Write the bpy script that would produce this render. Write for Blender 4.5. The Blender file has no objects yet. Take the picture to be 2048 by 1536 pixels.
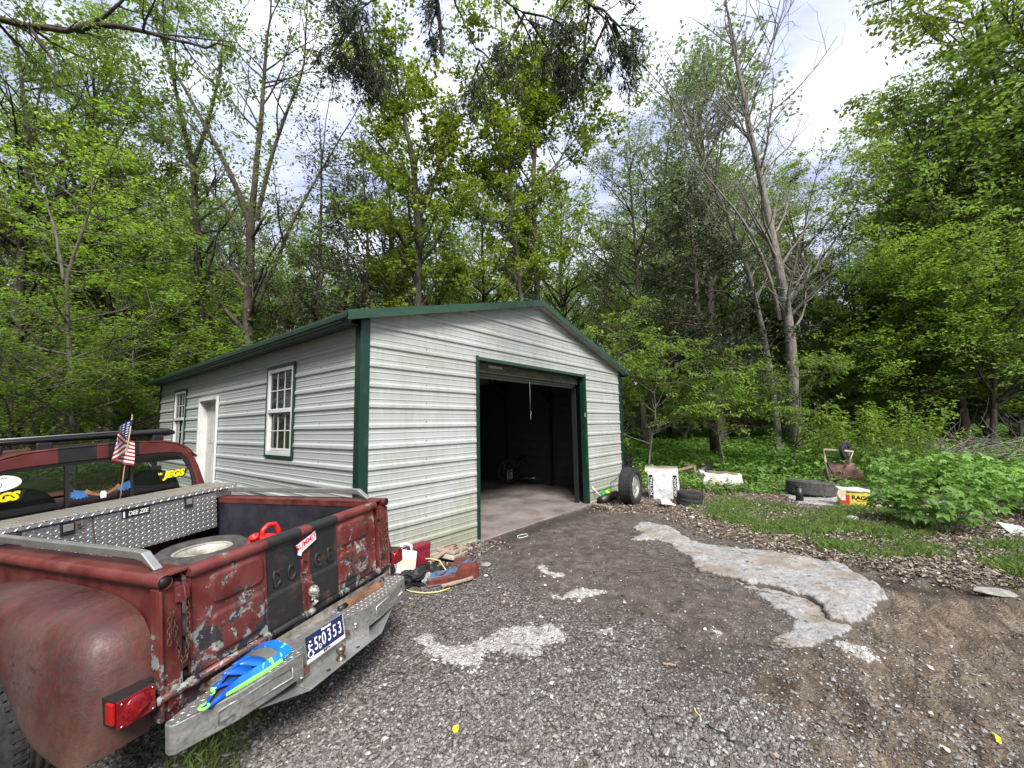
import bpy, bmesh, math, random
import numpy as np
from mathutils import Vector, Matrix, noise
PI = math.pi
scn = bpy.context.scene
col = scn.collection
# ------------------------------------------------------------------ camera
CAM = np.array([-2.4263, -4.0534, 1.5858]); YAW, PIT, ROL, FPX = 0.8944, 0.1001, -0.0181, 818.72
FW = np.array([math.sin(YAW)*math.cos(PIT), math.cos(YAW)*math.cos(PIT), math.sin(PIT)])
_rt = np.array([math.cos(YAW), -math.sin(YAW), 0.0]); _up = np.cross(_rt, FW)
RT = _rt*math.cos(ROL)+_up*math.sin(ROL); UP = -_rt*math.sin(ROL)+_up*math.cos(ROL)
cd = bpy.data.cameras.new('camera'); cam = bpy.data.objects.new('camera', cd); col.objects.link(cam)
M = Matrix.Identity(4)
for i in range(3):
    M[i][0] = RT[i]; M[i][1] = UP[i]; M[i][2] = -FW[i]; M[i][3] = CAM[i]
cam.matrix_world = M
cd.sensor_width = 36; cd.lens = 36*FPX/2048; cd.clip_start = 0.05; cd.clip_end = 600
scn.camera = cam
# ------------------------------------------------------------------ world, sun, exposure
w = bpy.data.worlds.new('World'); scn.world = w; w.use_nodes = True
nt = w.node_tree; N = nt.nodes; L = nt.links; N.clear()
SUN_EL, SUN_ROT = math.radians(46), math.radians(215)
out = N.new('ShaderNodeOutputWorld'); bg = N.new('ShaderNodeBackground'); bg2 = N.new('ShaderNodeBackground')
sky = N.new('ShaderNodeTexSky'); sky.sky_type = 'NISHITA'; sky.sun_disc = False
sky.sun_elevation = SUN_EL; sky.sun_rotation = SUN_ROT; sky.air_density = 1.2; sky.dust_density = 3
L.new(sky.outputs[0], bg.inputs[0]); bg.inputs[1].default_value = 0.13
tc = N.new('ShaderNodeTexCoord'); sep = N.new('ShaderNodeSeparateXYZ'); L.new(tc.outputs['Generated'], sep.inputs[0])
# overcast dome: zenith three times the horizon, with soft cloud streaks
mr = N.new('ShaderNodeMapRange'); mr.inputs[1].default_value = 0; mr.inputs[2].default_value = 1
mr.inputs[3].default_value = 0.46; mr.inputs[4].default_value = 1.12
L.new(sep.outputs[2], mr.inputs[0])
mp = N.new('ShaderNodeMapping'); mp.inputs['Scale'].default_value = (1.0, 1.6, 3.2); mp.inputs['Rotation'].default_value = (0.2, 0.5, 0.9)
L.new(tc.outputs['Generated'], mp.inputs[0])
no = N.new('ShaderNodeTexNoise'); no.inputs['Scale'].default_value = 2.6; no.inputs['Detail'].default_value = 6; no.inputs['Roughness'].default_value = 0.55
no.inputs['Distortion'].default_value = 0.5
L.new(mp.outputs[0], no.inputs[0])
cr = N.new('ShaderNodeValToRGB'); L.new(no.outputs[0], cr.inputs[0])
cr.color_ramp.elements[0].position = 0.38; cr.color_ramp.elements[0].color = (0.44, 0.49, 0.70, 1)
cr.color_ramp.elements[1].position = 0.62; cr.color_ramp.elements[1].color = (0.86, 0.88, 0.95, 1)
L.new(cr.outputs[0], bg2.inputs[0]); L.new(mr.outputs[0], bg2.inputs[1])
mx = N.new('ShaderNodeMixShader'); mx.inputs[0].default_value = 0.88
L.new(bg.outputs[0], mx.inputs[1]); L.new(bg2.outputs[0], mx.inputs[2]); L.new(mx.outputs[0], out.inputs[0])
sd = bpy.data.lights.new('sun', 'SUN'); sd.energy = 3.8; sd.angle = math.radians(22); sd.color = (1, 0.96, 0.9)
so = bpy.data.objects.new('sun', sd); col.objects.link(so)
_az = SUN_ROT   # nishita rotation: measured from +Y clockwise
sdir = Vector((math.sin(_az)*math.cos(SUN_EL), math.cos(_az)*math.cos(SUN_EL), math.sin(SUN_EL)))
so.rotation_euler = sdir.to_track_quat('Z', 'Y').to_euler(); so.location = (-3, -6, 20)
scn.view_settings.view_transform = 'Standard'; scn.view_settings.look = 'None'; scn.view_settings.gamma = 1
scn.view_settings.use_curve_mapping = False
scn.view_settings.exposure = 1.0
scn.cycles.max_bounces = 6; scn.cycles.transparent_max_bounces = 12; scn.cycles.diffuse_bounces = 4

# ------------------------------------------------------------------ helpers
def ray(u, v): return FW + RT*((u-1024)/FPX) - UP*((v-768)/FPX)
def atd(u, v, d): return CAM + ray(u, v)*d            # a point of the place, d metres along the view axis
def smooth(x): x = np.clip(x, 0, 1); return x*x*(3-2*x)
def ground_z(x, y):
    x = np.asarray(x, float); y = np.asarray(y, float)
    low = -0.36*smooth((1.6-x)/6.5)
    d = np.hypot(x+2.4, y+4)
    rise = 0.07*np.clip(d-11.0, 0, None); rise = 1.5*(1-np.exp(-rise/1.5))
    return low + rise
def gz(x, y): return float(ground_z(x, y))
def at_ground(u, v):
    d = ray(u, v); t = 0.5
    for i in range(4000):
        P = CAM+d*t
        h = P[2]-gz(P[0], P[1])
        if h < 0.002: break
        t += max(0.002, h*0.35)
        if t > 90: break
    return P
class Frame:
    def __init__(s, M): s.M = M
WORLD = Matrix.Identity(4)
BASE = {}
def setp(o, label=None, cat=None, group=None, kind=None):
    if label: o['label'] = label
    if cat: o['category'] = cat
    if group: o['group'] = group
    if kind: o['kind'] = kind
    return o
def thing(name, label, cat, base=(0, 0, 0), group=None, frame=WORLD):
    o = bpy.data.objects.new(name, None); col.objects.link(o); o.empty_display_size = 0.1
    o.matrix_world = frame @ Matrix.Translation(Vector([float(c) for c in base])); BASE[o.name] = tuple(float(c) for c in base)
    return setp(o, label, cat, group)
def link_mesh(name, me, mats, parent=None, base=None, frame=WORLD):
    o = bpy.data.objects.new(name, me)
    for m in (mats if isinstance(mats, (list, tuple)) else [mats]): me.materials.append(m)
    col.objects.link(o)
    b = Vector((0, 0, 0))
    if parent is not None:
        b = Vector(BASE[parent.name]); o.parent = parent
        BASE[o.name] = BASE[parent.name]
    elif base is not None:
        b = Vector([float(c) for c in base]); o.matrix_world = frame @ Matrix.Translation(b); BASE[o.name] = tuple(b)
    else:
        o.matrix_world = frame.copy(); BASE[o.name] = (0, 0, 0)
    if b.length: me.transform(Matrix.Translation(-b))
    return o
def rotm(e=(0, 0, 0)):
    from mathutils import Euler
    return Euler(e).to_matrix()
class MB:
    def __init__(s): s.v = []; s.f = []; s.m = []; s.sm = []; s.cur = 0; s.smooth = False
    def add(s, V, F, T=None):
        o = len(s.v)
        for p in V:
            p = Vector(p)
            if T is not None: p = T @ p
            s.v.append(tuple(p))
        for f in F: s.f.append([i+o for i in f]); s.m.append(s.cur); s.sm.append(s.smooth)
        return s
    def box(s, a, b, T=None):
        x0, y0, z0 = a; x1, y1, z1 = b
        V = [(x0,y0,z0),(x1,y0,z0),(x1,y1,z0),(x0,y1,z0),(x0,y0,z1),(x1,y0,z1),(x1,y1,z1),(x0,y1,z1)]
        return s.add(V, [(0,3,2,1),(4,5,6,7),(0,1,5,4),(1,2,6,5),(2,3,7,6),(3,0,4,7)], T)
    def rbox(s, a, b, r, T=None, ax=2, n=3):
        """box with its edges along axis ax rounded"""
        o = [i for i in range(3) if i != ax]; P = []
        for (sx, sy, a0) in ((1,1,0),(0,1,90),(0,0,180),(1,0,270)):
            for k in range(n+1):
                t = math.radians(a0+90*k/n)
                P.append(((b[o[0]]-r if sx else a[o[0]]+r)+r*math.cos(t), (b[o[1]]-r if sy else a[o[1]]+r)+r*math.sin(t)))
        def mk(p, h):
            q = [0, 0, 0]; q[o[0]] = p[0]; q[o[1]] = p[1]; q[ax] = h; return q
        V = [mk(p, a[ax]) for p in P]+[mk(p, b[ax]) for p in P]; m = len(P)
        F = [(i, (i+1) % m, m+(i+1) % m, m+i) for i in range(m)]+[tuple(range(m-1, -1, -1)), tuple(range(m, 2*m))]
        if ax == 1: F = [tuple(reversed(f)) for f in F]
        return s.add(V, F, T)
    def tube(s, P, R, n=8, cap=True, T=None, close=False):
        P = [Vector([float(c) for c in p]) for p in P]; K = len(P)
        if not hasattr(R, '__len__'): R = [R]*K
        V = []; F = []; pv = None
        for i, p in enumerate(P):
            if close: d = P[(i+1) % K]-P[i-1]
            else: d = P[min(i+1, K-1)]-P[max(i-1, 0)]
            d = d.normalized() if d.length > 1e-9 else Vector((0,0,1))
            if pv is None:
                a = d.orthogonal().normalized()
            else:
                a = (pv-d*pv.dot(d)); a = a.normalized() if a.length > 1e-6 else d.orthogonal().normalized()
            pv = a; b = d.cross(a)
            for k in range(n):
                t = 2*PI*k/n; V.append(p+(a*math.cos(t)+b*math.sin(t))*R[i])
        m = K if close else K-1
        for i in range(m):
            j = (i+1) % K
            for k in range(n): F.append((i*n+k, i*n+(k+1) % n, j*n+(k+1) % n, j*n+k))
        if cap and not close: F.append(tuple(range(n-1, -1, -1))); F.append(tuple(range((K-1)*n, K*n)))
        return s.add(V, F, T)
    def cyl(s, p, q, r, n=16, r2=None, T=None): return s.tube([p, q], [r, r if r2 is None else r2], n, True, T)
    def lathe(s, prof, n=24, T=None, cap=False):
        """prof: (r, z) pairs round the z axis"""
        V = [(r*math.cos(2*PI*k/n), r*math.sin(2*PI*k/n), z) for r, z in prof for k in range(n)]
        F = [(i*n+k, i*n+(k+1) % n, (i+1)*n+(k+1) % n, (i+1)*n+k) for i in range(len(prof)-1) for k in range(n)]
        if cap: F += [tuple(range(n-1, -1, -1)), tuple(range((len(prof)-1)*n, len(prof)*n))]
        return s.add(V, F, T)
    def prism(s, P, y0, y1, T=None):
        """polygon in x,z pushed along y"""
        n = len(P); V = [(p[0], y0, p[1]) for p in P]+[(p[0], y1, p[1]) for p in P]
        F = [tuple(range(n)), tuple(range(2*n-1, n-1, -1))]+[(i, n+i, n+(i+1) % n, (i+1) % n) for i in range(n)]
        return s.add(V, F, T)
    def loft(s, rings, close=True, T=None, caps=False):
        n = len(rings[0]); V = [p for r in rings for p in r]; F = []
        for i in range(len(rings)-1):
            for k in range(n if close else n-1):
                F.append((i*n+k, i*n+(k+1) % n, (i+1)*n+(k+1) % n, (i+1)*n+k))
        if caps: F += [tuple(range(n-1, -1, -1)), tuple(range((len(rings)-1)*n, len(rings)*n))]
        return s.add(V, F, T)
    def build(s, name, mats, parent=None, base=None, frame=WORLD, bevel=0, seg=2, sub=0, fix=True, auto=None):
        me = bpy.data.meshes.new(name); me.from_pydata(s.v, [], s.f)
        me.polygons.foreach_set('material_index', s.m); me.polygons.foreach_set('use_smooth', s.sm)
        if fix:
            bm = bmesh.new(); bm.from_mesh(me); bmesh.ops.recalc_face_normals(bm, faces=bm.faces); bm.to_mesh(me); bm.free()
        o = link_mesh(name, me, mats, parent, base, frame)
        if auto: shade_auto(o, auto)
        if bevel:
            md = o.modifiers.new('bevel', 'BEVEL'); md.width = bevel; md.segments = seg; md.limit_method = 'ANGLE'; md.angle_limit = 0.6
        if sub:
            md = o.modifiers.new('sub', 'SUBSURF'); md.levels = sub; md.render_levels = sub
        return o
def shade_auto(o, ang=40):
    me = o.data; me.polygons.foreach_set('use_smooth', [True]*len(me.polygons))
    bm = bmesh.new(); bm.from_mesh(me); a = math.radians(ang)
    for e in bm.edges:
        if len(e.link_faces) == 2 and e.calc_face_angle(0) > a: e.smooth = False
    bm.to_mesh(me); bm.free()
def np_mesh(name, V, F, attr=None, smooth=False):
    V = np.asarray(V, np.float32).reshape(-1, 3); F = np.asarray(F, np.int32)
    me = bpy.data.meshes.new(name); n, k = F.shape
    me.vertices.add(len(V)); me.vertices.foreach_set('co', V.ravel())
    me.loops.add(n*k); me.loops.foreach_set('vertex_index', F.ravel())
    me.polygons.add(n); me.polygons.foreach_set('loop_start', np.arange(0, n*k, k, dtype=np.int32))
    try: me.polygons.foreach_set('loop_total', np.full(n, k, np.int32))
    except Exception: pass
    me.polygons.foreach_set('use_smooth', np.full(n, smooth))
    if attr is not None:
        for nm, (dom, arr) in attr.items():
            a = me.attributes.new(nm, 'FLOAT', dom); a.data.foreach_set('value', np.asarray(arr, np.float32))
    me.update(calc_edges=True)
    return me
def text_mesh(s, size, depth=0.0, align='CENTER', bold=0.0, shear=0.0, sx=1.0, bev=0.0):
    cu = bpy.data.curves.new('t', 'FONT'); cu.body = s; cu.size = size; cu.extrude = depth; cu.align_x = align; cu.align_y = 'CENTER'
    cu.offset = bold; cu.shear = shear; cu.resolution_u = 3; cu.bevel_depth = bev; cu.bevel_resolution = 1
    o = bpy.data.objects.new('t', cu); col.objects.link(o)
    dg = bpy.context.evaluated_depsgraph_get(); me = bpy.data.meshes.new_from_object(o.evaluated_get(dg))
    bpy.data.objects.remove(o); bpy.data.curves.remove(cu)
    if sx != 1: me.transform(Matrix.Diagonal((sx, 1, 1, 1)))
    return me
def text(name, s, size, T, mat, parent=None, depth=0.0, bold=0.0, shear=0.0, sx=1.0, base=None, frame=WORLD):
    me = text_mesh(s, size, depth, bold=bold, shear=shear, sx=sx); me.transform(T)
    return link_mesh(name, me, mat, parent, base, frame)
def face_T(loc, nrm_y=-1, rz=0.0, tilt=0.0):
    """text upright facing -y (in its frame) at loc"""
    return Matrix.Translation(Vector(loc)) @ Matrix.Rotation(rz, 4, 'Z') @ Matrix.Rotation(PI/2, 4, 'X') @ Matrix.Rotation(tilt, 4, 'Z')

# ------------------------------------------------------------------ materials
class Mat:
    def __init__(s, name, rough=0.6, metal=0.0, spec=0.5):
        s.m = bpy.data.materials.new(name); s.m.use_nodes = True; s.nt = s.m.node_tree; s.N = s.nt.nodes; s.L = s.nt.links
        s.b = s.N['Principled BSDF']; s.b.inputs['Roughness'].default_value = rough; s.b.inputs['Metallic'].default_value = metal
        s.b.inputs['Specular IOR Level'].default_value = spec
        s._tc = None
    def n(s, t, **k):
        x = s.N.new(t)
        for a, v in k.items(): setattr(x, a, v)
        return x
    def tc(s, out='Object'):
        if s._tc is None: s._tc = s.n('ShaderNodeTexCoord')
        return s._tc.outputs[out]
    def mapped(s, scale=(1,1,1), rot=(0,0,0), loc=(0,0,0), out='Object'):
        m = s.n('ShaderNodeMapping'); m.inputs['Scale'].default_value = scale; m.inputs['Rotation'].default_value = rot; m.inputs['Location'].default_value = loc
        s.L.new(s.tc(out), m.inputs[0]); return m.outputs[0]
    def noise(s, scale, detail=4, rough=0.5, vec=None, dist=0.0, out=0):
        x = s.n('ShaderNodeTexNoise'); x.inputs['Scale'].default_value = scale; x.inputs['Detail'].default_value = detail
        x.inputs['Roughness'].default_value = rough; x.inputs['Distortion'].default_value = dist
        s.L.new(vec if vec is not None else s.tc(), x.inputs['Vector']); return x.outputs[out]
    def voro(s, scale, vec=None, feature='F1', out='Distance', rnd=1.0):
        x = s.n('ShaderNodeTexVoronoi', feature=feature); x.inputs['Scale'].default_value = scale; x.inputs['Randomness'].default_value = rnd
        s.L.new(vec if vec is not None else s.tc(), x.inputs['Vector']); return x.outputs[out]
    def ramp(s, fac, stops, interp='LINEAR'):
        r = s.n('ShaderNodeValToRGB'); r.color_ramp.interpolation = interp
        e = r.color_ramp.elements
        while len(e) > 1: e.remove(e[-1])
        for i, (p, c) in enumerate(stops):
            if not hasattr(c, '__len__'): c = (c, c, c)
            q = e[0] if i == 0 else e.new(p); q.position = p; q.color = (*c, 1)
        s.L.new(fac, r.inputs[0]); return r.outputs[0]
    def math(s, op, a, b=0.0, clamp=False):
        x = s.n('ShaderNodeMath', operation=op, use_clamp=clamp)
        for i, q in enumerate((a, b)):
            if hasattr(q, 'links') or hasattr(q, 'is_output'): s.L.new(q, x.inputs[i])
            else: x.inputs[i].default_value = q
        return x.outputs[0]
    def mix(s, fac, a, b, blend='MIX'):
        x = s.n('ShaderNodeMix', data_type='RGBA', blend_type=blend)
        for sock, q in ((x.inputs[0], fac), (x.inputs[6], a), (x.inputs[7], b)):
            if hasattr(q, 'is_output'): s.L.new(q, sock)
            else:
                if hasattr(q, '__len__') and len(q) == 3: q = (*q, 1)
                sock.default_value = q
        return x.outputs[2]
    def thr(s, v, lo, hi):
        x = s.n('ShaderNodeMapRange'); x.inputs[1].default_value = lo; x.inputs[2].default_value = hi; s.L.new(v, x.inputs[0]); return x.outputs[0]
    def attr(s, name, out='Fac'):
        x = s.n('ShaderNodeAttribute'); x.attribute_name = name; return x.outputs[out]
    def xyz(s, out='Object'):
        x = s.n('ShaderNodeSeparateXYZ'); s.L.new(s.tc(out), x.inputs[0]); return x.outputs
    def color(s, c):
        if hasattr(c, 'is_output'): s.L.new(c, s.b.inputs['Base Color'])
        else: s.b.inputs['Base Color'].default_value = (*c, 1)
        return s
    def rough(s, c): s.L.new(c, s.b.inputs['Roughness']); return s
    def metal(s, c): s.L.new(c, s.b.inputs['Metallic']); return s
    def bump(s, h, strength=0.3, dist=0.01):
        b = s.n('ShaderNodeBump'); b.inputs['Strength'].default_value = strength; b.inputs['Distance'].default_value = dist
        s.L.new(h, b.inputs['Height']); s.L.new(b.outputs[0], s.b.inputs['Normal']); return s
def plain(name, c, rough=0.6, metal=0.0, var=0.12, scale=9, bump=0.0, spec=0.5):
    m = Mat(name, rough, metal, spec)
    n = m.noise(scale, 5, 0.6)
    lo = tuple(x*(1-var*1.6) for x in c); hi = tuple(min(1, x*(1+var)) for x in c)
    m.color(m.ramp(n, [(0.3, lo), (0.7, hi)]))
    if bump: m.bump(m.noise(scale*6, 4), bump, 0.004)
    return m.m
def dirty(name, c, dirt, rough=0.6, metal=0.0, amt=0.5, scale=3, bump=0.15):
    m = Mat(name, rough, metal); n = m.noise(scale, 8, 0.65); f = m.noise(scale*14, 3)
    k = m.thr(m.math('ADD', n, m.math('MULTIPLY', f, 0.3)), 0.85-amt*0.5, 1.02-amt*0.3)
    m.color(m.mix(k, c, dirt)); m.bump(f, bump, 0.003); return m.m
# ------------------------------------------------------------------ ground
def gpoly(pts): return np.array([at_ground(u, v)[:2] for u, v in pts])
def inpoly(P, x, y):
    c = np.zeros(x.shape, bool); n = len(P)
    for i in range(n):
        x0, y0 = P[i]; x1, y1 = P[i-1]
        m = ((y0 > y) != (y1 > y)) & (x < (x1-x0)*(y-y0)/((y1-y0) if y1 != y0 else 1e-9)+x0); c ^= m
    return c
def polydist(P, x, y):
    """signed distance, positive inside"""
    d = np.full(x.shape, 1e9)
    for i in range(len(P)):
        a = P[i-1]; b = P[i]; ab = b-a; q = ((x-a[0])*ab[0]+(y-a[1])*ab[1])/max(ab@ab, 1e-9); q = np.clip(q, 0, 1)
        d = np.minimum(d, np.hypot(x-a[0]-q*ab[0], y-a[1]-q*ab[1]))
    return np.where(inpoly(P, x, y), d, -d)
def vnoise(x, y, s, seed=0):
    """cheap smooth value noise, numpy"""
    X = x*s+seed*17.3; Y = y*s-seed*9.1; xi = np.floor(X).astype(np.int64); yi = np.floor(Y).astype(np.int64)
    fx = X-xi; fy = Y-yi; fx = fx*fx*(3-2*fx); fy = fy*fy*(3-2*fy)
    def h(a, b):
        n = (a*374761393+b*668265263+seed*974634777) & 0xffffffff; n = ((n ^ (n >> 13))*1274126177) & 0xffffffff
        return ((n ^ (n >> 16)) & 0xffff)/65535.0
    return (h(xi, yi)*(1-fx)+h(xi+1, yi)*fx)*(1-fy)+(h(xi, yi+1)*(1-fx)+h(xi+1, yi+1)*fx)*fy
def fbm(x, y, s, seed=0, o=4):
    r = 0; a = 0.5
    for i in range(o): r = r+a*vnoise(x, y, s*2**i, seed+i); a *= 0.5
    return r/(1-0.5**o)
CRUST = [[(833,1279),(856,1263),(880,1290),(940,1285),(975,1262),(1000,1255),(1080,1258),(1110,1250),(1130,1270),(1160,1290),(1090,1297),(1080,1317),(990,1317),(962,1345),(920,1350),(880,1325),(862,1310)],
         [(1085,1178),(1120,1190),(1160,1176),(1205,1180),(1200,1192),(1160,1196),(1110,1202)],
         [(1100,1150),(1130,1148),(1130,1160),(1105,1160)], [(1098,1228),(1140,1226),(1138,1238),(1100,1238)],
         [(1399,1250),(1430,1252),(1462,1278),(1440,1286),(1405,1268)], [(1170,1262),(1215,1250),(1245,1258),(1230,1278),(1180,1285)],
         [(1075,1132),(1088,1130),(1096,1150),(1080,1152)], [(1660,1290),(1725,1300),(1770,1330),(1740,1335),(1690,1318)],
         [(1560,985),(1600,975),(1700,965),(1780,975),(1810,1000),(1770,1018),(1640,1012),(1590,1005)]]
CRUST = [gpoly(p) for p in CRUST]
SLAB = gpoly([(1263,1080),(1319,1080),(1374,1108),(1399,1142),(1480,1164),(1554,1186),(1622,1204),(1647,1223),(1659,1245),(1700,1252),(1727,1248),(1748,1228),(1757,1216),(1777,1210),(1771,1192),(1746,1173),(1709,1155),(1678,1136),(1610,1124),(1548,1111),(1461,1096),(1399,1087),(1362,1073),(1325,1053),(1288,1046),(1268,1057),(1296,1069)])
SLAB2 = gpoly([(1440,1140),(1560,1170),(1660,1200),(1715,1235),(1700,1262),(1672,1285),(1630,1296),(1566,1303),(1545,1285),(1572,1268),(1590,1240)])
DIRT = gpoly([(985,1082),(1100,1042),(1190,1012),(1290,1030),(1370,1060),(1410,1090),(1300,1060),(1262,1085),(1380,1120),(1400,1160),(1500,1190),(1600,1240),(1560,1300),(1500,1330),(1400,1340),(1360,1300),(1300,1240),(1200,1220),(1100,1200),(1030,1150),(990,1120)])
PUD = gpoly([(1330,1300),(1400,1280),(1500,1300),(1510,1330),(1440,1360),(1350,1345)])
MUD = gpoly([(1560,1140),(1700,1130),(1800,1160),(2048,1180),(2300,1200),(2500,1500),(2300,1900),(1700,1700),(1640,1536),(1560,1430),(1500,1390),(1560,1330),(1700,1290),(1785,1215),(1750,1170)])
DARKB = gpoly([(1420,1085),(1560,1120),(1640,1135),(1720,1150),(1860,1168),(1960,1180),(1960,1196),(1830,1186),(1760,1176),(1640,1130),(1540,1118)])
LITTER = gpoly([(1178,1008),(1245,985),(1330,985),(1420,960),(1520,960),(1600,950),(1750,945),(1950,1000),(2100,1030),(2300,1100),(2300,1180),(2048,1170),(1900,1165),(1760,1150),(1640,1125),(1500,1095),(1400,1070),(1300,1035),(1200,1022)])
GRASS = [gpoly([(1385,1010),(1450,998),(1560,1010),(1660,1040),(1760,1070),(1880,1100),(1840,1115),(1720,1110),(1600,1090),(1500,1060),(1420,1040)]), gpoly([(1960,1100),(2048,1070),(2300,1090),(2300,1180),(2048,1175),(1980,1140)]),
         gpoly([(1560,1040),(1700,1010),(1900,1060),(1800,1080),(1700,1100)]), gpoly([(300,1536),(420,1440),(520,1420),(480,1500),(420,1620),(250,1700)])]
xs = np.concatenate([np.linspace(-120, -12, 30)[:-1], np.linspace(-12, -3.2, 40)[:-1], np.arange(-3.2, 9.6, 0.055), np.linspace(9.6, 30, 110)[1:], np.linspace(30, 180, 40)[1:]])
ys = np.concatenate([np.linspace(-160, -9, 35)[:-1], np.linspace(-9, -5.6, 22)[:-1], np.arange(-5.6, 0.4, 0.055), np.linspace(0.4, 30, 140)[1:], np.linspace(30, 180, 40)[1:]])
GX, GY = np.meshgrid(xs, ys); X = GX.ravel(); Y = GY.ravel()
def mask(P, soft, x, y, jag=0.12):
    return smooth(0.5+(polydist(P, x, y)+(fbm(x, y, 5, 3)-0.5)*jag*2)/soft)
near = (X > -5) & (X < 14) & (Y < 3) & (Y > -8)
def nm(P, soft, jag=0.12, x=X, y=Y):
    r = np.zeros(x.shape); b0 = P.min(0)-1; b1 = P.max(0)+1
    k = (x > b0[0]) & (x < b1[0]) & (y > b0[1]) & (y < b1[1]); r[k] = mask(P, soft, x[k], y[k], jag); return r
crust = np.zeros(X.shape)
for i_, P in enumerate(CRUST): crust = np.maximum(crust, nm(P, 0.10, 0.10)*(1.5 if i_ == 8 else 1.0))

dirt = np.maximum(nm(DIRT, 0.6, 0.35)*0.9, nm(PUD, 0.4, 0.2)); mud = nm(MUD, 0.7, 0.3); dark = np.maximum(nm(DARKB, 0.25, 0.15), nm(PUD, 0.5, 0.2)*0.6)
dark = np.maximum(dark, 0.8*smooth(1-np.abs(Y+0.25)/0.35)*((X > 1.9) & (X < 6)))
litter = np.maximum(nm(LITTER, 0.5, 0.3), smooth((X-6.2)/1.2)*smooth((Y+3.9)/1.5)*0.6)
forest = np.maximum(smooth((np.hypot(X+2.4, Y+4)-11.5)/2.5), smooth((-X-3.5)/2))
forest = np.where((Y < 9) & (X < -0.2) & (X > -4), np.minimum(forest, smooth((Y-8)/2)), forest)
grass = np.zeros(X.shape)
for P in GRASS: grass = np.maximum(grass, nm(P, 0.35, 0.25))
Zg = ground_z(X, Y)
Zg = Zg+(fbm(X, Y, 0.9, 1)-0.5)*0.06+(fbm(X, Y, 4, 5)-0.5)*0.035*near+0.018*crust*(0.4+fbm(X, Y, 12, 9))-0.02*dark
rut = (fbm(X*0.35+Y*0.1, Y*2.2-X*0.9, 1.6, 4)-0.5)*0.09*mud; Zg = Zg+rut+(fbm(X, Y, 14, 8)-0.5)*0.02*mud
Zg = np.where((X > 0.02) & (X < 6.66) & (Y > 0.02) & (Y < 8.95), Zg-0.15, Zg)
nx_, ny_ = len(xs), len(ys); I = (np.arange(ny_-1)[:, None]*nx_+np.arange(nx_-1)[None]).ravel()
F = np.stack([I, I+1, I+nx_+1, I+nx_], 1)
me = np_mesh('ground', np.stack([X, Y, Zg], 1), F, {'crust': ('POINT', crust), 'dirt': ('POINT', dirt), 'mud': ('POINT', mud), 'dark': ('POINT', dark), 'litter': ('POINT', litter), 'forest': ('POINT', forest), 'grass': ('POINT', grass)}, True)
from mathutils.interpolate import poly_3d_calc
def zsurf(x, y):
    """height of the bumpy ground mesh (bilinear)"""
    x = np.asarray(x, float); y = np.asarray(y, float)
    Z = Zg.reshape(ny_, nx_); i = np.clip(np.searchsorted(xs, x)-1, 0, nx_-2); j = np.clip(np.searchsorted(ys, y)-1, 0, ny_-2)
    fx = (x-xs[i])/(xs[i+1]-xs[i]); fy = (y-ys[j])/(ys[j+1]-ys[j])
    return (Z[j, i]*(1-fx)+Z[j, i+1]*fx)*(1-fy)+(Z[j+1, i]*(1-fx)+Z[j+1, i+1]*fx)*fy
def zs(x, y): return float(zsurf(np.array([x]), np.array([y]))[0])
def gp(u, v, dz=0.0):
    P = at_ground(u, v); return (float(P[0]), float(P[1]), zs(P[0], P[1])+dz)
m = Mat('ground_soil', 0.95, 0, 0.25)
fine = m.noise(70, 5, 0.7); mid = m.noise(7, 6, 0.65); big = m.noise(1.1, 5, 0.6)
vc = m.voro(48, out='Color'); vs = m.n('ShaderNodeSeparateColor'); m.L.new(vc, vs.inputs[0])
vd = m.voro(48)
stone = m.ramp(vs.outputs[0], [(0, (0.07, 0.06, 0.053)), (0.45, (0.135, 0.123, 0.112)), (0.8, (0.20, 0.193, 0.187)), (1, (0.29, 0.288, 0.285))])
gravel = m.mix(m.thr(vd, 0.35, 0.75), stone, (0.055, 0.042, 0.034))
soil = m.ramp(m.math('ADD', m.math('MULTIPLY', mid, 0.45), m.math('MULTIPLY', fine, 0.55)), [(0.34, (0.030, 0.024, 0.020)), (0.5, (0.088, 0.072, 0.060)), (0.64, (0.20, 0.175, 0.152))])
gk = m.thr(m.math('ADD', m.math('ADD', m.math('MULTIPLY', mid, 1.0), m.math('MULTIPLY', fine, 0.5)), m.math('MULTIPLY', m.attr('dirt'), 0.55)), 0.80, 1.12)
c = m.mix(gk, gravel, soil)
streak = m.noise(3.0, 6, 0.6, m.mapped((1.0, 3.2, 1.0), (0, 0, -0.35)), 0.8)
mudc = m.ramp(streak, [(0.33, (0.05, 0.037, 0.027)), (0.5, (0.125, 0.095, 0.068)), (0.68, (0.235, 0.19, 0.14))])
mudc = m.mix(m.thr(fine, 0.55, 0.75), mudc, (0.09, 0.065, 0.045))
c = m.mix(m.thr(m.math('ADD', m.attr('mud'), m.math('MULTIPLY', mid, 0.6)), 0.55, 0.95), c, mudc)
lit = m.voro(16, m.mapped((1, 1.7, 1), (0, 0, 0.6)), out='Color'); lsep = m.n('ShaderNodeSeparateColor'); m.L.new(lit, lsep.inputs[0])
litc = m.ramp(lsep.outputs[1], [(0, (0.05, 0.038, 0.028)), (0.5, (0.12, 0.092, 0.07)), (1, (0.24, 0.195, 0.155))])
c = m.mix(m.thr(m.math('ADD', m.attr('litter'), m.math('MULTIPLY', mid, 0.5)), 0.55, 0.9), c, litc)
c = m.mix(m.thr(m.math('ADD', m.attr('grass'), m.math('MULTIPLY', mid, 0.9)), 0.85, 1.5), c, (0.065, 0.085, 0.03))
fc = m.ramp(mid, [(0.35, (0.03, 0.045, 0.014)), (0.55, (0.06, 0.10, 0.028)), (0.75, (0.09, 0.08, 0.045))])
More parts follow.
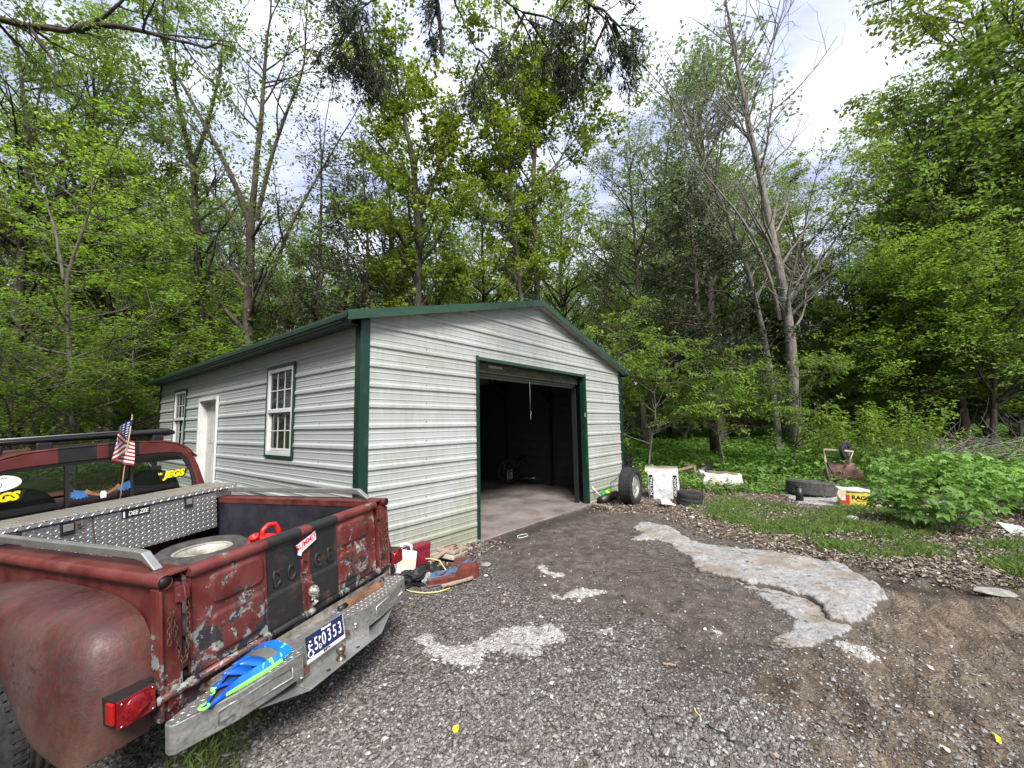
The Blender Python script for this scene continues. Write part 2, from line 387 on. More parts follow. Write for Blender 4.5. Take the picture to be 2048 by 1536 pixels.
c = m.mix(m.attr('forest'), c, fc)
wet = m.thr(m.noise(2.6, 7, 0.75, m.mapped((1, 1.8, 1), (0, 0, 0.5)), 0.4), 0.52, 0.62); c = m.mix(m.math('MULTIPLY', wet, m.math('MULTIPLY', m.attr('dirt'), 0.65)), c, (0.035, 0.028, 0.023)); pale = m.thr(m.noise(3.7, 7, 0.75), 0.56, 0.68); c = m.mix(m.math('MULTIPLY', pale, m.math('MULTIPLY', m.attr('dirt'), 0.45)), c, (0.22, 0.20, 0.18))
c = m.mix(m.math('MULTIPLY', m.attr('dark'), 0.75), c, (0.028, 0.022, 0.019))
crn = m.math('ADD', m.math('MULTIPLY', m.attr('crust'), 0.62), m.math('ADD', m.math('MULTIPLY', m.noise(9, 7, 0.8, dist=0.4), 1.15), m.math('MULTIPLY', m.noise(45, 3, 0.7), 0.6)))
crc = m.ramp(m.noise(22, 6, 0.7), [(0.3, (0.16, 0.148, 0.132)), (0.48, (0.36, 0.345, 0.325)), (0.7, (0.58, 0.57, 0.55))])
c = m.mix(m.thr(crn, 1.30, 1.37), c, crc)
c = m.mix(m.thr(big, 0.35, 0.75), c, m.mix(0.35, c, (0.03, 0.022, 0.018)))
m.color(c)
hb = m.math('SUBTRACT', m.math('MULTIPLY', fine, 0.6), m.math('MULTIPLY', m.math('MULTIPLY', vd, 1.0), m.math('SUBTRACT', 1.0, gk)))
m.bump(hb, 0.8, 0.02)
GROUND_MAT = m.m
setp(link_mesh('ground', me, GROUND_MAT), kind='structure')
# ------------------------------------------------------------------ old concrete and limestone tongue
def slab_obj(name, label, P, h, seed, n=0.022):
    lo = P.min(0)-0.05; hi = P.max(0)+0.05
    ax = np.arange(lo[0], hi[0], n); ay = np.arange(lo[1], hi[1], n); gx, gy = np.meshgrid(ax, ay); x = gx.ravel(); y = gy.ravel()
    d = polydist(P, x, y); tip = P[np.argmax(P@np.array([0.4, -1.0]))]; hf = 0.25+0.75*smooth(1.25-np.hypot(x-tip[0], y-tip[1])/1.6); d = d+0.03+((fbm(x, y, 4, seed)-0.5)*0.16+(fbm(x, y, 16, seed+1)-0.5)*0.10+(fbm(x, y, 45, seed+3)-0.5)*0.04)*(1.15-0.75*hf)
    t = smooth((d+0.01)/0.045)
    steps = np.floor(fbm(x, y, 1.8, seed+7)*5)/5
    z = zsurf(x, y)-0.06+t*(0.068+h*hf)+(fbm(x, y, 9, seed+2)-0.5)*0.018*t
    z += (fbm(x*0.6+y, y*0.6-x, 16, seed+5)-0.5)*0.010*t; crack = np.abs(fbm(x, y, 1.2, seed+4)-0.5); z -= 0.03*np.exp(-(crack/0.006)**2)*t
    k = len(ax); I = (np.arange(len(ay)-1)[:, None]*k+np.arange(k-1)[None]).ravel(); q = np.stack([I, I+1, I+k+1, I+k], 1)
    q = q[(d[q] > -0.20).all(1)]
    used, inv = np.unique(q, return_inverse=True)
    me = np_mesh(name, np.stack([x, y, z], 1)[used], inv.reshape(q.shape), {'edge': ('POINT', t[used])}, True)
    c = P.mean(0)
    return link_mesh(name, me, SLABM, base=(c[0], c[1], zs(c[0], c[1])))
m = Mat('old_concrete', 0.9, 0, 0.3)
n1 = m.noise(5, 8, 0.7); n2 = m.noise(40, 5, 0.7); n3 = m.noise(14, 6, 0.75, dist=0.4)
c = m.ramp(n3, [(0.3, (0.14, 0.135, 0.13)), (0.46, (0.265, 0.262, 0.258)), (0.66, (0.38, 0.38, 0.378))])
c = m.mix(m.thr(n2, 0.55, 0.72), c, (0.13, 0.12, 0.11))
c = m.mix(m.thr(n1, 0.5, 0.68), c, (0.26, 0.20, 0.155))
n4 = m.noise(9, 6, 0.7, m.mapped((1.0, 4.5, 1), (0, 0, -0.9)))
c = m.mix(m.thr(n4, 0.56, 0.70), c, (0.19, 0.17, 0.15)); c = m.mix(m.thr(m.noise(2.2, 5, 0.6), 0.50, 0.62), c, (0.22, 0.185, 0.15))
c = m.mix(m.thr(m.attr('edge'), 0.75, 0.2), c, (0.13, 0.105, 0.085))
n5 = m.voro(26, m.mapped((1, 2.2, 1), (0, 0, -0.9))); c = m.mix(m.math('MULTIPLY', m.thr(n5, 0.5, 0.8), 0.2), c, (0.13, 0.12, 0.11)); c = m.mix(m.thr(m.math('ADD', m.attr('edge'), m.math('MULTIPLY', n3, 1.1)), 1.48, 1.36), c, (0.085, 0.068, 0.055)); m.color(c); m.bump(m.math('ADD', m.math('SUBTRACT', n2, m.math('MULTIPLY', n5, 0.15)), n3), 0.8, 0.015); SLABM = m.m
o = slab_obj('rock_slab', '', SLAB, 0.06, 11); setp(o, 'long pale tongue of broken concrete lying in the mud before the garage', 'slab')
o = slab_obj('rock_slab', '', SLAB2, 0.004, 23); setp(o, 'low crumbled grey slab piece half buried in gravel beside the long pale slab', 'slab')

# ------------------------------------------------------------------ garage
R = 0.2286; W = 6.677; D = 9.0; ZE = 2.80; PK = 3.665
def mat_panel(name, dirtk):
    m = Mat(name, 0.42, 0, 0.5)
    n1 = m.noise(1.1, 6, 0.6); n2 = m.noise(14, 5, 0.7, m.mapped((1, 1, 0.22))); n3 = m.noise(85, 3, 0.7)
    z = m.xyz()
    c = m.mix(m.thr(m.math('ADD', m.math('MULTIPLY', n1, 0.9), m.math('MULTIPLY', n2, 0.35)), 0.50, 0.85), (0.375, 0.395, 0.385), (0.30, 0.31, 0.275) if dirtk else (0.35, 0.372, 0.368))
    k = m.thr(m.math('ADD', n2, m.math('MULTIPLY', n3, 0.35)), 0.66, 0.95)
    c = m.mix(m.math('MULTIPLY', k, 0.36 if dirtk else 0.08), c, (0.22, 0.225, 0.185))
    low = m.thr(m.math('ADD', z[2], m.math('MULTIPLY', n2, -0.5)), 0.45, -0.15)
    c = m.mix(m.math('MULTIPLY', low, 0.55), c, (0.16, 0.17, 0.08))
    if dirtk:
        band = m.math('MULTIPLY', m.thr(m.noise(0.9, 5, 0.6, m.mapped((0.5, 1, 2.2), loc=(2.0, 0, 0.4))), 0.46, 0.62), m.thr(n3, 0.35, 0.62))
        c = m.mix(m.math('MULTIPLY', band, 0.2), c, (0.24, 0.245, 0.20))
    m.color(c); m.bump(n2, 0.05, 0.004); return m.m
PANF = mat_panel('white_panel_weathered', True); PANS = mat_panel('white_panel', False)
m = Mat('green_trim', 0.38, 0, 0.5); n = m.noise(6, 6, 0.6, m.mapped((1, 1, 1)))
m.color(m.mix(m.thr(n, 0.52, 0.75), (0.004, 0.026, 0.016), (0.018, 0.045, 0.030))); GREEN = m.m
m = Mat('green_trim_faded', 0.6, 0, 0.4); n = m.noise(3, 8, 0.7, m.mapped((1, 1, 4))); n2 = m.noise(40, 3)
m.color(m.mix(m.thr(n2, 0.5, 0.75), m.ramp(n, [(0.35, (0.010, 0.045, 0.028)), (0.6, (0.026, 0.065, 0.042)), (0.75, (0.06, 0.068, 0.045))]), (0.02, 0.036, 0.022))); GREENF = m.m
INNER = plain('shaded_panel_back', (0.045, 0.047, 0.053), 0.6)  # inner shade put into the colour, far darker than the sheets outside
DARKIN = plain('shaded_interior', (0.007, 0.007, 0.008), 0.9)  # near-black colour carries the shade of the unlit garage inside
WHITEV = dirty('white_vinyl', (0.56, 0.57, 0.56), (0.36, 0.35, 0.32), 0.4, amt=0.35)
TANV = plain('tan_metal', (0.12, 0.115, 0.10), 0.6)
m = Mat('window_glass', 0.03, 0, 0.6); m.color((0.012, 0.016, 0.014))
m.bump(m.noise(2.5, 3), 0.04, 0.02); GLASSD = m.m
m = Mat('concrete_floor', 0.8, 0, 0.3); n = m.noise(1.6, 8, 0.65); n2 = m.noise(60, 4)
c = m.ramp(n, [(0.3, (0.07, 0.06, 0.055)), (0.5, (0.18, 0.155, 0.14)), (0.7, (0.26, 0.23, 0.205))]); c = m.mix(m.thr(n2, 0.6, 0.8), c, (0.14, 0.12, 0.10)); m.color(c); m.bump(n2, 0.2, 0.003); CONC = m.m
SCREW = plain('screw_head', (0.05, 0.05, 0.05), 0.5, 0.6)
g = thing('garage', 'white ribbed metal garage with green trim and open roll-up door', 'garage', (0, 0, 0))
def roofz(x): return ZE+(PK-ZE)*(1-abs(x-W/2)/(W/2))
def prof(z0, z1):
    """(z, outward offset) rows of the ribbed sheet"""
    r = []; k0 = int(z0/R)-1; k1 = int(z1/R)+2
    for k in range(k0, k1):
        c = k*R
        for dz, o in ((-.036, 0), (-.016, .019), (.016, .019), (.036, 0), (R/3-.010, 0), (R/3-.004, .0045), (R/3+.004, .0045), (R/3+.010, 0), (2*R/3-.010, 0), (2*R/3-.004, .0045), (2*R/3+.004, .0045), (2*R/3+.010, 0)):
            r.append((c+dz, o))
    r = [q for q in r if z0+1e-4 < q[0] < z1-1e-4]
    return [(z0, 0)]+r+[(z1, 0)]
def sheet(lo, hi, z0, z1, out_, nseg=1):
    """lo, hi: functions z -> along-coordinate; out_: (a, z, o) -> xyz"""
    b = MB(); rows = prof(z0, z1); V = []; F = []
    k = nseg+1
    for z, o in rows:
        a, c = lo(z), hi(z)
        for i in range(k): V.append(out_(a+(c-a)*i/nseg, z, o))
    for i in range(len(rows)-1):
        for j in range(nseg): F.append((i*k+j, i*k+j+1, (i+1)*k+j+1, (i+1)*k+j))
    b.add(V, F); return b
front = lambda a, z, o: (a, -o, z)
left = lambda a, z, o: (-o, a, z)
def xin(z):   # gable limits at height z
    if z <= ZE: return 0.0, W
    t = (z-ZE)/(PK-ZE)*W/2; return t, W-t
DX0, DX1, DZ = 1.83, 4.95, 2.545
def screws(pts, par, out_):
    b = MB(); b.smooth = True
    for a, z in pts:
        p = Vector(out_(a, z, 0.0)); q = Vector(out_(a, z, 0.008)); b.cyl(p, q, 0.0055, 6)
    b.build('screw', SCREW, par)
SH = 4*R; OFF = 0.115
edges = [0.0, OFF+SH-0.0]; z = OFF+SH
bands = [(0.0, SH+R/2), (SH+R/2, 2*SH+R/2), (2*SH+R/2, 3*SH+R/2), (3*SH+R/2, PK-0.02)]
rs = random.Random(4)
for i, (z0, z1) in enumerate(bands):
    if z1 <= DZ or z0 < DZ:
        zt = min(z1, DZ)
        sheet(lambda z: 0.0, lambda z: DX0, z0, zt, front).build('wall_panel', PANF, g, fix=False)
        sheet(lambda z: DX1, lambda z: W, z0, zt, front).build('wall_panel', PANF, g, fix=False)
    if z1 > DZ:
        zb = max(z0, DZ)
        sheet(lambda z: xin(z)[0], lambda z: xin(z)[1], zb, z1, front).build('wall_panel', PANF, g, fix=False)
pts = [(x, k*R+0.045) for x in (0.9,) for k in range(1, 12)]+[(x, k*R+0.045) for x in (2.28, 3.26, 4.30, 5.2) for k in range(12, 16) if k*R+0.05 < roofz(x)-0.1]+[(6.0, k*R+0.045) for k in range(1, 13)]
screws([(x, z) for x, z in pts if not (z < DZ+0.05 and DX0-0.1 < x < DX1+0.1)], g, front)
# left wall with window and side door openings
WIN = [(1.60, 2.44, 1.225, 2.445), (6.70, 7.56, 1.225, 2.445)]; SD = (4.62, 5.70, 0.0, 2.15)
def side_wall(xf, par, holes, mat):
    for i, (z0, z1) in enumerate(bands):
        z1 = min(z1, ZE+0.02)
        cuts = sorted({z0, z1} | {h for q in holes for h in (q[2], q[3]) if z0 < h < z1})
        for a, b_ in zip(cuts[:-1], cuts[1:]):
            act = sorted([(q[0], q[1]) for q in holes if q[2] < (a+b_)/2 < q[3]])
            y = 0.0
            for y0, y1 in act+[(D, D)]:
                if y0-y > 0.01: sheet(lambda z, y=y: y, lambda z, y0=y0: y0, a, b_, xf).build('wall_panel', mat, par, fix=False)
                y = y1
side_wall(left, g, WIN+[SD], PANS)
side_wall(lambda a, z, o: (W+o, a, z), g, [], PANS)
for z0, z1 in bands:
    sheet(lambda z: xin(z)[0], lambda z: xin(z)[1], z0, z1, lambda a, z, o: (a, D+o, z)).build('wall_panel', PANS, g, fix=False)
screws([(y, k*R+0.045) for y in (3.25, 0.9, 4.2, 6.1, 8.2) for k in range(1, 13) if not (y < 3 and 1.2 < k*R < 2.5 and y > 1.5)]+[(y, 2.67) for y in (3.25, 0.9, 4.2, 6.1)], g, left)
# slab and liner (the inner face of the sheets and the steel frame)
b = MB(); b.box((-0.03, -0.06, -0.5), (W+0.03, D+0.03, 0.018)); b.build('floor_slab', CONC, g, bevel=0.01)
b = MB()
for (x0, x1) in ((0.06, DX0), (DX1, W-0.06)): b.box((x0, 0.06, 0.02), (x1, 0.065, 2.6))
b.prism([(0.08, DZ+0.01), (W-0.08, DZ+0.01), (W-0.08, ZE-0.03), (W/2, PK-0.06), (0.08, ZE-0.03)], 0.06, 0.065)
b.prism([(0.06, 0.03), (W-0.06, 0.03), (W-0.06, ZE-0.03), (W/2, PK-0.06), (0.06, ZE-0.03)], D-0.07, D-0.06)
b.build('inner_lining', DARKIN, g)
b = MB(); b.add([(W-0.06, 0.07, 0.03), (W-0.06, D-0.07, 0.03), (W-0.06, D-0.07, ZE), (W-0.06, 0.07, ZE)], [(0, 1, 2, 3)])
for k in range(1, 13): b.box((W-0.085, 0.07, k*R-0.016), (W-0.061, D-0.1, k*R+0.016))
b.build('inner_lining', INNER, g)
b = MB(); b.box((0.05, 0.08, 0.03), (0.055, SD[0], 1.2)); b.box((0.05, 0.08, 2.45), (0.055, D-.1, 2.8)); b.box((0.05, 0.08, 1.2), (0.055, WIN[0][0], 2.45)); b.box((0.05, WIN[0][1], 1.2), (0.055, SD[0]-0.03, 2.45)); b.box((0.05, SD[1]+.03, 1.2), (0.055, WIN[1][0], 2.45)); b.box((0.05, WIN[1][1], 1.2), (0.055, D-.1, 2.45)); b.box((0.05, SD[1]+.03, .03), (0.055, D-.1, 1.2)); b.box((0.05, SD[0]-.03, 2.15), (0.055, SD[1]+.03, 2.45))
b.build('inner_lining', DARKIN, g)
b = MB()   # steel bows
for y in (0.35, 1.85, 3.35, 4.85, 6.35, 7.85):
    b.box((W-0.16, y, 0.02), (W-0.10, y+0.06, ZE-0.05)); b.box((0.10, y, 0.02), (0.16, y+0.06, ZE-0.05))
    b.tube([(0.13, y+0.03, ZE-0.1), (W/2, y+0.03, PK-0.12), (W-0.13, y+0.03, ZE-0.1)], 0.035, 4); b.tube([(W-0.15, y+0.03, 2.1), (W-0.9, y+0.03, 2.9)], 0.025, 4)
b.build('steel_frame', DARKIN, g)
# corner posts
def corner(x, y, sx, sy, z1):
    b = MB(); a = 0.085
    b.box((x-0.026 if sx < 0 else x-a, y-0.028, 0.0), (x+a if sx < 0 else x+0.026, y-0.023, z1)) if sy < 0 else b.box((x-0.026 if sx < 0 else x-a, y+0.023, 0), (x+a if sx < 0 else x+0.026, y+0.028, z1))
    xo = x-0.028 if sx < 0 else x+0.023
    b.box((xo, y-0.026 if sy < 0 else y-a, 0.0), (xo+0.005, y+a if sy < 0 else y+0.026, z1))
    b.build('corner_trim', GREEN, g, bevel=0.002)
corner(0, 0, -1, -1, ZE+0.02); corner(W, 0, 1, -1, ZE+0.02); corner(0, D, -1, 1, ZE); corner(W, D, 1, 1, ZE)
screws([(0.045, k) for k in (0.7, 1.62, 2.55)], g, lambda a, z, o: (a, -0.028-o, z))
# roof
OV = 0.25; YF = -0.15; YB = D+0.15; sl = (PK-ZE)/(W/2); TH = 0.028
def rz(x, up=0.0): return ZE+0.045+sl*(W/2-abs(x-W/2))+up
ROOFM = dirty('roof_sheet', (0.32, 0.32, 0.31), (0.22, 0.21, 0.18), 0.5, amt=0.6, scale=1.5)
for sgn in (-1, 1):
    L_ = W/2+OV; nsh = 4
    for i in range(nsh):
        a = L_*i/nsh; c = L_*(i+1)/nsh-0.002; rows = []
        st = np.linspace(a, c, 17); V = []; Fc = []
        for j, t in enumerate(st):
            x = W/2+sgn*t; o = 0.018 if j % 4 == 2 else 0; V += [(x, YF+0.01, rz(x, o)), (x, YB-0.01, rz(x, o))]
        Fc = [(2*j, 2*j+1, 2*j+3, 2*j+2) for j in range(16)]
        bb = MB(); bb.add(V, Fc); n = len(V); bb.add([(p[0], p[1], p[2]-0.012) for p in V], [tuple(reversed(f)) for f in Fc])
        bb.build('roof_panel', ROOFM, g, fix=False)
    # eave trim (drip edge) along the side
    xe = W/2+sgn*L_; ze = rz(xe)
    b = MB(); V = []
    prof_e = [(0.0, 0.022), (0.012*sgn, 0.0), (0.010*sgn, -0.045), (-0.035*sgn, -0.090), (-0.05*sgn, -0.092), (-0.05*sgn, -0.086), (0.0, -0.045), (-0.002*sgn, 0.0)]
    b.loft([[(xe+p[0], yy, ze+p[1]) for p in prof_e] for yy in (YF+0.02, YB-0.02)], caps=True); b.build('eave_trim', GREEN, g)
    b = MB(); b.box((min(xe, 0 if sgn < 0 else W), 0.0, ze-0.07), (max(xe, 0 if sgn < 0 else W), YB-0.05, ze-0.066)); b.build('soffit', INNER, g)
    # rake trim on both gables
    for yy, nm_ in ((YF, GREENF), (YB-0.03, GREEN)):
        P0 = (W/2, rz(W/2)); P1 = (xe, rz(xe))
        tt = [P0, P1]; up, dn = 0.03, -0.072
        # two lengths joined with a lap
        xm = W/2+sgn*L_*0.12
        for (xa, xb, yo) in ((W/2, xm+sgn*0.03, 0.004), (xm, xe, 0.0)):
            b = MB(); b.prism([(xa, rz(xa)+dn), (xb, rz(xb)+dn), (xb, rz(xb)+up), (xa, rz(xa)+up)], yy-yo, yy+0.006-yo)
            b.add([(xa, yy-yo, rz(xa)+up), (xb, yy-yo, rz(xb)+up), (xb, yy+0.1, rz(xb)+up+0.002), (xa, yy+0.1, rz(xa)+up+0.002)], [(0, 1, 2, 3)])
            b.build('rake_trim', nm_, g)
b = MB()
for sgn in (-1, 1):
    b.prism([(W/2, rz(W/2)-0.055), (W/2+sgn*(W/2+OV-.02), rz(W/2+W/2+OV)-0.055), (W/2+sgn*(W/2+OV-.02), rz(W/2+W/2+OV)-0.05), (W/2, rz(W/2)-0.05)], YF+0.03, -0.0)
b.build('soffit', dirty('soffit_sheet', (0.36, 0.36, 0.34), (0.25, 0.22, 0.18), 0.6, amt=0.6), g)
# big door trim, header, rolled curtain
b = MB()
b.box((DX0-0.05, -0.028, 0.0), (DX0+0.012, -0.022, DZ+0.05)); b.box((DX0+0.004, -0.026, 0.0), (DX0+0.012, 0.10, DZ)); b.build('door_trim', GREEN, g, bevel=0.002)
b = MB(); b.box((DX1-0.012, -0.028, 0.0), (DX1+0.05, -0.022, DZ+0.05)); b.box((DX1-0.03, -0.02, 0.0), (DX1-0.004, 0.08, DZ)); b.build('door_trim', GREEN, g, bevel=0.002)
b = MB(); b.box((DX0-0.05, -0.034, DZ-0.015), (DX1+0.05, -0.0285, DZ+0.03)); b.box((DX0+0.013, -0.02, DZ-0.012), (DX1-0.072, 0.10, DZ-0.006)); b.build('door_trim', GREENF, g, bevel=0.002)
RUST = Mat('stained_header', 0.7); nn = RUST.noise(5, 8, 0.7, RUST.mapped((1, 1, 3))); RUST.color(RUST.ramp(nn, [(0.35, (0.025, 0.022, 0.015)), (0.55, (0.075, 0.075, 0.045)), (0.75, (0.13, 0.125, 0.085))])); RUSTH = RUST.m
b = MB(); b.box((DX0+0.02, 0.105, 2.38), (DX1-0.075, 0.15, 2.53)); b.build('door_header', RUSTH, g, bevel=0.004)
b = MB(); b.box((DX0+0.02, 0.155, 2.345), (DX1-0.075, 0.20, 2.378)); b.build('door_header', TANV, g)
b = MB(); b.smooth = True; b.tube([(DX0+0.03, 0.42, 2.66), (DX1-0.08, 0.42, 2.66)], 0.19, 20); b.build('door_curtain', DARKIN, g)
b = MB(); b.box((DX0+0.06, 0.20, 2.31), (DX1-0.08, 0.235, 2.36)); b.build('bottom_bar', plain('bar_grey', (0.15, 0.145, 0.14), 0.5), g, bevel=0.003)
for x in (DX0+0.02, DX1-0.065):
    b = MB(); b.box((x, 0.17, 0.02), (x+0.035, 0.26, 2.35)); b.build('door_track', plain('track_steel', (0.02, 0.022, 0.024), 0.5, 0.3), g)
b = MB(); b.smooth = True; cx = 3.30
b.tube([(cx, 0.15, 2.36), (cx+0.003, 0.15, 2.1), (cx+0.005, 0.15, 1.82)], 0.004, 5); b.tube([(cx+0.005, 0.15, 1.82), (cx+0.03, 0.15, 1.80), (cx+0.01, 0.15, 1.76), (cx+0.012, 0.15, 1.66)], 0.007, 5); b.build('pull_cord', plain('cord', (0.22, 0.20, 0.17), 0.9), g)
b = MB(); b.box((DX0+0.35, 0.0985, 2.465), (DX0+0.68, 0.1035, 2.505)); st = b.build('sticker', plain('old_sticker', (0.36, 0.36, 0.30), 0.7, var=0.5, scale=60), g)
b = MB(); b.box((DX1-0.05, -0.031, 1.72), (DX1-0.035, -0.029, 1.80)); b.build('sticker', plain('paint_fleck', (0.5, 0.5, 0.48)), g)
# windows
def window(y0, y1, z0, z1):
    f = MB(); e = 0.03
    for a, b_ in (((-0.034, y0-e, z0-e), (-0.010, y0+0.004, z1+e)), ((-0.034, y1-0.004, z0-e), (-0.010, y1+e, z1+e)), ((-0.036, y0+.0045, z1-0.004), (-0.010, y1-.0045, z1+e)), ((-0.036, y0+.0045, z0-e), (-0.010, y1-.0045, z0+0.004))): f.box(a, b_)
    wd = f.build('window', GREEN, g, bevel=0.002)
    s = MB(); t = 0.05; a0, a1 = y0+.005, y1-.005; b0, b1 = z0+.005, z1-.005
    for q, r in (((a0, b0), (a0+t, b1)), ((a1-t, b0), (a1, b1)), ((a0+t, b1-t), (a1-t, b1)), ((a0+t, b0), (a1-t, b0+t*1.2))): s.box((-0.030, q[0], q[1]), (0.04, r[0], r[1]))
    s.build('frame', WHITEV, wd, bevel=0.003)
    zm = (b0+b1)/2+0.01; c0, c1 = a0+t, a1-t
    for (u0, u1, dx) in ((zm+0.025, b1-t, -0.006), (b0+t*1.2+0.03, zm-0.03, 0.014)):
        q = MB(); r = 0.022 if dx > 0 else 0.012
        q.box((dx-0.012, c0, u0-r), (dx+0.02, c1, u0+0.004)); q.box((dx-0.012, c0, u1-0.004), (dx+0.02, c1, u1+r)); q.box((dx-0.012, c0, u0), (dx+0.02, c0+r, u1)); q.box((dx-0.012, c1-r, u0), (dx+0.02, c1, u1))
        q.build('sash', WHITEV, wd, bevel=0.002)
        p = MB(); w3 = (c1-c0-2*r)/3
        for k in (1, 2): p.box((dx-0.006, c0+r+w3*k-0.007, u0), (dx+0.0, c0+r+w3*k+0.007, u1))
        um = (u0+u1)/2; p.box((dx-0.0065, c0+r, um-0.007), (dx-0.0005, c1-r, um+0.007)); p.build('glazing_bar', WHITEV, wd)
        G = MB(); G.box((dx+0.002, c0+r/2, u0), (dx+0.006, c1-r/2, u1)); G.build('pane', GLASSD, wd)
    s = MB(); s.box((-0.034, a0+t, zm-0.028), (-0.012, a1-t, zm+0.022)); s.build('meeting_rail', WHITEV, wd, bevel=0.003)
for q in WIN: window(*q)
# side door
y0, y1, _, z1 = SD
f = MB()
f.box((-0.045, y0-0.005, 0), (-0.01, y0+0.055, z1+0.05)); f.box((-0.045, y1-0.055, 0), (-0.01, y1+0.005, z1+0.05)); f.box((-0.047, y0+.0555, z1-0.005), (-0.01, y1-.0555, z1+0.05))
f.box((-0.009, y0+0.04, 0), (0.14, y0+0.055, z1)); f.box((-0.009, y1-0.056, 0), (0.14, y1-0.041, z1)); f.box((-0.009, y0+.0555, z1-0.02), (0.14, y1-.0565, z1-0.006))
dr = f.build('side_door', WHITEV, g, bevel=0.003)
DOORG = plain('door_grey', (0.46, 0.46, 0.45), 0.45)
b = MB(); b.box((0.10, y0+0.058, 0.02), (0.135, y1-0.058, z1-0.022))
for (ya, yb, za, zb) in ((0.12, 0.42, 1.35, 1.95), (0.54, 0.84, 1.35, 1.95), (0.12, 0.42, 0.25, 1.15), (0.54, 0.84, 0.25, 1.15)):
    b.box((0.092, y0+0.06+ya, za), (0.0995, y0+0.06+yb, zb)); b.box((0.088, y0+0.06+ya+0.04, za+0.05), (0.0915, y0+0.06+yb-0.04, zb-0.05))
b.build('door_leaf', DOORG, dr, bevel=0.004)
b = MB(); b.smooth = True; b.cyl((0.05, y0+0.14, 1.0), (0.092, y0+0.14, 1.0), 0.03, 12); b.build('handle', plain('brass', (0.45, 0.36, 0.18), 0.3, 0.9), dr)
b = MB(); b.box((0.0945, y1-0.17, z1-0.125), (0.0975, y1-0.07, z1-0.04)); b.build('sticker', plain('yellow_sticker', (0.62, 0.5, 0.02), 0.5, var=0.4, scale=80), dr)
# wires seen by the right eave
b = MB(); b.smooth = True
b.tube([(W-2.4, -0.05, rz(W-2.4)-0.15), (W-1.6, -0.06, rz(W-1.6)-0.12), (W-0.9, -0.05, rz(W-0.9)-0.14), (W-0.15, -0.05, rz(W-.15)-0.12)], 0.007, 5); b.build('cable', SCREW, g)
# ------------------------------------------------------------------ pickup truck (built in its own frame: x right, y forward, z up from the tailgate hinge)
TM = Matrix.Translation((-1.137, -1.303, 0.429)) @ Matrix.Rotation(math.radians(16.991), 4, 'Z') @ Matrix.Rotation(math.radians(-1.75), 4, 'X') @ Matrix.Rotation(math.radians(-3.336), 4, 'Y')
GL = -0.575   # ground level under the wheels in this frame
def paint(name, chips=0.0, stripes=False, fade=0.5, rust=0.3, rough=0.42):
    m = Mat(name, rough, 0, 0.5); o = m.xyz()
    n1 = m.noise(2.2, 7, 0.62); n2 = m.noise(9, 8, 0.72, dist=0.6); n3 = m.noise(55, 4, 0.7); n4 = m.noise(4.5, 6, 0.6)
    red = m.ramp(n1, [(0.3, (0.052, 0.007, 0.006)), (0.5, (0.095, 0.013, 0.011)), (0.72, (0.14, 0.026, 0.022))])
    red = m.mix(m.math('MULTIPLY', m.thr(n4, 0.42, 0.72), fade), red, (0.21, 0.070, 0.062) if chips > 0.6 else (0.15, 0.048, 0.042))
    if stripes:
        x = o[0]; w1 = m.math('MULTIPLY', m.math('LESS_THAN', m.math('ABSOLUTE', m.math('ADD', x, 0.148)), 0.118), 1.0)
        w2 = m.math('LESS_THAN', m.math('ABSOLUTE', m.math('ADD', x, -0.155)), 0.110)
        k = m.math('ADD', w1, w2, True); red = m.mix(k, red, (0.012, 0.012, 0.013))
    if rust:
        red = m.mix(m.math('MULTIPLY', m.thr(m.math('ADD', n2, m.math('MULTIPLY', n3, 0.25)), 0.66, 0.8), rust), red, (0.075, 0.032, 0.018))
    if chips:
        v = m.math('ADD', m.math('MULTIPLY', n2, 0.72), m.math('MULTIPLY', m.noise(38, 6, 0.75), 0.32))
        z = m.math('MULTIPLY', m.thr(o[2], 0.42, 0.02), 0.10)
        v = m.math('ADD', v, z)
        if stripes: v = m.math('SUBTRACT', v, m.math('MULTIPLY', k, 0.13))
        lo = 0.672-chips*0.105
        pc = m.ramp(m.noise(13, 4, 0.6), [(0.42, (0.02, 0.02, 0.024)), (0.5, (0.17, 0.18, 0.17)), (0.62, (0.26, 0.25, 0.22)), (0.7, (0.14, 0.22, 0.21))], 'CONSTANT')
        red = m.mix(m.thr(v, lo, lo+0.012), red, pc)
        e = m.thr(v, lo-0.03, lo); red = m.mix(m.math('MULTIPLY', m.math('SUBTRACT', e, m.thr(v, lo, lo+0.01), True), 0.6), red, (0.10, 0.04, 0.03))
        m.bump(m.math('SUBTRACT', m.math('MULTIPLY', n3, 0.15), m.thr(v, lo, lo+0.02)), 0.5, 0.003)
    else: m.bump(m.math('ADD', m.math('MULTIPLY', n3, 0.3), n1), 0.12, 0.006)
    m.color(red); m.rough(m.ramp(n2, [(0.3, rough-0.05), (0.7, rough+0.25)])); return m.m
GATE = paint('chipped_red_and_black_paint', 0.75, True, 0.5, 0.5); CHIP = paint('chipped_red_paint', 0.45, False, 0.5, 0.6)
REDP = paint('faded_red_paint', 0, False, 0.85, 0.35, 0.36); CABP = paint('red_paint_black_stripes', 0, True, 0.35, 0.3, 0.35)
CHAINM = plain('rusty_chain', (0.10, 0.045, 0.03), 0.6, 0.4, 0.4, 30)
RUSTY = plain('rusty_steel', (0.13, 0.055, 0.03), 0.8, 0.2, 0.5, 20, 0.3)
FEND = Mat('weathered_fender_paint', 0.4); m = FEND
n1 = m.noise(3.2, 7, 0.6); n2 = m.noise(26, 6, 0.75, m.mapped((1, 1, 0.5))); n3 = m.noise(1.4, 4)
c = m.ramp(n1, [(0.32, (0.032, 0.008, 0.007)), (0.5, (0.062, 0.016, 0.013)), (0.68, (0.105, 0.035, 0.030))])
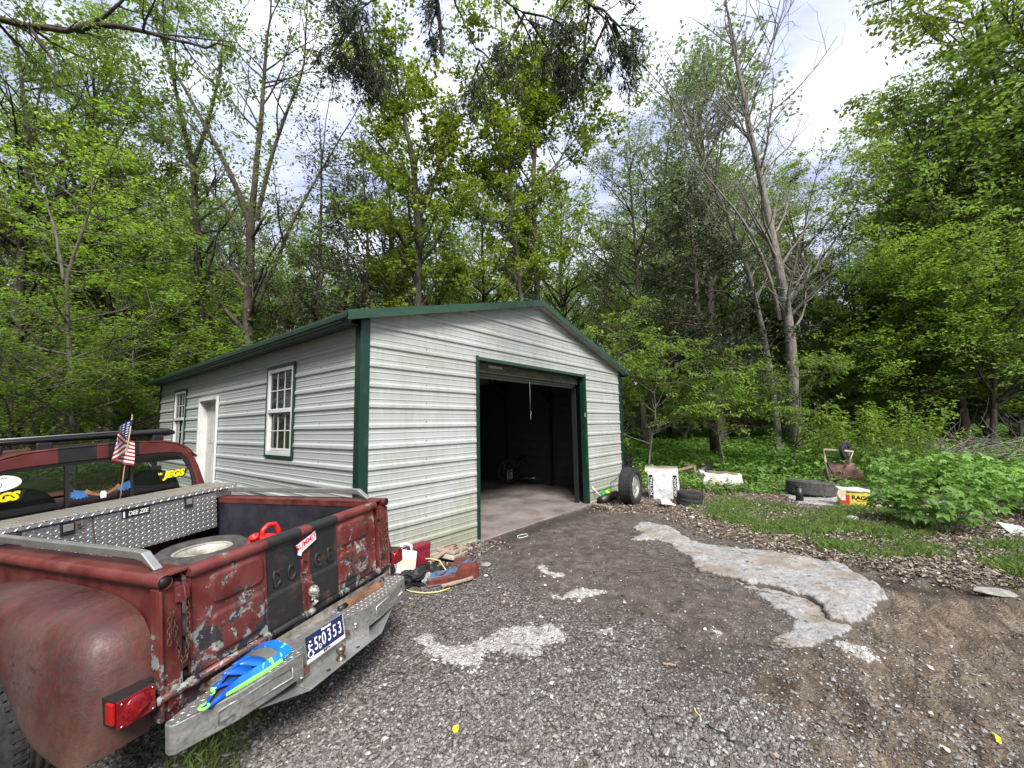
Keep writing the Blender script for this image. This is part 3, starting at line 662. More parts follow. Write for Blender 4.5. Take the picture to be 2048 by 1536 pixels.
c = m.mix(m.thr(n2, 0.50, 0.68), c, (0.045, 0.024, 0.02)); gr = m.thr(m.noise(2.6, 6, 0.7, m.mapped((1, 1, 0.7), loc=(3, 1, 0))), 0.5, 0.68); c = m.mix(m.math('MULTIPLY', gr, 0.65), c, (0.05, 0.04, 0.036)); c = m.mix(m.math('MULTIPLY', m.thr(n3, 0.5, 0.62), 0.6), c, (0.09, 0.06, 0.055))
bl = m.math('MULTIPLY', m.thr(m.noise(17, 5, 0.6), 0.685, 0.70), m.thr(m.noise(2.0, 2), 0.5, 0.55)); c = m.mix(bl, c, (0.012, 0.016, 0.07))
st_ = m.noise(30, 5, 0.75, m.mapped((0.35, 1.0, 0.9), (0.5, 0.0, 0.3)), 0.6); c = m.mix(m.math('MULTIPLY', m.thr(st_, 0.5, 0.62), m.thr(m.noise(1.9, 3), 0.38, 0.62)), c, (0.030, 0.020, 0.018)); zz_ = m.xyz()[2]; rk = m.thr(m.math('SUBTRACT', m.math('MULTIPLY', m.noise(7, 7, 0.75), 0.5), zz_), 0.22, 0.40); c = m.mix(m.math('MULTIPLY', rk, 0.8), c, (0.055, 0.026, 0.016)); m.color(c); m.rough(m.ramp(n2, [(0.35, 0.42), (0.65, 0.7)])); m.bump(m.math('ADD', n2, st_), 0.45, 0.006); FENDM = m.m
DARKP = plain('dark_bed_paint', (0.018, 0.018, 0.028), 0.6, 0, 0.5, 7); BLACKP = plain('black_plastic', (0.012, 0.012, 0.013), 0.45)
m = Mat('aluminium_bumper', 0.38, 0.75); n = m.noise(4, 8, 0.7, m.mapped((1, 1, 2.5)), 0.5); n2 = m.noise(50, 4)
m.color(m.mix(m.thr(n2, 0.5, 0.75), m.ramp(n, [(0.3, (0.20, 0.195, 0.175)), (0.5, (0.38, 0.38, 0.36)), (0.7, (0.60, 0.60, 0.585))]), (0.2, 0.2, 0.18))); m.rough(m.ramp(n, [(0.3, 0.55), (0.7, 0.32)])); m.bump(n2, 0.15, 0.003); ALU = m.m
def tread(name, base, dirt, rough=0.35, axes=(0, 1), scale=24):
    """diamond plate: short raised bars laid crosswise in alternate cells"""
    m = Mat(name, rough, 0.85); o = m.xyz(); a, b_ = o[axes[0]], o[axes[1]]
    u = m.math('MULTIPLY', m.math('ADD', a, b_), scale*0.7071); v = m.math('MULTIPLY', m.math('SUBTRACT', a, b_), scale*0.7071)
    par = m.math('MODULO', m.math('ADD', m.math('ADD', m.math('FLOOR', u), m.math('FLOOR', v)), 1000.0), 2.0)
    fu = m.math('SUBTRACT', m.math('FRACT', u), 0.5); fv = m.math('SUBTRACT', m.math('FRACT', v), 0.5)
    def bar(p, q): return m.math('SUBTRACT', 1.0, m.math('ADD', m.math('POWER', m.math('MULTIPLY', m.math('ABSOLUTE', p), 2.3), 2.0), m.math('POWER', m.math('MULTIPLY', m.math('ABSOLUTE', q), 7.5), 2.0)), True)
    h = m.math('ADD', m.math('MULTIPLY', bar(fu, fv), par), m.math('MULTIPLY', bar(fv, fu), m.math('SUBTRACT', 1.0, par)))
    n = m.noise(5, 7, 0.7); c = m.mix(m.thr(n, 0.5, 0.72), base, dirt); c = m.mix(m.math('MULTIPLY', m.thr(h, 0.1, 0.6), 0.7), c, (0.8, 0.8, 0.79))
    m.color(c); m.bump(h, 1.0, 0.006); m.rough(m.ramp(n, [(0.3, rough), (0.7, rough+0.25)])); return m.m
TREAD = tread('tread_plate', (0.42, 0.42, 0.41), (0.22, 0.20, 0.17), 0.35, (0, 1), 34)
BOXV = tread('tread_plate_upright', (0.40, 0.405, 0.40), (0.27, 0.26, 0.21), 0.3, (0, 2), 34)
BOXT = tread('tread_plate_lid', (0.36, 0.33, 0.28), (0.20, 0.15, 0.10), 0.45, (0, 1), 26)
RUB = Mat('tyre_rubber', 0.85, 0, 0.3); m = RUB; nn = m.noise(20, 5, 0.7); m.color(m.ramp(nn, [(0.3, (0.010, 0.010, 0.011)), (0.7, (0.035, 0.034, 0.034))])); m.bump(m.noise(90, 3), 0.3, 0.002); RUB = m.m
RUBD = plain('dusty_rubber', (0.05, 0.047, 0.045), 0.9, 0, 0.4, 14)
LENS = Mat('red_lens', 0.12, 0, 0.6); LENS.color(LENS.ramp(LENS.voro(90), [(0.2, (0.10, 0.002, 0.004)), (0.8, (0.20, 0.005, 0.008))])); LENS.bump(LENS.voro(90), 0.2, 0.002); LENS = LENS.m
LENSB = plain('bright_red_lens', (0.34, 0.008, 0.008), 0.15)
CHROME = plain('chrome', (0.6, 0.6, 0.58), 0.15, 1.0); STEEL = plain('galvanised', (0.45, 0.45, 0.43), 0.4, 0.8)
t = thing('pickup_truck', 'rusty red stepside pickup with black stripes backed up beside the garage corner', 'truck', (0, 0, 0), frame=TM)
# tailgate --------------------------------------------------------
def emboss_gate():
    """front sheet of the gate as a height field: two pressed panels on each side, a sunk middle and raised letters' plinth"""
    xs_ = np.arange(-0.655, 0.6551, 0.0065); zs_ = np.arange(0.018, 0.5061, 0.0065); gx, gz_ = np.meshgrid(xs_, zs_); x = gx.ravel(); z = gz_.ravel(); y = np.zeros(x.shape)
    def rr(x0, x1, z0, z1, r, e):
        dx = np.maximum(np.maximum(x0+r-x, x-(x1-r)), 0); dz = np.maximum(np.maximum(z0+r-z, z-(z1-r)), 0); d = r-np.hypot(dx, dz)
        inside = (x > x0) & (x < x1) & (z > z0) & (z < z1); return smooth(np.where(inside, d, -1)/e)
    for s in (-1, 1):
        a, b_ = (-0.575, -0.275) if s < 0 else (0.275, 0.575)
        y -= 0.013*rr(a, b_, 0.30, 0.465, 0.045, 0.02); y -= 0.013*rr(a, b_, 0.05, 0.265, 0.035, 0.02)
    y += 0.010*rr(-0.262, 0.262, 0.205, 0.465, 0.02, 0.015)
    y -= 0.006*smooth((0.205-z)/0.012)*smooth((0.27-abs(x))/0.01)
    # dents
    y += 0.004*np.sin(x*21+1)*np.sin(z*17)*0.5
    k = len(xs_); n = len(zs_); I = (np.arange(n-1)[:, None]*k+np.arange(k-1)[None]).ravel(); F = np.stack([I, I+1, I+k+1, I+k], 1)
    me = np_mesh('pressed_sheet', np.stack([x, y-0.012, z], 1), F, None, True); return me
gate = MB(); gate.box((-0.66, -0.006, 0.012), (0.66, 0.028, 0.50)); tg = gate.build('tailgate', GATE, t, frame=TM, bevel=0.004)
link_mesh('pressed_sheet', emboss_gate(), GATE, tg)
b = MB(); b.smooth = True
b.loft([[(x, -0.028+0.0, 0.488), (x, -0.034, 0.50), (x, -0.034, 0.520), (x, -0.022, 0.532), (x, 0.03, 0.534), (x, 0.044, 0.524), (x, 0.044, 0.500), (x, 0.028, 0.492)] for x in np.linspace(-0.668, 0.668, 12)], caps=True)
o = b.build('rim', GATE, tg); shade_auto(o, 50)
for i, ch in enumerate('DODGE'):
    xc = -0.192+i*0.0985
    me = text_mesh(ch, 0.132, 0.006, bold=0.0, sx=0.62, bev=0.003); me.transform(face_T((xc, -0.006, 0.282)))
    link_mesh('letter', me, GATE, tg)
b = MB(); b.smooth = True; b.tube([(-0.815, -0.02, -0.004), (0.80, -0.02, -0.004)], 0.019, 14)
for x in (-0.665, -0.03, 0.03, 0.665, -0.27, 0.27): b.tube([(x-0.02, -0.02, -0.004), (x+0.02, -0.02, -0.004)], 0.0235, 14)
b.build('hinge_rod', GATE, t)
# sticker SUMMIT
STW = plain('sticker_white', (0.78, 0.78, 0.78), 0.4, var=0.02); STR = plain('sticker_red', (0.62, 0.02, 0.015), 0.4, var=0.02); STB = plain('sticker_blue', (0.015, 0.03, 0.16), 0.4, var=0.02)
def T_at(x, z, y=-0.0285, rot=0.0): return Matrix.Translation((x, y, z)) @ Matrix.Rotation(rot, 4, 'Y') 
def flat(name, poly, y, T, mat, par, th=0.0006):
    b = MB(); b.prism(poly, y, y+th, T); return b.build(name, mat, par)
Ts = T_at(0.008, 0.432, -0.021, -0.30)
flat('sticker', [(-0.085, -0.035), (-0.06, -0.062), (-0.05, -0.04), (0.078, -0.030), (0.088, 0.02), (0.10, 0.05), (0.06, 0.03), (-0.078, 0.030), (-0.065, 0.002)], 0, Ts, STB, tg)
flat('sticker', [(-0.080, -0.032), (-0.06, -0.054), (-0.047, -0.036), (0.074, -0.026), (0.083, 0.02), (0.09, 0.041), (0.06, 0.026), (-0.072, 0.026), (-0.058, 0.0)], -0.001, Ts, STW, tg)
text('sticker_lettering', 'SUMMIT', 0.048, Ts @ face_T((0.004, -0.0015, 0.003)), STR, tg, bold=0.0015, sx=0.92)
text('sticker_lettering', 'RACING EQUIPMENT', 0.014, Ts @ face_T((0.008, -0.0015, -0.020)), STB, tg, sx=0.95)
# skull latch ornament
SK = Mat('skull_metal', 0.45, 0.3); SK.color(SK.ramp(SK.noise(60, 4, 0.7), [(0.4, (0.05, 0.05, 0.04)), (0.6, (0.45, 0.45, 0.40))])); SK = SK.m
sk = MB(); sk.smooth = True
for (c0, r_, sc) in (((0.022, -0.055, 0.125), 0.036, (0.9, 0.95, 1.05)), ((0.022, -0.068, 0.10), 0.024, (1.1, 0.7, 0.8)), ((0.022, -0.058, 0.062), 0.017, (0.95, 1.0, 1.5)), ((-0.004, -0.07, 0.088), 0.009, (1.2, 1, 0.8)), ((0.048, -0.07, 0.088), 0.009, (1.2, 1, 0.8))):
    pr_ = [(math.sin(PI*k/8)*r_, -math.cos(PI*k/8)*r_) for k in range(9)]; pr_[0] = (0.0005, -r_); pr_[-1] = (0.0005, r_)
    sk.lathe(pr_, 12, Matrix.Translation(c0) @ Matrix.Diagonal((*sc, 1)))
sko = sk.build('skull_ornament', SK, tg)
b = MB(); b.smooth = True
for x in (0.010, 0.036): b.lathe([(0.0005, -0.006), (0.007, -0.004), (0.0085, 0), (0.007, 0.004), (0.0005, 0.006)], 8, Matrix.Translation((x, -0.0885, 0.102)))
b.lathe([(0.0005, -0.004), (0.004, 0), (0.0005, 0.006)], 6, Matrix.Translation((0.023, -0.088, 0.088)))
b.build('eye_socket', BLACKP, sko)
b = MB()
for k in range(6): b.box((0.0105+k*0.004, -0.0765, 0.058), (0.0135+k*0.004, -0.0725, 0.068))
b.build('tooth', plain('bone', (0.55, 0.53, 0.45)), sko)
b = MB(); b.box((0.0, -0.03, 0.02), (0.05, -0.02, 0.17)); b.build('latch_plate', CHIP, tg, bevel=0.003)
# bed -------------------------------------------------------------
BL = 2.24
bed = MB(); bed.box((-0.665, 0.05, -0.02), (0.665, BL, 0.0)); bd = bed.build('bed_floor', DARKP, t)
b = MB()
for k in range(7): b.box((-0.62+k*0.19, 0.06, 0.002), (-0.50+k*0.19, 1.78, 0.018))
b.build('floor_board', plain('bed_boards', (0.05, 0.035, 0.03), 0.8, 0, 0.4, 6), t, bevel=0.004)
def side(s):
    b = MB(); X = lambda a: s*a
    x0, x1 = sorted((X(0.735), X(0.765))); b.box((x0, 0.0, -0.13), (x1, BL, 0.49)); o = b.build('bed_side', REDP, t)
    b = MB(); b.smooth = True    # pressed rib along the lower side
    b.tube([(X(0.766), 0.02, 0.235), (X(0.766), 0.35, 0.235), (X(0.766), BL, 0.235)], 0.010, 6); b.tube([(X(0.766), 0.02, 0.03), (X(0.766), BL, 0.03)], 0.012, 6); b.build('side_rib', REDP, t)
    b = MB(); x0, x1 = sorted((X(0.67), X(0.734))); b.box((x0, 0.04, 0.0), (x1, BL, 0.487)); b.build('inner_side', DARKP, t)
    b = MB(); b.smooth = True
    b.tube([(X(0.778), -0.035, 0.508), (X(0.778), BL, 0.508)], 0.030, 18, cap=False); o = b.build('rail_roll', REDP, t)
    b = MB(); b.smooth = True; b.tube([(X(0.778), -0.030, 0.508), (X(0.778), BL, 0.508)], 0.0262, 18); b.build('rail_bore', BLACKP, t)
    b = MB(); x0, x1 = sorted((X(0.665), X(0.778))); b.box((x0, -0.01, 0.522), (x1, BL, 0.5365)); b.box((sorted((X(0.665), X(0.675)))[0], 0.04, 0.488), (sorted((X(0.665), X(0.675)))[1], BL, 0.522)); b.build('rail_top', REDP, t, bevel=0.003)
    # stake post with gusset and latch pieces
    b = MB(); x0, x1 = sorted((X(0.70), X(0.80))); b.box((x0, -0.012, -0.115), (x1, 0.045, 0.478)); x0, x1 = sorted((X(0.785), X(0.80))); b.box((x0, -0.03, -0.105), (x1, -0.012, 0.47)); b.build('rear_post', CHIP, t, bevel=0.006)
    b = MB(); x0, x1 = sorted((X(0.715), X(0.77))); b.box((x0, -0.024, -0.075), (x1, -0.0125, 0.045)); b.smooth = True; b.cyl((X(0.742), -0.034, 0.015), (X(0.742), -0.022, 0.015), 0.016, 10); b.cyl((X(0.742), -0.03, -0.055), (X(0.742), -0.022, -0.055), 0.010, 8); b.build('hinge_bracket', CHIP, t, bevel=0.002)
    b = MB(); x0, x1 = sorted((X(0.675), X(0.735))); b.box((x0, -0.03, 0.395), (x1, -0.02, 0.465)); b.smooth = True; b.tube([(X(0.70), -0.032, 0.46), (X(0.70), -0.045, 0.40), (X(0.715), -0.03, 0.39)], 0.005, 6); b.build('latch', CHIP, t, bevel=0.002)
    # chains
    ch = MB(); ch.smooth = True
    def link(p, d, roll):
        d = Vector(d).normalized(); q = d.to_track_quat('Z', 'Y').to_matrix().to_4x4() @ Matrix.Rotation(roll, 4, 'Z'); P = [(0.008*math.cos(a), 0, 0.0165*math.sin(a)) for a in np.linspace(0, 2*PI, 9)[:-1]]
        ch.tube(P, 0.0028, 5, False, Matrix.Translation(p) @ q, True)
    for path in ([(0.765, -0.04, 0.355), (0.770, -0.04, 0.22), (0.765, -0.04, 0.19)], [(0.752, -0.042, 0.355), (0.742, -0.042, 0.24), (0.730, -0.042, 0.15), (0.715, -0.042, 0.10), (0.700, -0.042, 0.15), (0.690, -0.042, 0.28), (0.693, -0.042, 0.43)]):
        P = [Vector((X(a), y_, z_)) for a, y_, z_ in path]; L_ = [0]
        for p, q in zip(P[:-1], P[1:]): L_.append(L_[-1]+(q-p).length)
        k = int(L_[-1]/0.024)
        for i in range(k):
            d = i*0.024; j = max(jj for jj in range(len(P)-1) if L_[jj] <= d); f = (d-L_[j])/(L_[j+1]-L_[j]); link(P[j].lerp(P[j+1], f), P[j+1]-P[j], (i % 2)*PI/2+0.4)
    ch.build('chain', CHAINM, t)
    # aluminium tie-down rail
    b = MB(); b.smooth = False; yb = 0.10
    path = [(0.735, yb, 0.541), (0.735, yb+0.10, 0.597), (0.735, yb+0.16, 0.602), (0.735, 1.79, 0.602)]
    rings = []
    for i, (x, y_, z_) in enumerate(path):
        wd, h_ = (0.040, 0.010) if i == 0 else (0.040, 0.040)
        rings.append([(X(x)-wd/2, y_, z_-h_/2), (X(x)+wd/2, y_, z_-h_/2), (X(x)+wd/2, y_, z_+h_/2), (X(x)-wd/2, y_, z_+h_/2)])
    b.loft(rings, caps=True); b.build('tie_down_rail', STEEL, t, bevel=0.005)
    # fender ------------------------------------------------------
    I = [(1.80, 0.02), (1.76, 0.15), (1.66, 0.28), (1.50, 0.375), (1.31, 0.412), (0.99, 0.430), (0.68, 0.424), (0.40, 0.412), (0.26, 0.380), (0.16, 0.340), (0.105, 0.275), (0.075, 0.19), (0.06, 0.08), (0.06, -0.05), (0.065, -0.15)]
    wc = (1.02, -0.23)
    A = [(1.50, -0.20), (1.49, -0.10), (1.44, 0.02), (1.36, 0.12), (1.24, 0.195), (1.02, 0.235), (0.83, 0.195), (0.70, 0.115), (0.62, 0.045), (0.56, -0.01), (0.51, -0.055), (0.455, -0.09), (0.40, -0.115), (0.30, -0.135), (0.20, -0.140)]
    rings = []
    for (iy, iz), (ay, az) in zip(I, A):
        r = []
        for q in np.linspace(0, 1, 13):
            # outward then down: superellipse blend of inner edge to skirt edge
            a = q*PI/2; ox = math.sin(a)**0.75; dn = 1-math.cos(a)**0.55 if q < 1 else 1.0
            x = 0.772+0.285*ox; yy = iy+(ay-iy)*dn**1.15; zz = iz+(az-iz)*dn**1.15
            r.append((X(x), yy, zz))
        r.append((X(1.045), ay+(wc[0]-ay)*0.03, az+(wc[1]-az)*0.03)); r.append((X(1.02), ay+(wc[0]-ay)*0.03, az+(wc[1]-az)*0.04)); rings.append(r)
    b = MB(); b.smooth = True; b.loft(rings, close=False); o = b.build('fender', FENDM, t, sub=2)
    # rear skirt closing between fender bottom and bed
    # tail light box on a bracket
    x0, x1 = sorted((X(0.825), X(0.955)))
    b = MB(); b.box((x0, -0.022, -0.025), (x1, 0.09, 0.088)); b.box((sorted((X(0.76), X(0.83)))[0], 0.02, 0.05), (sorted((X(0.76), X(0.83)))[1], 0.05, 0.09)); tl = b.build('tail_light', BLACKP, t, bevel=0.003)
    b = MB(); b.box((x0-0.002, -0.034, -0.022), (x1+0.002, -0.0225, 0.088)); b.smooth = True
    b.lathe([(0.05, 0.0), (0.048, 0.005), (0.02, 0.011), (0.0005, 0.0115)], 24, Matrix.Translation((X(0.89), -0.034, 0.033)) @ Matrix.Rotation(PI/2, 4, 'X')); b.build('lens', LENS, tl, bevel=0.002)
    b = MB(); xo = sorted((X(0.956), X(0.968))); b.box((xo[0], -0.015, 0.0), (xo[1], 0.035, 0.082)); b.build('side_lens', LENSB, tl, bevel=0.002)
    b = MB(); b.smooth = True
    for xx in (0.835, 0.945):
        for zz in (-0.012, 0.078): b.cyl((X(xx), -0.039, zz), (X(xx), -0.033, zz), 0.0045, 6)
    b.build('screw', CHROME, tl)
side(-1); side(1)
# head board, rear sill, frame
b = MB(); b.box((-0.735, BL-0.03, -0.05), (0.735, BL, 0.50)); b.build('bed_front', REDP, t)
b = MB(); b.box((-0.70, 0.0, -0.125), (0.70, 0.045, -0.03)); b.smooth = True
o = b.build('rear_sill', CHIP, t, bevel=0.004)
b = MB(); b.box((-0.42, 0.0, -0.24), (-0.33, 4.6, -0.13)); b.box((0.33, 0.0, -0.24), (0.42, 4.6, -0.13)); b.box((-0.55, 0.9, -0.27), (0.55, 1.14, -0.20)); b.build('frame_rail', BLACKP, t)
# wheels ----------------------------------------------------------
def tyre_mesh(R_, W_, rim, n=40, ridge=5, lugs=True):
    b = MB(); b.smooth = True; h = W_/2
    pr_ = [(rim, -h*0.72), (rim+0.01, -h*0.86), (rim+(R_-rim)*0.35, -h*1.0), (rim+(R_-rim)*0.72, -h*0.98), (R_-0.012, -h*0.80)]
    for k in range(ridge):
        z0 = -h*0.80+k*(1.6*h/ridge); z1 = z0+1.6*h/ridge
        pr_ += [(R_, z0+0.004), (R_, z1-0.006), (R_-0.008, z1-0.004)]
    pr_ += [(R_-0.012, h*0.80), (rim+(R_-rim)*0.72, h*0.98), (rim+(R_-rim)*0.35, h*1.0), (rim+0.01, h*0.86), (rim, h*0.72)]
    V = []; F = []
    for i, (r, z) in enumerate(pr_):
        for k in range(n): V.append((r*math.cos(2*PI*k/n), r*math.sin(2*PI*k/n), z))
    for i in range(len(pr_)-1):
        for k in range(n): F.append((i*n+k, i*n+(k+1) % n, (i+1)*n+(k+1) % n, (i+1)*n+k))
    b.add(V, F)
    if lugs:
        b.smooth = False
        for k in range(n):
            for s in (-1, 1):
                a = 2*PI*(k+0.25*s)/n; T = Matrix.Rotation(a, 4, 'Z'); b.box((R_-0.03, -0.012, s*h*0.62-h*0.24), (R_+0.003, 0.012, s*h*0.62+h*0.24), T)
    return b
def rim_mesh(b, r, h, face, spokes=5, hub=0.05, deep=0.4):
    """face: z of outer side"""
    s = 1 if face > 0 else -1
    b.smooth = True
    b.lathe([(r*0.97, -s*h*0.8), (r*0.86, -s*h*0.7), (r*0.84, s*h*0.3), (r*0.92, s*h*0.62), (r, s*h*0.74), (r*1.02, s*h*0.80), (r*1.0, s*h*0.82), (r*0.93, s*h*0.72)], 36)
    f = s*h*deep
    b.lathe([(0.0005, f+s*0.012), (hub, f+s*0.012), (hub*1.15, f), (hub*1.15, f-s*0.03)], 20)
    b.smooth = False
    for k in range(spokes):
        T = Matrix.Rotation(2*PI*k/spokes, 4, 'Z'); w0, w1 = hub*0.62, hub*0.85
        z0, z1 = sorted((f-s*0.03, f+s*0.004)); zz0, zz1 = sorted((f-s*0.02, f+s*0.012))
        b.add([(hub*0.8, -w0, z0), (r*0.90, -w1, zz0), (r*0.90, w1, zz0), (hub*0.8, w0, z0), (hub*0.8, -w0*0.8, z1), (r*0.90, -w1*0.8, zz1), (r*0.90, w1*0.8, zz1), (hub*0.8, w0*0.8, z1)], [(0,3,2,1),(4,5,6,7),(0,1,5,4),(1,2,6,5),(2,3,7,6),(3,0,4,7)], T)
RIMC = dirty('cream_rim', (0.42, 0.40, 0.34), (0.15, 0.12, 0.09), 0.45, 0.3, 0.5)
for x, y_ in ((-0.925, 1.02), (0.925, 1.02), (-0.86, 4.05), (0.86, 4.05)):
    T = Matrix.Translation((x, y_, GL+0.338)) @ Matrix.Rotation(PI/2*(1 if x > 0 else -1), 4, 'Y')
    w_ = MB(); w_.smooth = True; rim_mesh(w_, 0.19, 0.10, 1); me_T = w_.v; w_.v = [tuple(T @ Vector(p)) for p in w_.v]; wo = w_.build('wheel', RIMC, t)
    q = tyre_mesh(0.34, 0.22, 0.19, 44); q.v = [tuple(T @ Vector(p)) for p in q.v]; q.build('tyre', RUB, wo)
# bumper ----------------------------------------------------------
zt, zb = -0.058, -0.188
plan_rear = [(-0.835, -0.115), (-0.838, -0.150), (-0.825, -0.168), (-0.60, -0.240), (-0.42, -0.262), (-0.262, -0.268)]
def bump_block(rear, frontl, name='bumper_end'):
    b = MB(); P = rear+frontl; n = len(P)
    b.add([(x, y_, zb) for x, y_ in P]+[(x, y_, zt-0.003) for x, y_ in P], [tuple(range(n-1, -1, -1))]+[(i, (i+1) % n, n+(i+1) % n, n+i) for i in range(n)]+[tuple(range(n, 2*n))])
    o = b.build(name, ALU, t, bevel=0.006)
    b = MB(); cx = sum(p[0] for p in P)/n; cy = sum(p[1] for p in P)/n
    Q = [(cx+(x-cx)*0.985, cy+(y_-cy)*0.94) for x, y_ in P]; b.add([(x, y_, zt) for x, y_ in Q], [tuple(range(n))]); b.build('step_pad', TREAD, t)
    # pressed groove on the face
    return o
bl = bump_block(plan_rear, [(-0.262, -0.062), (-0.60, -0.075), (-0.72, -0.085)])
br_ = bump_block([(0.10, -0.218), (0.262, -0.268), (0.42, -0.262), (0.60, -0.240), (0.74, -0.205), (0.758, -0.185), (0.765, -0.115)], [(0.70, -0.075), (0.60, -0.06), (0.10, -0.055)])
for s_, par in ((-1, bl), (1, br_)):
    b = MB(); xa, xb = (0.33, 0.68) ; ya, yb_ = -0.262-0.004, -0.226
    P = [(s_*xa, -0.2755, -0.095), (s_*xb, -0.2230, -0.095), (s_*xb, -0.2230, -0.150), (s_*xa, -0.2755, -0.150)]
    b.smooth = True; b.tube(P+[P[0]], 0.005, 6); b.build('pressed_outline', ALU, par)
b = MB()   # recessed middle with the plate
b.box((-0.262, -0.222, -0.235), (0.10, -0.212, zt+0.0)); b.box((-0.262, -0.222, zt-0.01), (0.262, -0.055, zt-0.003)); b.box((-0.262, -0.268, zb), (-0.256, -0.212, zt-0.004))
b.add([(0.10, -0.222, -0.235), (0.262, -0.268, -0.235), (0.262, -0.268, zt), (0.10, -0.222, zt), (0.10, -0.212, -0.235), (0.262, -0.258, -0.235), (0.262, -0.258, zt), (0.10, -0.212, zt)], [(0,1,2,3),(7,6,5,4),(3,2,6,7),(0,4,5,1)])
b.build('bumper_middle', ALU, t, bevel=0.003)
b = MB(); b.box((-0.27, -0.335, -0.243), (0.30, -0.20, -0.235)); b.add([(0.30, -0.335, -0.243), (0.52, -0.25, -0.20), (0.52, -0.20, -0.20), (0.30, -0.20, -0.243)], [(0,1,2,3)]); b.add([(-0.27, -0.335, -0.243), (-0.50, -0.25, -0.20), (-0.50, -0.20, -0.20), (-0.27, -0.20, -0.243)], [(3,2,1,0)]); b.build('hitch_plate', STEEL, t, bevel=0.002)
b = MB(); b.smooth = True
for x in (-0.12, 0.115): b.cyl((x, -0.305, -0.2345), (x, -0.305, -0.2335), 0.012, 14)
b.build('bolt_hole', BLACKP, t)
b = MB(); b.smooth = True; b.lathe([(0.028, 0.0), (0.028, 0.008), (0.016, 0.012), (0.014, 0.030), (0.022, 0.036), (0.0275, 0.050), (0.027, 0.062), (0.018, 0.075), (0.0005, 0.079)], 20, Matrix.Translation((-0.012, -0.292, -0.234))); b.build('tow_ball', plain('worn_brass_steel', (0.16, 0.12, 0.09), 0.35, 0.8), t)
b = MB(); b.smooth = True
for p in ((-0.235, -0.23, -0.205), (0.165, -0.248, -0.13)): b.lathe([(0.018, 0), (0.016, 0.008), (0.008, 0.013), (0.0005, 0.014)], 14, Matrix.Translation(p) @ Matrix.Rotation(PI/2, 4, 'X'))
b.build('carriage_bolt', CHROME, t)
b = MB(); b.box((-0.245, -0.252, -0.205), (-0.20, -0.225, -0.165)); b.box((0.075, -0.252, -0.165), (0.11, -0.225, -0.135)); b.build('plate_bracket', RUSTY, t, bevel=0.003)
b = MB(); b.box((-0.60, -0.052, -0.085), (0.735, -0.046, -0.030)); b.box((-0.60, -0.10, -0.088), (0.735, -0.052, -0.060)); b.build('angle_strip', dirty('pitted_aluminium', (0.38, 0.37, 0.34), (0.12, 0.09, 0.07), 0.5, 0.5, 0.7, 12), t)
# licence plate
PT = Matrix.Translation((-0.068, -0.236, -0.088)) @ Matrix.Rotation(0.0, 4, 'Y') @ Matrix.Rotation(-0.10, 4, 'X')
NAVY = plain('plate_navy', (0.012, 0.018, 0.085), 0.35, var=0.05); PWH = plain('plate_white', (0.78, 0.78, 0.78), 0.35, var=0.02)
b = MB(); b.box((-0.143, 0, -0.072), (0.143, 0.002, 0.072), PT); lp = b.build('licence_plate', PWH, t)
b = MB(); b.box((-0.139, -0.001, -0.052), (0.139, 0.0, 0.068), PT); b.build('plate_field', NAVY, lp)
b = MB()
for a, c_ in (((-0.148, -0.004, -0.077), (-0.142, 0.004, 0.077)), ((0.142, -0.004, -0.077), (0.148, 0.004, 0.077)), ((-0.142, -0.004, 0.071), (0.142, 0.004, 0.078)), ((-0.142, -0.004, -0.078), (0.142, 0.004, -0.071))): b.box(a, c_, PT)
b.build('plate_frame', STEEL, lp, bevel=0.001)
tx = lambda s, x, z, sz, sx_=0.62, m_=PWH: text('plate_character', s, sz, PT @ face_T((x, -0.002, z)), m_, lp, bold=0.0012, sx=sx_)
for s_, x in (('5', -0.070), ('0', -0.014), ('3', 0.027), ('5', 0.068), ('3', 0.109)): tx(s_, x, 0.002, 0.098)
tx('P', -0.043, 0.018, 0.036, 0.75); tx('D', -0.043, -0.024, 0.036, 0.75)
tx('Kentucky', 0.01, 0.058, 0.019, 1.0); tx('SMITH', 0.0, -0.0615, 0.017, 1.1, BLACKP)
b = MB(); b.smooth = True; wp = PT @ Matrix.Translation((-0.112, -0.0035, -0.012))
b.tube([(0.019*math.cos(a), 0, 0.019*math.sin(a)-0.018) for a in np.linspace(0.9, 5.6, 12)], 0.0035, 5, T=wp); b.tube([(-0.006, 0, 0.036), (-0.009, 0, 0.012), (0.010, 0, -0.004), (0.014, 0, -0.024), (0.022, 0, -0.022)], 0.0042, 5, T=wp); b.tube([(-0.006, 0, 0.028), (0.006, 0, 0.022), (0.014, 0, 0.026)], 0.0035, 5, T=wp)
b.lathe([(0.0005, -0.006), (0.005, -0.003), (0.006, 0), (0.005, 0.003), (0.0005, 0.006)], 8, wp @ Matrix.Translation((0.002, 0, 0.046))); b.build('wheelchair_symbol', PWH, lp)
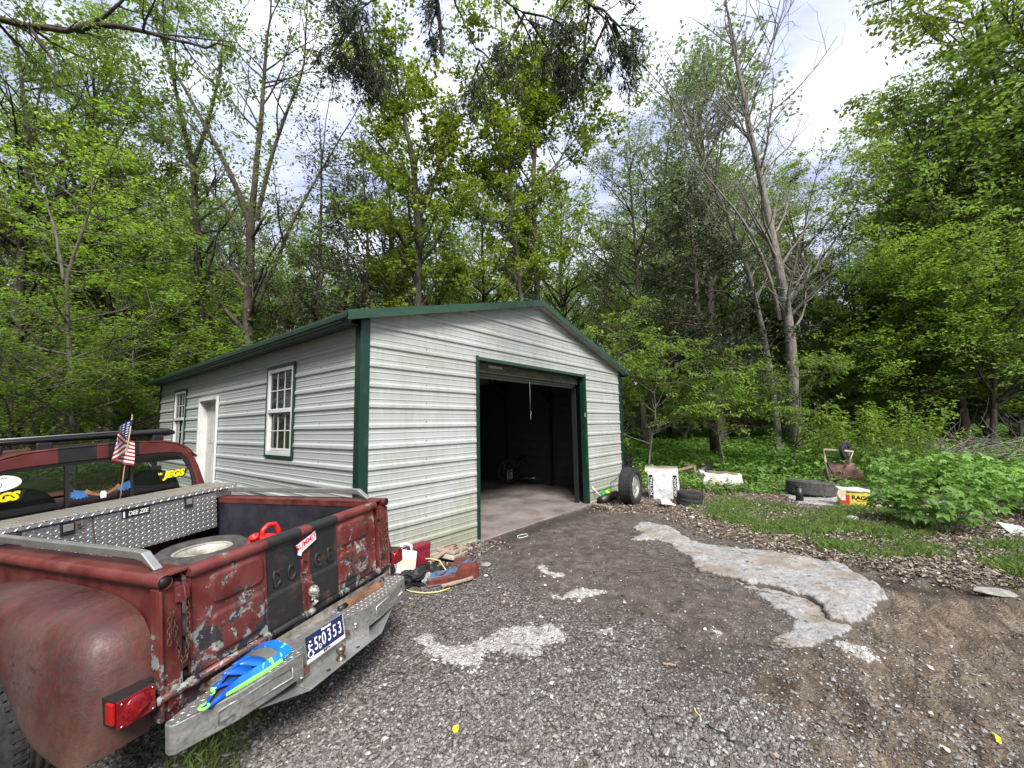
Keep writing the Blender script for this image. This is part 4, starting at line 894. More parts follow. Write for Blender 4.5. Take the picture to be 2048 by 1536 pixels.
# cab -------------------------------------------------------------
YC = 2.30
half = [(0.0, 0.02), (0.83, 0.02), (0.86, 0.20), (0.86, 0.42), (0.835, 0.60), (0.80, 0.72), (0.765, 0.84), (0.72, 0.94), (0.66, 1.02), (0.58, 1.073), (0.46, 1.105), (0.25, 1.120), (0.0, 1.124)]
win_h = [(0.0, 0.60), (0.40, 0.595), (0.70, 0.59), (0.735, 0.62), (0.735, 0.68), (0.715, 0.78), (0.69, 0.86), (0.655, 0.93), (0.60, 0.972), (0.50, 0.990), (0.40, 0.995), (0.22, 0.998), (0.0, 1.0)]
def mirror(h): return h+[(-x, z) for x, z in reversed(h[1:-1])]
OUT, WINP = mirror(half), mirror(win_h)
b = MB(); b.loft([[(x, YC, z) for x, z in OUT], [(x*0.985, YC-0.012, z) for x, z in [(x, z-0.012 if z > 0.9 else z) for x, z in OUT]], [(x*1.03, YC-0.012, z+(0.012 if z > 0.8 else -0.01)) for x, z in WINP], [(x, YC+0.004, z) for x, z in WINP], [(x, YC+0.03, z) for x, z in WINP]]); b.smooth = True
cab = b.build('cab', CABP, t); shade_auto(cab, 35)
cab_out = MB(); cab_out.smooth = True
up_ = [p for p in OUT if p[1] >= 0.93]
# roof shell with drip gutter
roofp = sorted(set(up_), key=lambda p: p[0])
b = MB(); b.smooth = True; b.loft([[(x, YC, z) for x, z in roofp], [(x, YC+0.35, z+0.018) for x, z in roofp], [(x*0.99, YC+0.9, z+0.012) for x, z in roofp], [(x*0.97, YC+1.15, z-0.04) for x, z in roofp]], close=False)
b.loft([[(x, YC+0.02, z-0.03) for x, z in roofp], [(x*0.97, YC+1.13, z-0.07) for x, z in roofp]], close=False); b.build('roof', CABP, cab, fix=False)
b = MB(); b.smooth = True; b.tube([(x*1.015, YC-0.006, z+0.002) for x, z in roofp], 0.009, 6)
for s_ in (-1, 1): b.tube([(s_*0.755, YC, 0.93), (s_*0.70, YC+0.05, 0.975), (s_*0.69, YC+1.0, 0.985), (s_*0.78, YC+1.4, 0.66)], 0.012, 6)
b.build('drip_gutter', CABP, cab)
for s_ in (-1, 1):
    b = MB(); X = lambda a: s_*a
    lowp = [(0.83, 0.02), (0.86, 0.20), (0.86, 0.42), (0.835, 0.595)]
    b.loft([[(X(x), y_, z) for x, z in lowp] for y_ in (YC, YC+1.6)], close=False); b.build('door', REDP, cab, fix=False)
    b = MB(); b.loft([[(X(x), y_, z) for x, z in [(0.835, 0.595), (0.80, 0.72), (0.765, 0.84), (0.70, 0.97)]] for y_ in (YC, YC+0.13)], close=False); b.tube([(X(0.82), YC+1.52, 0.60), (X(0.70), YC+1.08, 1.04)], 0.028, 6); b.build('pillar', CABP, cab, fix=False)
    b = MB(); b.smooth = True; b.tube([(X(0.88), YC+1.30, 0.58), (X(1.02), YC+1.22, 0.60), (X(1.05), YC+1.20, 0.75), (X(0.90), YC+1.25, 0.86)], 0.008, 6); b.tube([(X(0.95), YC+1.22, 0.85), (X(1.06), YC+1.20, 0.62)], 0.012, 6); b.tube([(X(0.98), YC+1.2, 0.88), (X(1.06), YC+1.16, 1.06)], 0.016, 6)
    b.smooth = False; b.box((X(1.02)-0.05, YC+1.19, 0.62), (X(1.02)+0.05, YC+1.215, 0.80)); b.build('door_mirror', BLACKP, t)
CLR = bpy.data.materials.new('clear_glass'); CLR.use_nodes = True; nt_ = CLR.node_tree; nt_.nodes.clear()
_o = nt_.nodes.new('ShaderNodeOutputMaterial'); _m = nt_.nodes.new('ShaderNodeMixShader'); _t = nt_.nodes.new('ShaderNodeBsdfTransparent'); _g = nt_.nodes.new('ShaderNodeBsdfGlossy'); _f = nt_.nodes.new('ShaderNodeFresnel')
_t.inputs[0].default_value = (0.86, 0.89, 0.86, 1); _g.inputs['Roughness'].default_value = 0.03; _f.inputs[0].default_value = 1.5
nt_.links.new(_f.outputs[0], _m.inputs[0]); nt_.links.new(_t.outputs[0], _m.inputs[1]); nt_.links.new(_g.outputs[0], _m.inputs[2]); nt_.links.new(_m.outputs[0], _o.inputs[0])
b = MB(); n = len(WINP); b.add([(x*1.0, YC+0.010, z) for x, z in WINP], [tuple(range(n))]); rg = b.build('rear_window', CLR, cab)
b = MB(); b.loft([[(x*1.012, YC+0.002, z+(0.008 if z > 0.8 else -0.006)) for x, z in WINP], [(x*1.0, YC-0.008, z) for x, z in WINP], [(x*0.965, YC+0.0, z-(0.018 if z > 0.8 else -0.014)) for x, z in WINP], [(x*0.965, YC+0.018, z-(0.018 if z > 0.8 else -0.014)) for x, z in WINP]]); b.build('window_seal', BLACKP, rg)
b = MB(); b.box((0.20, YC-0.004, 0.60), (0.222, YC+0.02, 0.985)); b.box((-0.222, YC-0.004, 0.60), (-0.20, YC+0.02, 0.985)); b.build('slider_bar', BLACKP, rg)
b = MB(); b.add([(-0.74, YC+1.50, 0.60), (0.74, YC+1.50, 0.60), (0.64, YC+1.13, 1.04), (-0.64, YC+1.13, 1.04)], [(0,1,2,3)]); b.build('windscreen', CLR, cab)
# decals on the rear window
YEL = plain('decal_yellow', (0.80, 0.66, 0.0), 0.4, var=0.02)
for xc, zc in ((0.545, 0.785), (-0.56, 0.80)):
    Td = Matrix.Translation((xc, YC-0.001, zc)) @ Matrix.Rotation(-0.02, 4, 'Y')
    flat('decal', [(-0.125, -0.036), (0.095, -0.036), (0.128, 0.038), (-0.10, 0.038), (-0.135, 0.040), (-0.118, 0.0)], 0, Td, BLACKP, rg)
    text('decal_lettering', 'JEGS', 0.082, Td @ face_T((0.0, -0.0015, 0.0)), YEL, rg, bold=0.005, shear=0.25, sx=1.05)
    flat('decal_crown', [(-0.128, 0.012), (-0.100, 0.010), (-0.096, 0.030), (-0.108, 0.022), (-0.114, 0.034), (-0.121, 0.022), (-0.132, 0.032)], -0.0015, Td, YEL, rg)
b = MB(); Td = Matrix.Translation((-0.60, YC-0.001, 0.905)) @ Matrix.Diagonal((0.145, 1, 0.062, 1)); b.prism([(math.cos(a), math.sin(a)) for a in np.linspace(0, 2*PI, 33)[:-1]], 0, 0.001, Td); b.build('decal', PWH, rg)
b = MB(); b.smooth = True; Td = Matrix.Translation((-0.60, YC-0.002, 0.90))
for x in (-0.03, 0.03): b.tube([(x+0.016*math.cos(a), 0, 0.016*math.sin(a)-0.006) for a in np.linspace(0, 2*PI, 13)[:-1]], 0.0015, 4, T=Td, close=True)
b.tube([(-0.03, 0, -0.006), (-0.01, 0, 0.01), (0.012, 0, 0.012), (0.03, 0, -0.006)], 0.003, 4, T=Td); b.tube([(0.01, 0, 0.01), (0.004, 0, 0.024), (-0.006, 0, 0.026)], 0.002, 4, T=Td); b.build('decal_motorbike', BLACKP, rg)
text('decal_lettering', 'AMERICAN', 0.02, Matrix.Translation((-0.58, YC-0.002, 0.94)) @ face_T((0, 0, 0)), BLACKP, rg)
BLU = plain('decal_blue', (0.05, 0.16, 0.42), 0.4, var=0.3, scale=50); BRN = plain('decal_brown', (0.30, 0.13, 0.06), 0.4, var=0.3, scale=50)
Td = Matrix.Translation((0.012, YC-0.001, 0.725)) @ Matrix.Rotation(-0.03, 4, 'Y')
for s_ in (-1, 1):
    wing = [(0.02, -0.02), (0.06, 0.0), (0.10, 0.028), (0.125, 0.048)]; fe = []
    for k in range(8): a = 0.9-k*0.42; fe += [(0.145+0.068*math.cos(a), 0.02+0.048*math.sin(a)), (0.145+0.050*math.cos(a-0.2), 0.02+0.034*math.sin(a-0.2))]
    P = [(s_*x, z) for x, z in [(0.10, 0.03)]+fe+[(0.10, -0.02)]]
    flat('decal_wing', [(x*1.03, z*1.08) for x, z in P], 0, Td, BLACKP, rg); flat('decal_wing', P, -0.001, Td, BLU, rg)
    P = [(s_*x, z) for x, z in [(0.0, -0.03), (0.03, -0.005), (0.07, 0.016), (0.105, 0.05), (0.115, 0.032), (0.11, 0.008), (0.08, -0.004), (0.04, -0.022)]]
    flat('decal_wing', P, -0.0015, Td, BRN, rg)
flat('decal_head', [(-0.018, -0.05), (0.018, -0.05), (0.022, -0.01), (0.012, 0.008), (-0.012, 0.008), (-0.022, -0.01)], -0.0022, Td, PWH, rg)
# seats, wheel and dash seen through the glass
SEATM = plain('seat_cloth', (0.035, 0.037, 0.036), 0.9); DASH = plain('dash_maroon', (0.20, 0.10, 0.12), 0.6)
for xc in (-0.44, 0.44):
    b = MB(); P = [(xc+0.235*math.cos(a)*(1 if abs(math.cos(a)) > .5 else 1), 0.58+0.26*max(0, math.sin(a))**0.8) for a in np.linspace(0, PI, 13)]
    P = [(xc+0.24, 0.25)]+P+[(xc-0.24, 0.25)]; b.prism(P, YC+0.12, YC+0.26); b.build('seat', SEATM, t, bevel=0.03, seg=3)
b = MB(); b.box((-0.78, YC+1.15, 0.30), (0.78, YC+1.50, 0.585)); b.build('dashboard', DASH, t, bevel=0.04)
b = MB(); b.smooth = True; b.tube([(-0.42+0.19*math.cos(a), YC+1.02+0.03*math.sin(a), 0.55+0.17*math.sin(a)) for a in np.linspace(0, 2*PI, 25)[:-1]], 0.014, 8, close=True); b.tube([(-0.60, YC+1.02, 0.55), (-0.24, YC+1.02, 0.55)], 0.012, 6); b.build('steering_wheel', BLACKP, t)
b = MB(); b.box((-0.12, YC+1.10, 0.93), (0.12, YC+1.13, 0.985)); b.smooth = True; b.cyl((0, YC+1.12, 0.97), (0, YC+1.12, 1.06), 0.01, 6); b.build('rear_view_mirror', BLACKP, t, bevel=0.012)
b = MB(); b.box((-0.86, YC+0.05, -0.02), (0.86, YC+1.6, 0.02)); b.build('cab_floor', BLACKP, t)
# front clip, mostly hidden behind the cab
b = MB(); b.smooth = True
b.loft([[(-0.80, y_, 0.0), (-0.86, y_, 0.30), (-0.82, y_, 0.50), (-0.72, y_, zz), (-0.30, y_, zz+0.03), (0.30, y_, zz+0.03), (0.72, y_, zz), (0.82, y_, 0.50), (0.86, y_, 0.30), (0.80, y_, 0.0)] for y_, zz in ((YC+1.5, 0.575), (YC+2.0, 0.56), (YC+2.5, 0.54))], close=False)
o = b.build('bonnet', REDP, t); shade_auto(o, 40)
b = MB(); b.box((-0.84, YC+2.5, -0.02), (0.84, YC+2.56, 0.56)); b.build('grille', BLACKP, t, bevel=0.02)
b = MB(); b.smooth = True
for x in (-0.66, 0.66): b.cyl((x, YC+2.55, 0.30), (x, YC+2.60, 0.30), 0.09, 18)
b.build('headlight', CHROME, t)
b = MB(); b.box((-0.88, YC+2.60, -0.14), (0.88, YC+2.72, 0.0)); b.build('front_bumper', CHROME, t, bevel=0.02)
# roof-top rack bar
b = MB(); b.smooth = True
b.loft([[(x, 2.50+0.060*math.cos(a_)*min(1, k_*1.1), 1.198+dz_+0.030*k_*math.sin(a_)) for a_ in np.linspace(0, 2*PI, 17)[:-1]] for x, k_, dz_ in ((-0.92, 0.7, 0), (-0.2, 0.85, 0), (0.30, 1.1, 0.0), (0.55, 1.35, -0.002), (0.61, 1.2, -0.006), (0.645, 0.8, -0.012), (0.66, 0.3, -0.018))], caps=True)
b.build('roof_rack', Mat('gloss_black', 0.22).color((0.008, 0.008, 0.009)).m, t)
b = MB(); b.smooth = True; b.tube([(-0.90, 2.46, 1.222), (0.30, 2.46, 1.230)], 0.006, 6); b.build('rack_trim', STEEL, t)
for x in (-0.55, -0.28, 0.50): MB().box((x-0.05, 2.45, 1.112), (x+0.05, 2.55, 1.180)).build('rack_foot', BLACKP, t, bevel=0.012)
# ------------------------------------------------------------------ things carried by the truck
tb = thing('tool_box', 'diamond plate aluminium tool box bridging the truck bed behind the cab', 'toolbox', (0, 2.0, 0.54), frame=TM)
b = MB(); b.box((-0.62, 1.80, 0.275), (0.62, 2.22, 0.60)); b.box((-0.79, 1.84, 0.5385), (0.79, 2.20, 0.61)); b.build('box_body', BOXV, tb, bevel=0.004)
b = MB(); b.box((-0.80, 1.785, 0.612), (0.80, 2.235, 0.650)); b.build('lid', BOXT, tb, bevel=0.006)
b = MB(); b.box((-0.80, 1.779, 0.618), (0.80, 1.784, 0.646)); b.build('lid_edge', tread('tread_plate_edge', (0.5, 0.5, 0.49), (0.35, 0.34, 0.3), 0.3, (0, 2), 26), tb)
b = MB(); b.add([(-0.27, 1.7985, 0.60), (-0.262, 1.7985, 0.60), (-0.238, 1.7985, 0.276), (-0.246, 1.7985, 0.276)], [(0,1,2,3)]); b.build('seam', RUSTY, tb)
for x0, x1, z0, z1 in ((-0.44, -0.365, 0.515, 0.60), (0.346, 0.412, 0.515, 0.60)):
    b = MB(); b.box((x0, 1.788, z0), (x1, 1.7995, z1)); lt = b.build('latch', BLACKP, tb, bevel=0.003)
    b = MB(); b.box((x0+0.012, 1.784, z0+0.028), (x1-0.008, 1.7875, z1-0.008)); b.build('paddle', STEEL, lt, bevel=0.004)
b = MB(); b.smooth = True; b.cyl((-0.345, 1.785, 0.575), (-0.345, 1.80, 0.575), 0.010, 10); b.cyl((-0.345, 1.78, 0.552), (-0.345, 1.80, 0.552), 0.006, 8); b.tube([(-0.36, 1.79, 0.53), (-0.33, 1.788, 0.545), (-0.30, 1.79, 0.585), (-0.285, 1.79, 0.602)], 0.003, 5); b.build('lock', RUSTY, tb)
Tb = Matrix.Translation((-0.0, 1.797, 0.570)); b = MB(); b.box((-0.093, 0, -0.030), (0.093, 0.0025, 0.034), Tb); bg_ = b.build('badge', BLACKP, tb, bevel=0.002)
text('badge_lettering', 'DEE ZEE', 0.046, Tb @ face_T((0.012, -0.001, 0.002)), PWH, bg_, bold=0.001, shear=0.25, sx=0.78)
b = MB(); b.box((-0.085, -0.001, -0.022), (-0.074, 0, 0.024), Tb); b.build('badge_bar', PWH, bg_)
b = MB(); b.smooth = True; b.cyl((-0.12, 1.80, 0.30), (-0.12, 1.74, 0.29), 0.014, 8); b.build('drain_stub', BLACKP, tb)
# spare wheel in the bed
Tw = Matrix.Translation((0.285, 1.46, 0.125)) @ Matrix.Rotation(math.radians(2), 4, 'X') @ Matrix.Rotation(0.6, 4, 'Z')
sw = thing('spare_wheel', 'spare wheel with cream steel rim lying in the truck bed', 'wheel', (0.285, 1.46, 0.02), frame=TM)
q = tyre_mesh(0.335, 0.21, 0.205, 44, lugs=False); q.v = [tuple(Tw @ Vector(p)) for p in q.v]; q.build('tyre', RUBD, sw)
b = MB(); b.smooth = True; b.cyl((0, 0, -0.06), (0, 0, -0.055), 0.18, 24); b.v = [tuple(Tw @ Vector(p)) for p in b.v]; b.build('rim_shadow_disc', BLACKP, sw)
q = MB(); rim_mesh(q, 0.205, 0.095, 1, 5, 0.06, 0.1); q.v = [tuple(Tw @ Vector(p)) for p in q.v]; q.build('rim', RIMC, sw)
# gas can
gc = thing('gas_can', 'red plastic fuel can with looped handle standing inside the truck bed', 'fuel can', (-0.06, 0.26, 0.02), frame=TM)
REDPL = Mat('red_plastic', 0.4); REDPL.color((0.52, 0.018, 0.012)); REDPL = REDPL.m
b = MB(); b.smooth = True
b.loft([[(-0.06+sx_*hx, 0.27+sy_*hy, z+0.05*(z > 0.04)) for sx_, sy_ in ((1,.6),(.6,1),(-.6,1),(-1,.6),(-1,-.6),(-.6,-1),(.6,-1),(1,-.6))] for z, hx, hy in ((0.02, 0.115, 0.10), (0.05, 0.12, 0.105), (0.32, 0.12, 0.105), (0.385, 0.112, 0.098), (0.42, 0.09, 0.07), (0.44, 0.04, 0.03))], caps=True)
o = b.build('can_body', REDPL, gc, sub=1)
b = MB(); b.smooth = True; b.tube([(-0.075, 0.27, 0.47), (-0.065, 0.27, 0.52), (-0.03, 0.27, 0.543), (0.02, 0.27, 0.537), (0.045, 0.27, 0.49), (0.05, 0.27, 0.44)], [0.016, 0.015, 0.014, 0.014, 0.016, 0.018], 10); b.build('handle', REDPL, gc)
b = MB(); b.smooth = True; b.lathe([(0.026, 0), (0.026, 0.03), (0.030, 0.032), (0.030, 0.052), (0.016, 0.054), (0.016, 0.035), (0.0005, 0.033)], 16, Matrix.Translation((-0.125, 0.25, 0.46)) @ Matrix.Rotation(-0.4, 4, 'Y')); b.build('spout', REDPL, gc)
# flag stuck behind the tool box
fl = thing('flag', 'small american flag on a thin wooden stick behind the tool box', 'flag', (0.105, 2.262, 0.60), frame=TM)
b = MB(); b.smooth = True; b.tube([(0.105, 2.262, 0.60), (0.150, 2.258, 0.98), (0.198, 2.25, 1.35)], 0.0055, 6); b.lathe([(0.0005, -0.012), (0.009, 0), (0.0005, 0.02)], 8, Matrix.Translation((0.198, 2.25, 1.36))); b.build('pole', plain('flag_pole', (0.35, 0.27, 0.15), 0.6), fl)
FR, FWh, FB = plain('flag_red', (0.22, 0.012, 0.02), 0.8, var=0.1), plain('flag_white', (0.50, 0.48, 0.47), 0.8, var=0.05), plain('flag_blue', (0.012, 0.018, 0.09), 0.8, var=0.1)
def cloth(u, v_):   # u along fly 0..1, v down hoist 0..1
    top = Vector((0.196, 2.25, 1.33)); hoist = Vector((-0.030, 0.006, -0.30)); 
    fly = Vector((-0.075+0.16*max(0, u-0.4), 0.05*math.sin(u*7), -0.16-0.12*u))
    s_ = 1-2*abs(u-0.5)
    side = math.sin(u*PI*1.5)
    p = top+hoist*v_; p = p+Vector((-0.125*math.sin(min(u, 0.55)/0.55*PI/2)+0.28*max(0, u-0.5), 0.035*math.sin(u*9+v_*2)-0.02, -0.20*u*(1-0.45*v_)))
    return p
NU, NV = 24, 26; V = [cloth(i/NU, j/NV) for j in range(NV+1) for i in range(NU+1)]
b = MB(); b.smooth = True; o0 = 0; b.v = [tuple(p) for p in V]
for j in range(NV):
    for i in range(NU):
        stripe = j*13//NV; can = i < NU*0.4 and stripe < 7
        b.f.append([j*(NU+1)+i, j*(NU+1)+i+1, (j+1)*(NU+1)+i+1, (j+1)*(NU+1)+i]); b.sm.append(True)
        star = can and (i % 2 == 1) and (j % 2 == 1)
        b.m.append(1 if star else 2 if can else (0 if stripe % 2 == 0 else 1))
b.build('cloth', [FR, FWh, FB], fl, fix=False)
# blue and green plastic guard on the bumper
BLUEP = Mat('blue_plastic', 0.28); o_ = BLUEP.noise(14, 3, 0.5, dist=1.0); BLUEP.color(BLUEP.mix(BLUEP.thr(o_, 0.63, 0.64), BLUEP.ramp(BLUEP.noise(6, 2), [(0.35, (0.005, 0.05, 0.35)), (0.65, (0.01, 0.17, 0.62))]), (0.22, 0.72, 0.10))); BLUEP = BLUEP.m
GRNP = plain('neon_green_plastic', (0.22, 0.75, 0.10), 0.35, var=0.05); GREYP = plain('smoke_grey_plastic', (0.12, 0.12, 0.11), 0.3)
Tg = Matrix.Translation((-0.52, -0.155, -0.056)) @ Matrix.Rotation(math.radians(14), 4, 'Z')
mk = thing('plastic_guard', 'blue plastic vented guard with neon green splashes lying on the bumper', 'plastic guard', (-0.52, -0.155, -0.056), frame=TM)
def gpt(u, v_, lift=0.0):   # u -1..1 tip to heel, v -1..1 across
    wv = 0.022+0.098*smooth(np.array([(u+1)/1.7]))[0]; wv = float(wv)
    return Vector((u*0.225, v_*wv, 0.012+0.070*(1-v_*v_)*float(smooth(np.array([(u+1.05)/0.8]))[0])*(1-0.35*max(0, u))+lift))
def ribbon(name, us, v0, v1, mat, lift=0.0, th=0.008):
    b = MB(); b.smooth = True; rings = []
    for u in us:
        a, c_ = (v0(u) if callable(v0) else v0), (v1(u) if callable(v1) else v1); L1 = [gpt(u, a+(c_-a)*k/4, lift) for k in range(5)]
        rings.append([Tg @ p for p in L1]+[Tg @ (p-Vector((0, 0, th))) for p in reversed(L1)])
    b.loft(rings, caps=True); o = b.build(name, mat, mk); shade_auto(o, 50)
U = np.linspace(-0.98, 0.95, 18)
ribbon('side_rim', U, -1.0, lambda u: -0.72, BLUEP); ribbon('side_rim', U, lambda u: 0.72, 1.0, BLUEP); ribbon('spine', np.linspace(-0.98, 0.2, 12), -0.14, 0.14, BLUEP, 0.004)
ribbon('dark_liner', np.linspace(-0.9, 0.7, 10), -0.8, 0.8, BLACKP, -0.016)
for u0 in (-0.66, -0.34, -0.02):
    for s_ in (-1, 1): 
        b = MB(); b.smooth = True; P = [Tg @ gpt(u0+0.26*k/6, s_*(0.12+0.62*k/6), 0.002) for k in range(7)]; rings = []
        for k, p in enumerate(P): wd = 0.020+0.014*math.sin(PI*k/6); rings.append([p+Vector((-wd, 0, 0)), p+Vector((wd, 0, 0.002)), p+Vector((wd, 0, -0.008)), p+Vector((-wd, 0, -0.010))])
        b.loft(rings, caps=True); b.build('vent_blade', BLUEP, mk)
ribbon('lens', np.linspace(0.34, 0.72, 5), -0.7, 0.7, GREYP, -0.006); ribbon('crown', np.linspace(0.72, 1.0, 5), -0.95, 0.95, BLUEP, 0.004)
ribbon('green_edge', np.linspace(-0.6, 0.6, 10), -1.05, -0.98, GRNP, 0.003); 
b = MB(); b.smooth = True; b.tube([Tg @ Vector((-0.215+0.018*math.cos(a), 0.018*math.sin(a), 0.012)) for a in np.linspace(0, 2*PI, 13)[:-1]], 0.0065, 6, close=True); b.build('loop', GRNP, mk)
# rusty steel channel with a black clamp on the bumper
ba = thing('steel_bar', 'rusty brown steel channel with a black clamp on the bumper', 'steel bar', (0.40, -0.13, -0.056), frame=TM)
Tc = Matrix.Translation((0.40, -0.125, -0.056)) @ Matrix.Rotation(math.radians(-2), 4, 'Z')
b = MB(); b.box((-0.18, -0.026, 0), (0.16, -0.020, 0.026), Tc); b.box((-0.18, 0.020, 0), (0.16, 0.026, 0.026), Tc); b.box((-0.18, -0.020, 0.020), (0.16, 0.020, 0.026), Tc); b.build('channel', plain('brown_rust', (0.20, 0.10, 0.055), 0.75, 0.2, 0.4, 14, 0.3), ba, bevel=0.002)
b = MB(); b.smooth = True; b.tube([Tc @ Vector((0.17+0.02*math.cos(a), 0.0, 0.03+0.022*math.sin(a))) for a in np.linspace(-0.5, PI+0.8, 10)], 0.007, 6); b.tube([Tc @ Vector((-0.24, 0, 0.012)), Tc @ Vector((-0.18, 0, 0.014))], [0.018, 0.016], 8); b.build('clamp', BLACKP, ba)
# ------------------------------------------------------------------ trees
def nrm(a): return a/np.maximum(np.linalg.norm(a, axis=-1, keepdims=True), 1e-9)
def grow_lines(rng, S, Dr, Ln, K, wob, trop, tropv=(0, 0, 1.0)):
    """S starts (N,3), Dr directions, Ln lengths -> polylines (N,K,3)"""
    n = len(S); P = np.zeros((n, K, 3)); P[:, 0] = S; d = nrm(Dr); st = (Ln/(K-1))[:, None]; tv = np.array(tropv)
    for k in range(1, K):
        d = nrm(d+rng.normal(0, wob, (n, 3))+tv*trop); P[:, k] = P[:, k-1]+d*st
    return P
def pick(rng, P, Rr, n, t0, t1, power=1.0):
    """n points on polylines chosen in proportion to their length"""
    T, K, _ = P.shape; ln = np.linalg.norm(P[:, -1]-P[:, 0], axis=1)+1e-6
    idx = rng.choice(T, n, p=ln/ln.sum()); t = t0+(t1-t0)*rng.random(n)**power; f = t*(K-1); i = np.minimum(f.astype(int), K-2); f = f-i
    pos = P[idx, i]*(1-f)[:, None]+P[idx, i+1]*f[:, None]; tan = nrm(P[idx, i+1]-P[idx, i]); r = Rr[idx, i]*(1-f)+Rr[idx, i+1]*f
    return idx, t, pos, tan, r
def tubes(P, Rr, n):
    T, K, _ = P.shape
    d = np.empty_like(P); d[:, 1:-1] = P[:, 2:]-P[:, :-2]; d[:, 0] = P[:, 1]-P[:, 0]; d[:, -1] = P[:, -1]-P[:, -2]; d = nrm(d)
    ref = np.where(np.abs(d[:, :1, 2:3]) < 0.9, np.array([0, 0, 1.0]), np.array([1.0, 0, 0])); ref = np.broadcast_to(ref, d.shape)
    a = nrm(np.cross(d, ref)); b = np.cross(d, a); th = np.arange(n)*2*PI/n
    V = P[:, :, None]+(a[:, :, None]*np.cos(th)[None, None, :, None]+b[:, :, None]*np.sin(th)[None, None, :, None])*Rr[:, :, None, None]
    base = (np.arange(T)*K*n)[:, None, None]+(np.arange(K-1)*n)[None, :, None]; k = np.arange(n)[None, None]; k2 = (k+1) % n
    F = np.stack([base+k, base+k2, base+n+k2, base+n+k], -1).reshape(-1, 4)
    return V.reshape(-1, 3), F
def join(parts):
    Vs = []; Fs = []; o = 0
    for V, F in parts: Vs.append(V); Fs.append(F+o); o += len(V)
    return np.concatenate(Vs), np.concatenate(Fs)
def leaves(rng, C, size, aspect=0.5, up=0.7, droop=0.25, jit=0.35, shape='leaf', dirs=None):
    """folded rhombus leaves, two triangles each, at centres C"""
    n = len(C); s = size*(1-jit+2*jit*rng.random(n))[:, None]
    nr = rng.normal(0, 1, (n, 3))*(1-up); nr[:, 2] += up; nr = nrm(nr)
    d = rng.normal(0, 1, (n, 3)) if dirs is None else dirs+rng.normal(0, 0.45, (n, 3)); d = nrm(d-nr*(d*nr).sum(1, keepdims=True)); d[:, 2] -= droop; d = nrm(d); s2 = nrm(np.cross(nr, d)); nr = np.cross(d, s2)
    a = C-d*s*0.1; tip = C+d*s*0.9; m = C+d*s*0.38; l = m+s2*s*aspect*0.5+nr*s*0.10; r = m-s2*s*aspect*0.5+nr*s*0.10
    V = np.stack([a, l, tip, r], 1).reshape(-1, 3); i = np.arange(n)*4
    F = np.stack([np.stack([i, i+1, i+2], 1), np.stack([i, i+2, i+3], 1)], 1).reshape(-1, 3)
    tint = np.repeat(rng.random(n), 2)
    return V, F, tint
def leaf_mat(name, dark, lite, trans, tk=0.5, rough=0.45):
    m = bpy.data.materials.new(name); m.use_nodes = True; nt = m.node_tree; N_ = nt.nodes; L_ = nt.links; b = N_['Principled BSDF']
    at = N_.new('ShaderNodeAttribute'); at.attribute_name = 'tint'; oi = N_.new('ShaderNodeObjectInfo')
    r = N_.new('ShaderNodeValToRGB'); L_.new(at.outputs['Fac'], r.inputs[0]); e = r.color_ramp.elements; e[0].color = (*dark, 1); e[1].color = (*lite, 1)
    hs = N_.new('ShaderNodeHueSaturation'); L_.new(r.outputs[0], hs.inputs['Color']); mr_ = N_.new('ShaderNodeMapRange'); mr_.inputs[3].default_value = 0.72; mr_.inputs[4].default_value = 1.25; L_.new(oi.outputs['Random'], mr_.inputs[0]); L_.new(mr_.outputs[0], hs.inputs['Value'])
    L_.new(hs.outputs[0], b.inputs['Base Color']); b.inputs['Roughness'].default_value = rough; b.inputs['Specular IOR Level'].default_value = 0.35
    tr = N_.new('ShaderNodeBsdfTranslucent'); mc = N_.new('ShaderNodeMix'); mc.data_type = 'RGBA'; mc.blend_type = 'MULTIPLY'; mc.inputs[0].default_value = 1; L_.new(hs.outputs[0], mc.inputs[6]); mc.inputs[7].default_value = (*trans, 1); L_.new(mc.outputs[2], tr.inputs[0])
    mx_ = N_.new('ShaderNodeMixShader'); mx_.inputs[0].default_value = tk; L_.new(b.outputs[0], mx_.inputs[1]); L_.new(tr.outputs[0], mx_.inputs[2]); L_.new(mx_.outputs[0], N_['Material Output'].inputs[0])
    return m
LM = {'bright': leaf_mat('fresh_leaf', (0.100, 0.175, 0.025), (0.260, 0.400, 0.060), (1.3, 1.25, 0.7)),
      'oak': leaf_mat('oak_leaf', (0.100, 0.170, 0.020), (0.270, 0.370, 0.045), (1.3, 1.2, 0.6)),
      'mid': leaf_mat('maple_leaf', (0.100, 0.170, 0.032), (0.250, 0.370, 0.075), (1.25, 1.25, 0.8)),
      'pale': leaf_mat('pale_leaf', (0.130, 0.180, 0.075), (0.250, 0.340, 0.150), (1.15, 1.2, 0.95)),
      'cedar': leaf_mat('cedar_needle', (0.026, 0.036, 0.020), (0.085, 0.098, 0.052), (1.2, 1.2, 1.0), 0.25),
      'cedarg': leaf_mat('hanging_cedar_needle', (0.020, 0.034, 0.014), (0.060, 0.085, 0.034), (1.2, 1.2, 0.8), 0.25),
      'weed': leaf_mat('weed_leaf', (0.085, 0.175, 0.030), (0.200, 0.360, 0.075), (1.25, 1.3, 0.8), 0.4)}
def bark(name, a, b_, sc=5):
    m = Mat(name, 0.95, 0, 0.2); n = m.noise(sc, 7, 0.7, m.mapped((3.0, 3.0, 0.6)), 0.3); n2 = m.noise(1.3, 4)
    c = m.ramp(n, [(0.35, a), (0.65, b_)]); c = m.mix(m.math('MULTIPLY', m.thr(n2, 0.5, 0.7), 0.5), c, (0.13, 0.15, 0.11)); m.color(c); m.bump(n, 0.8, 0.03); return m.m
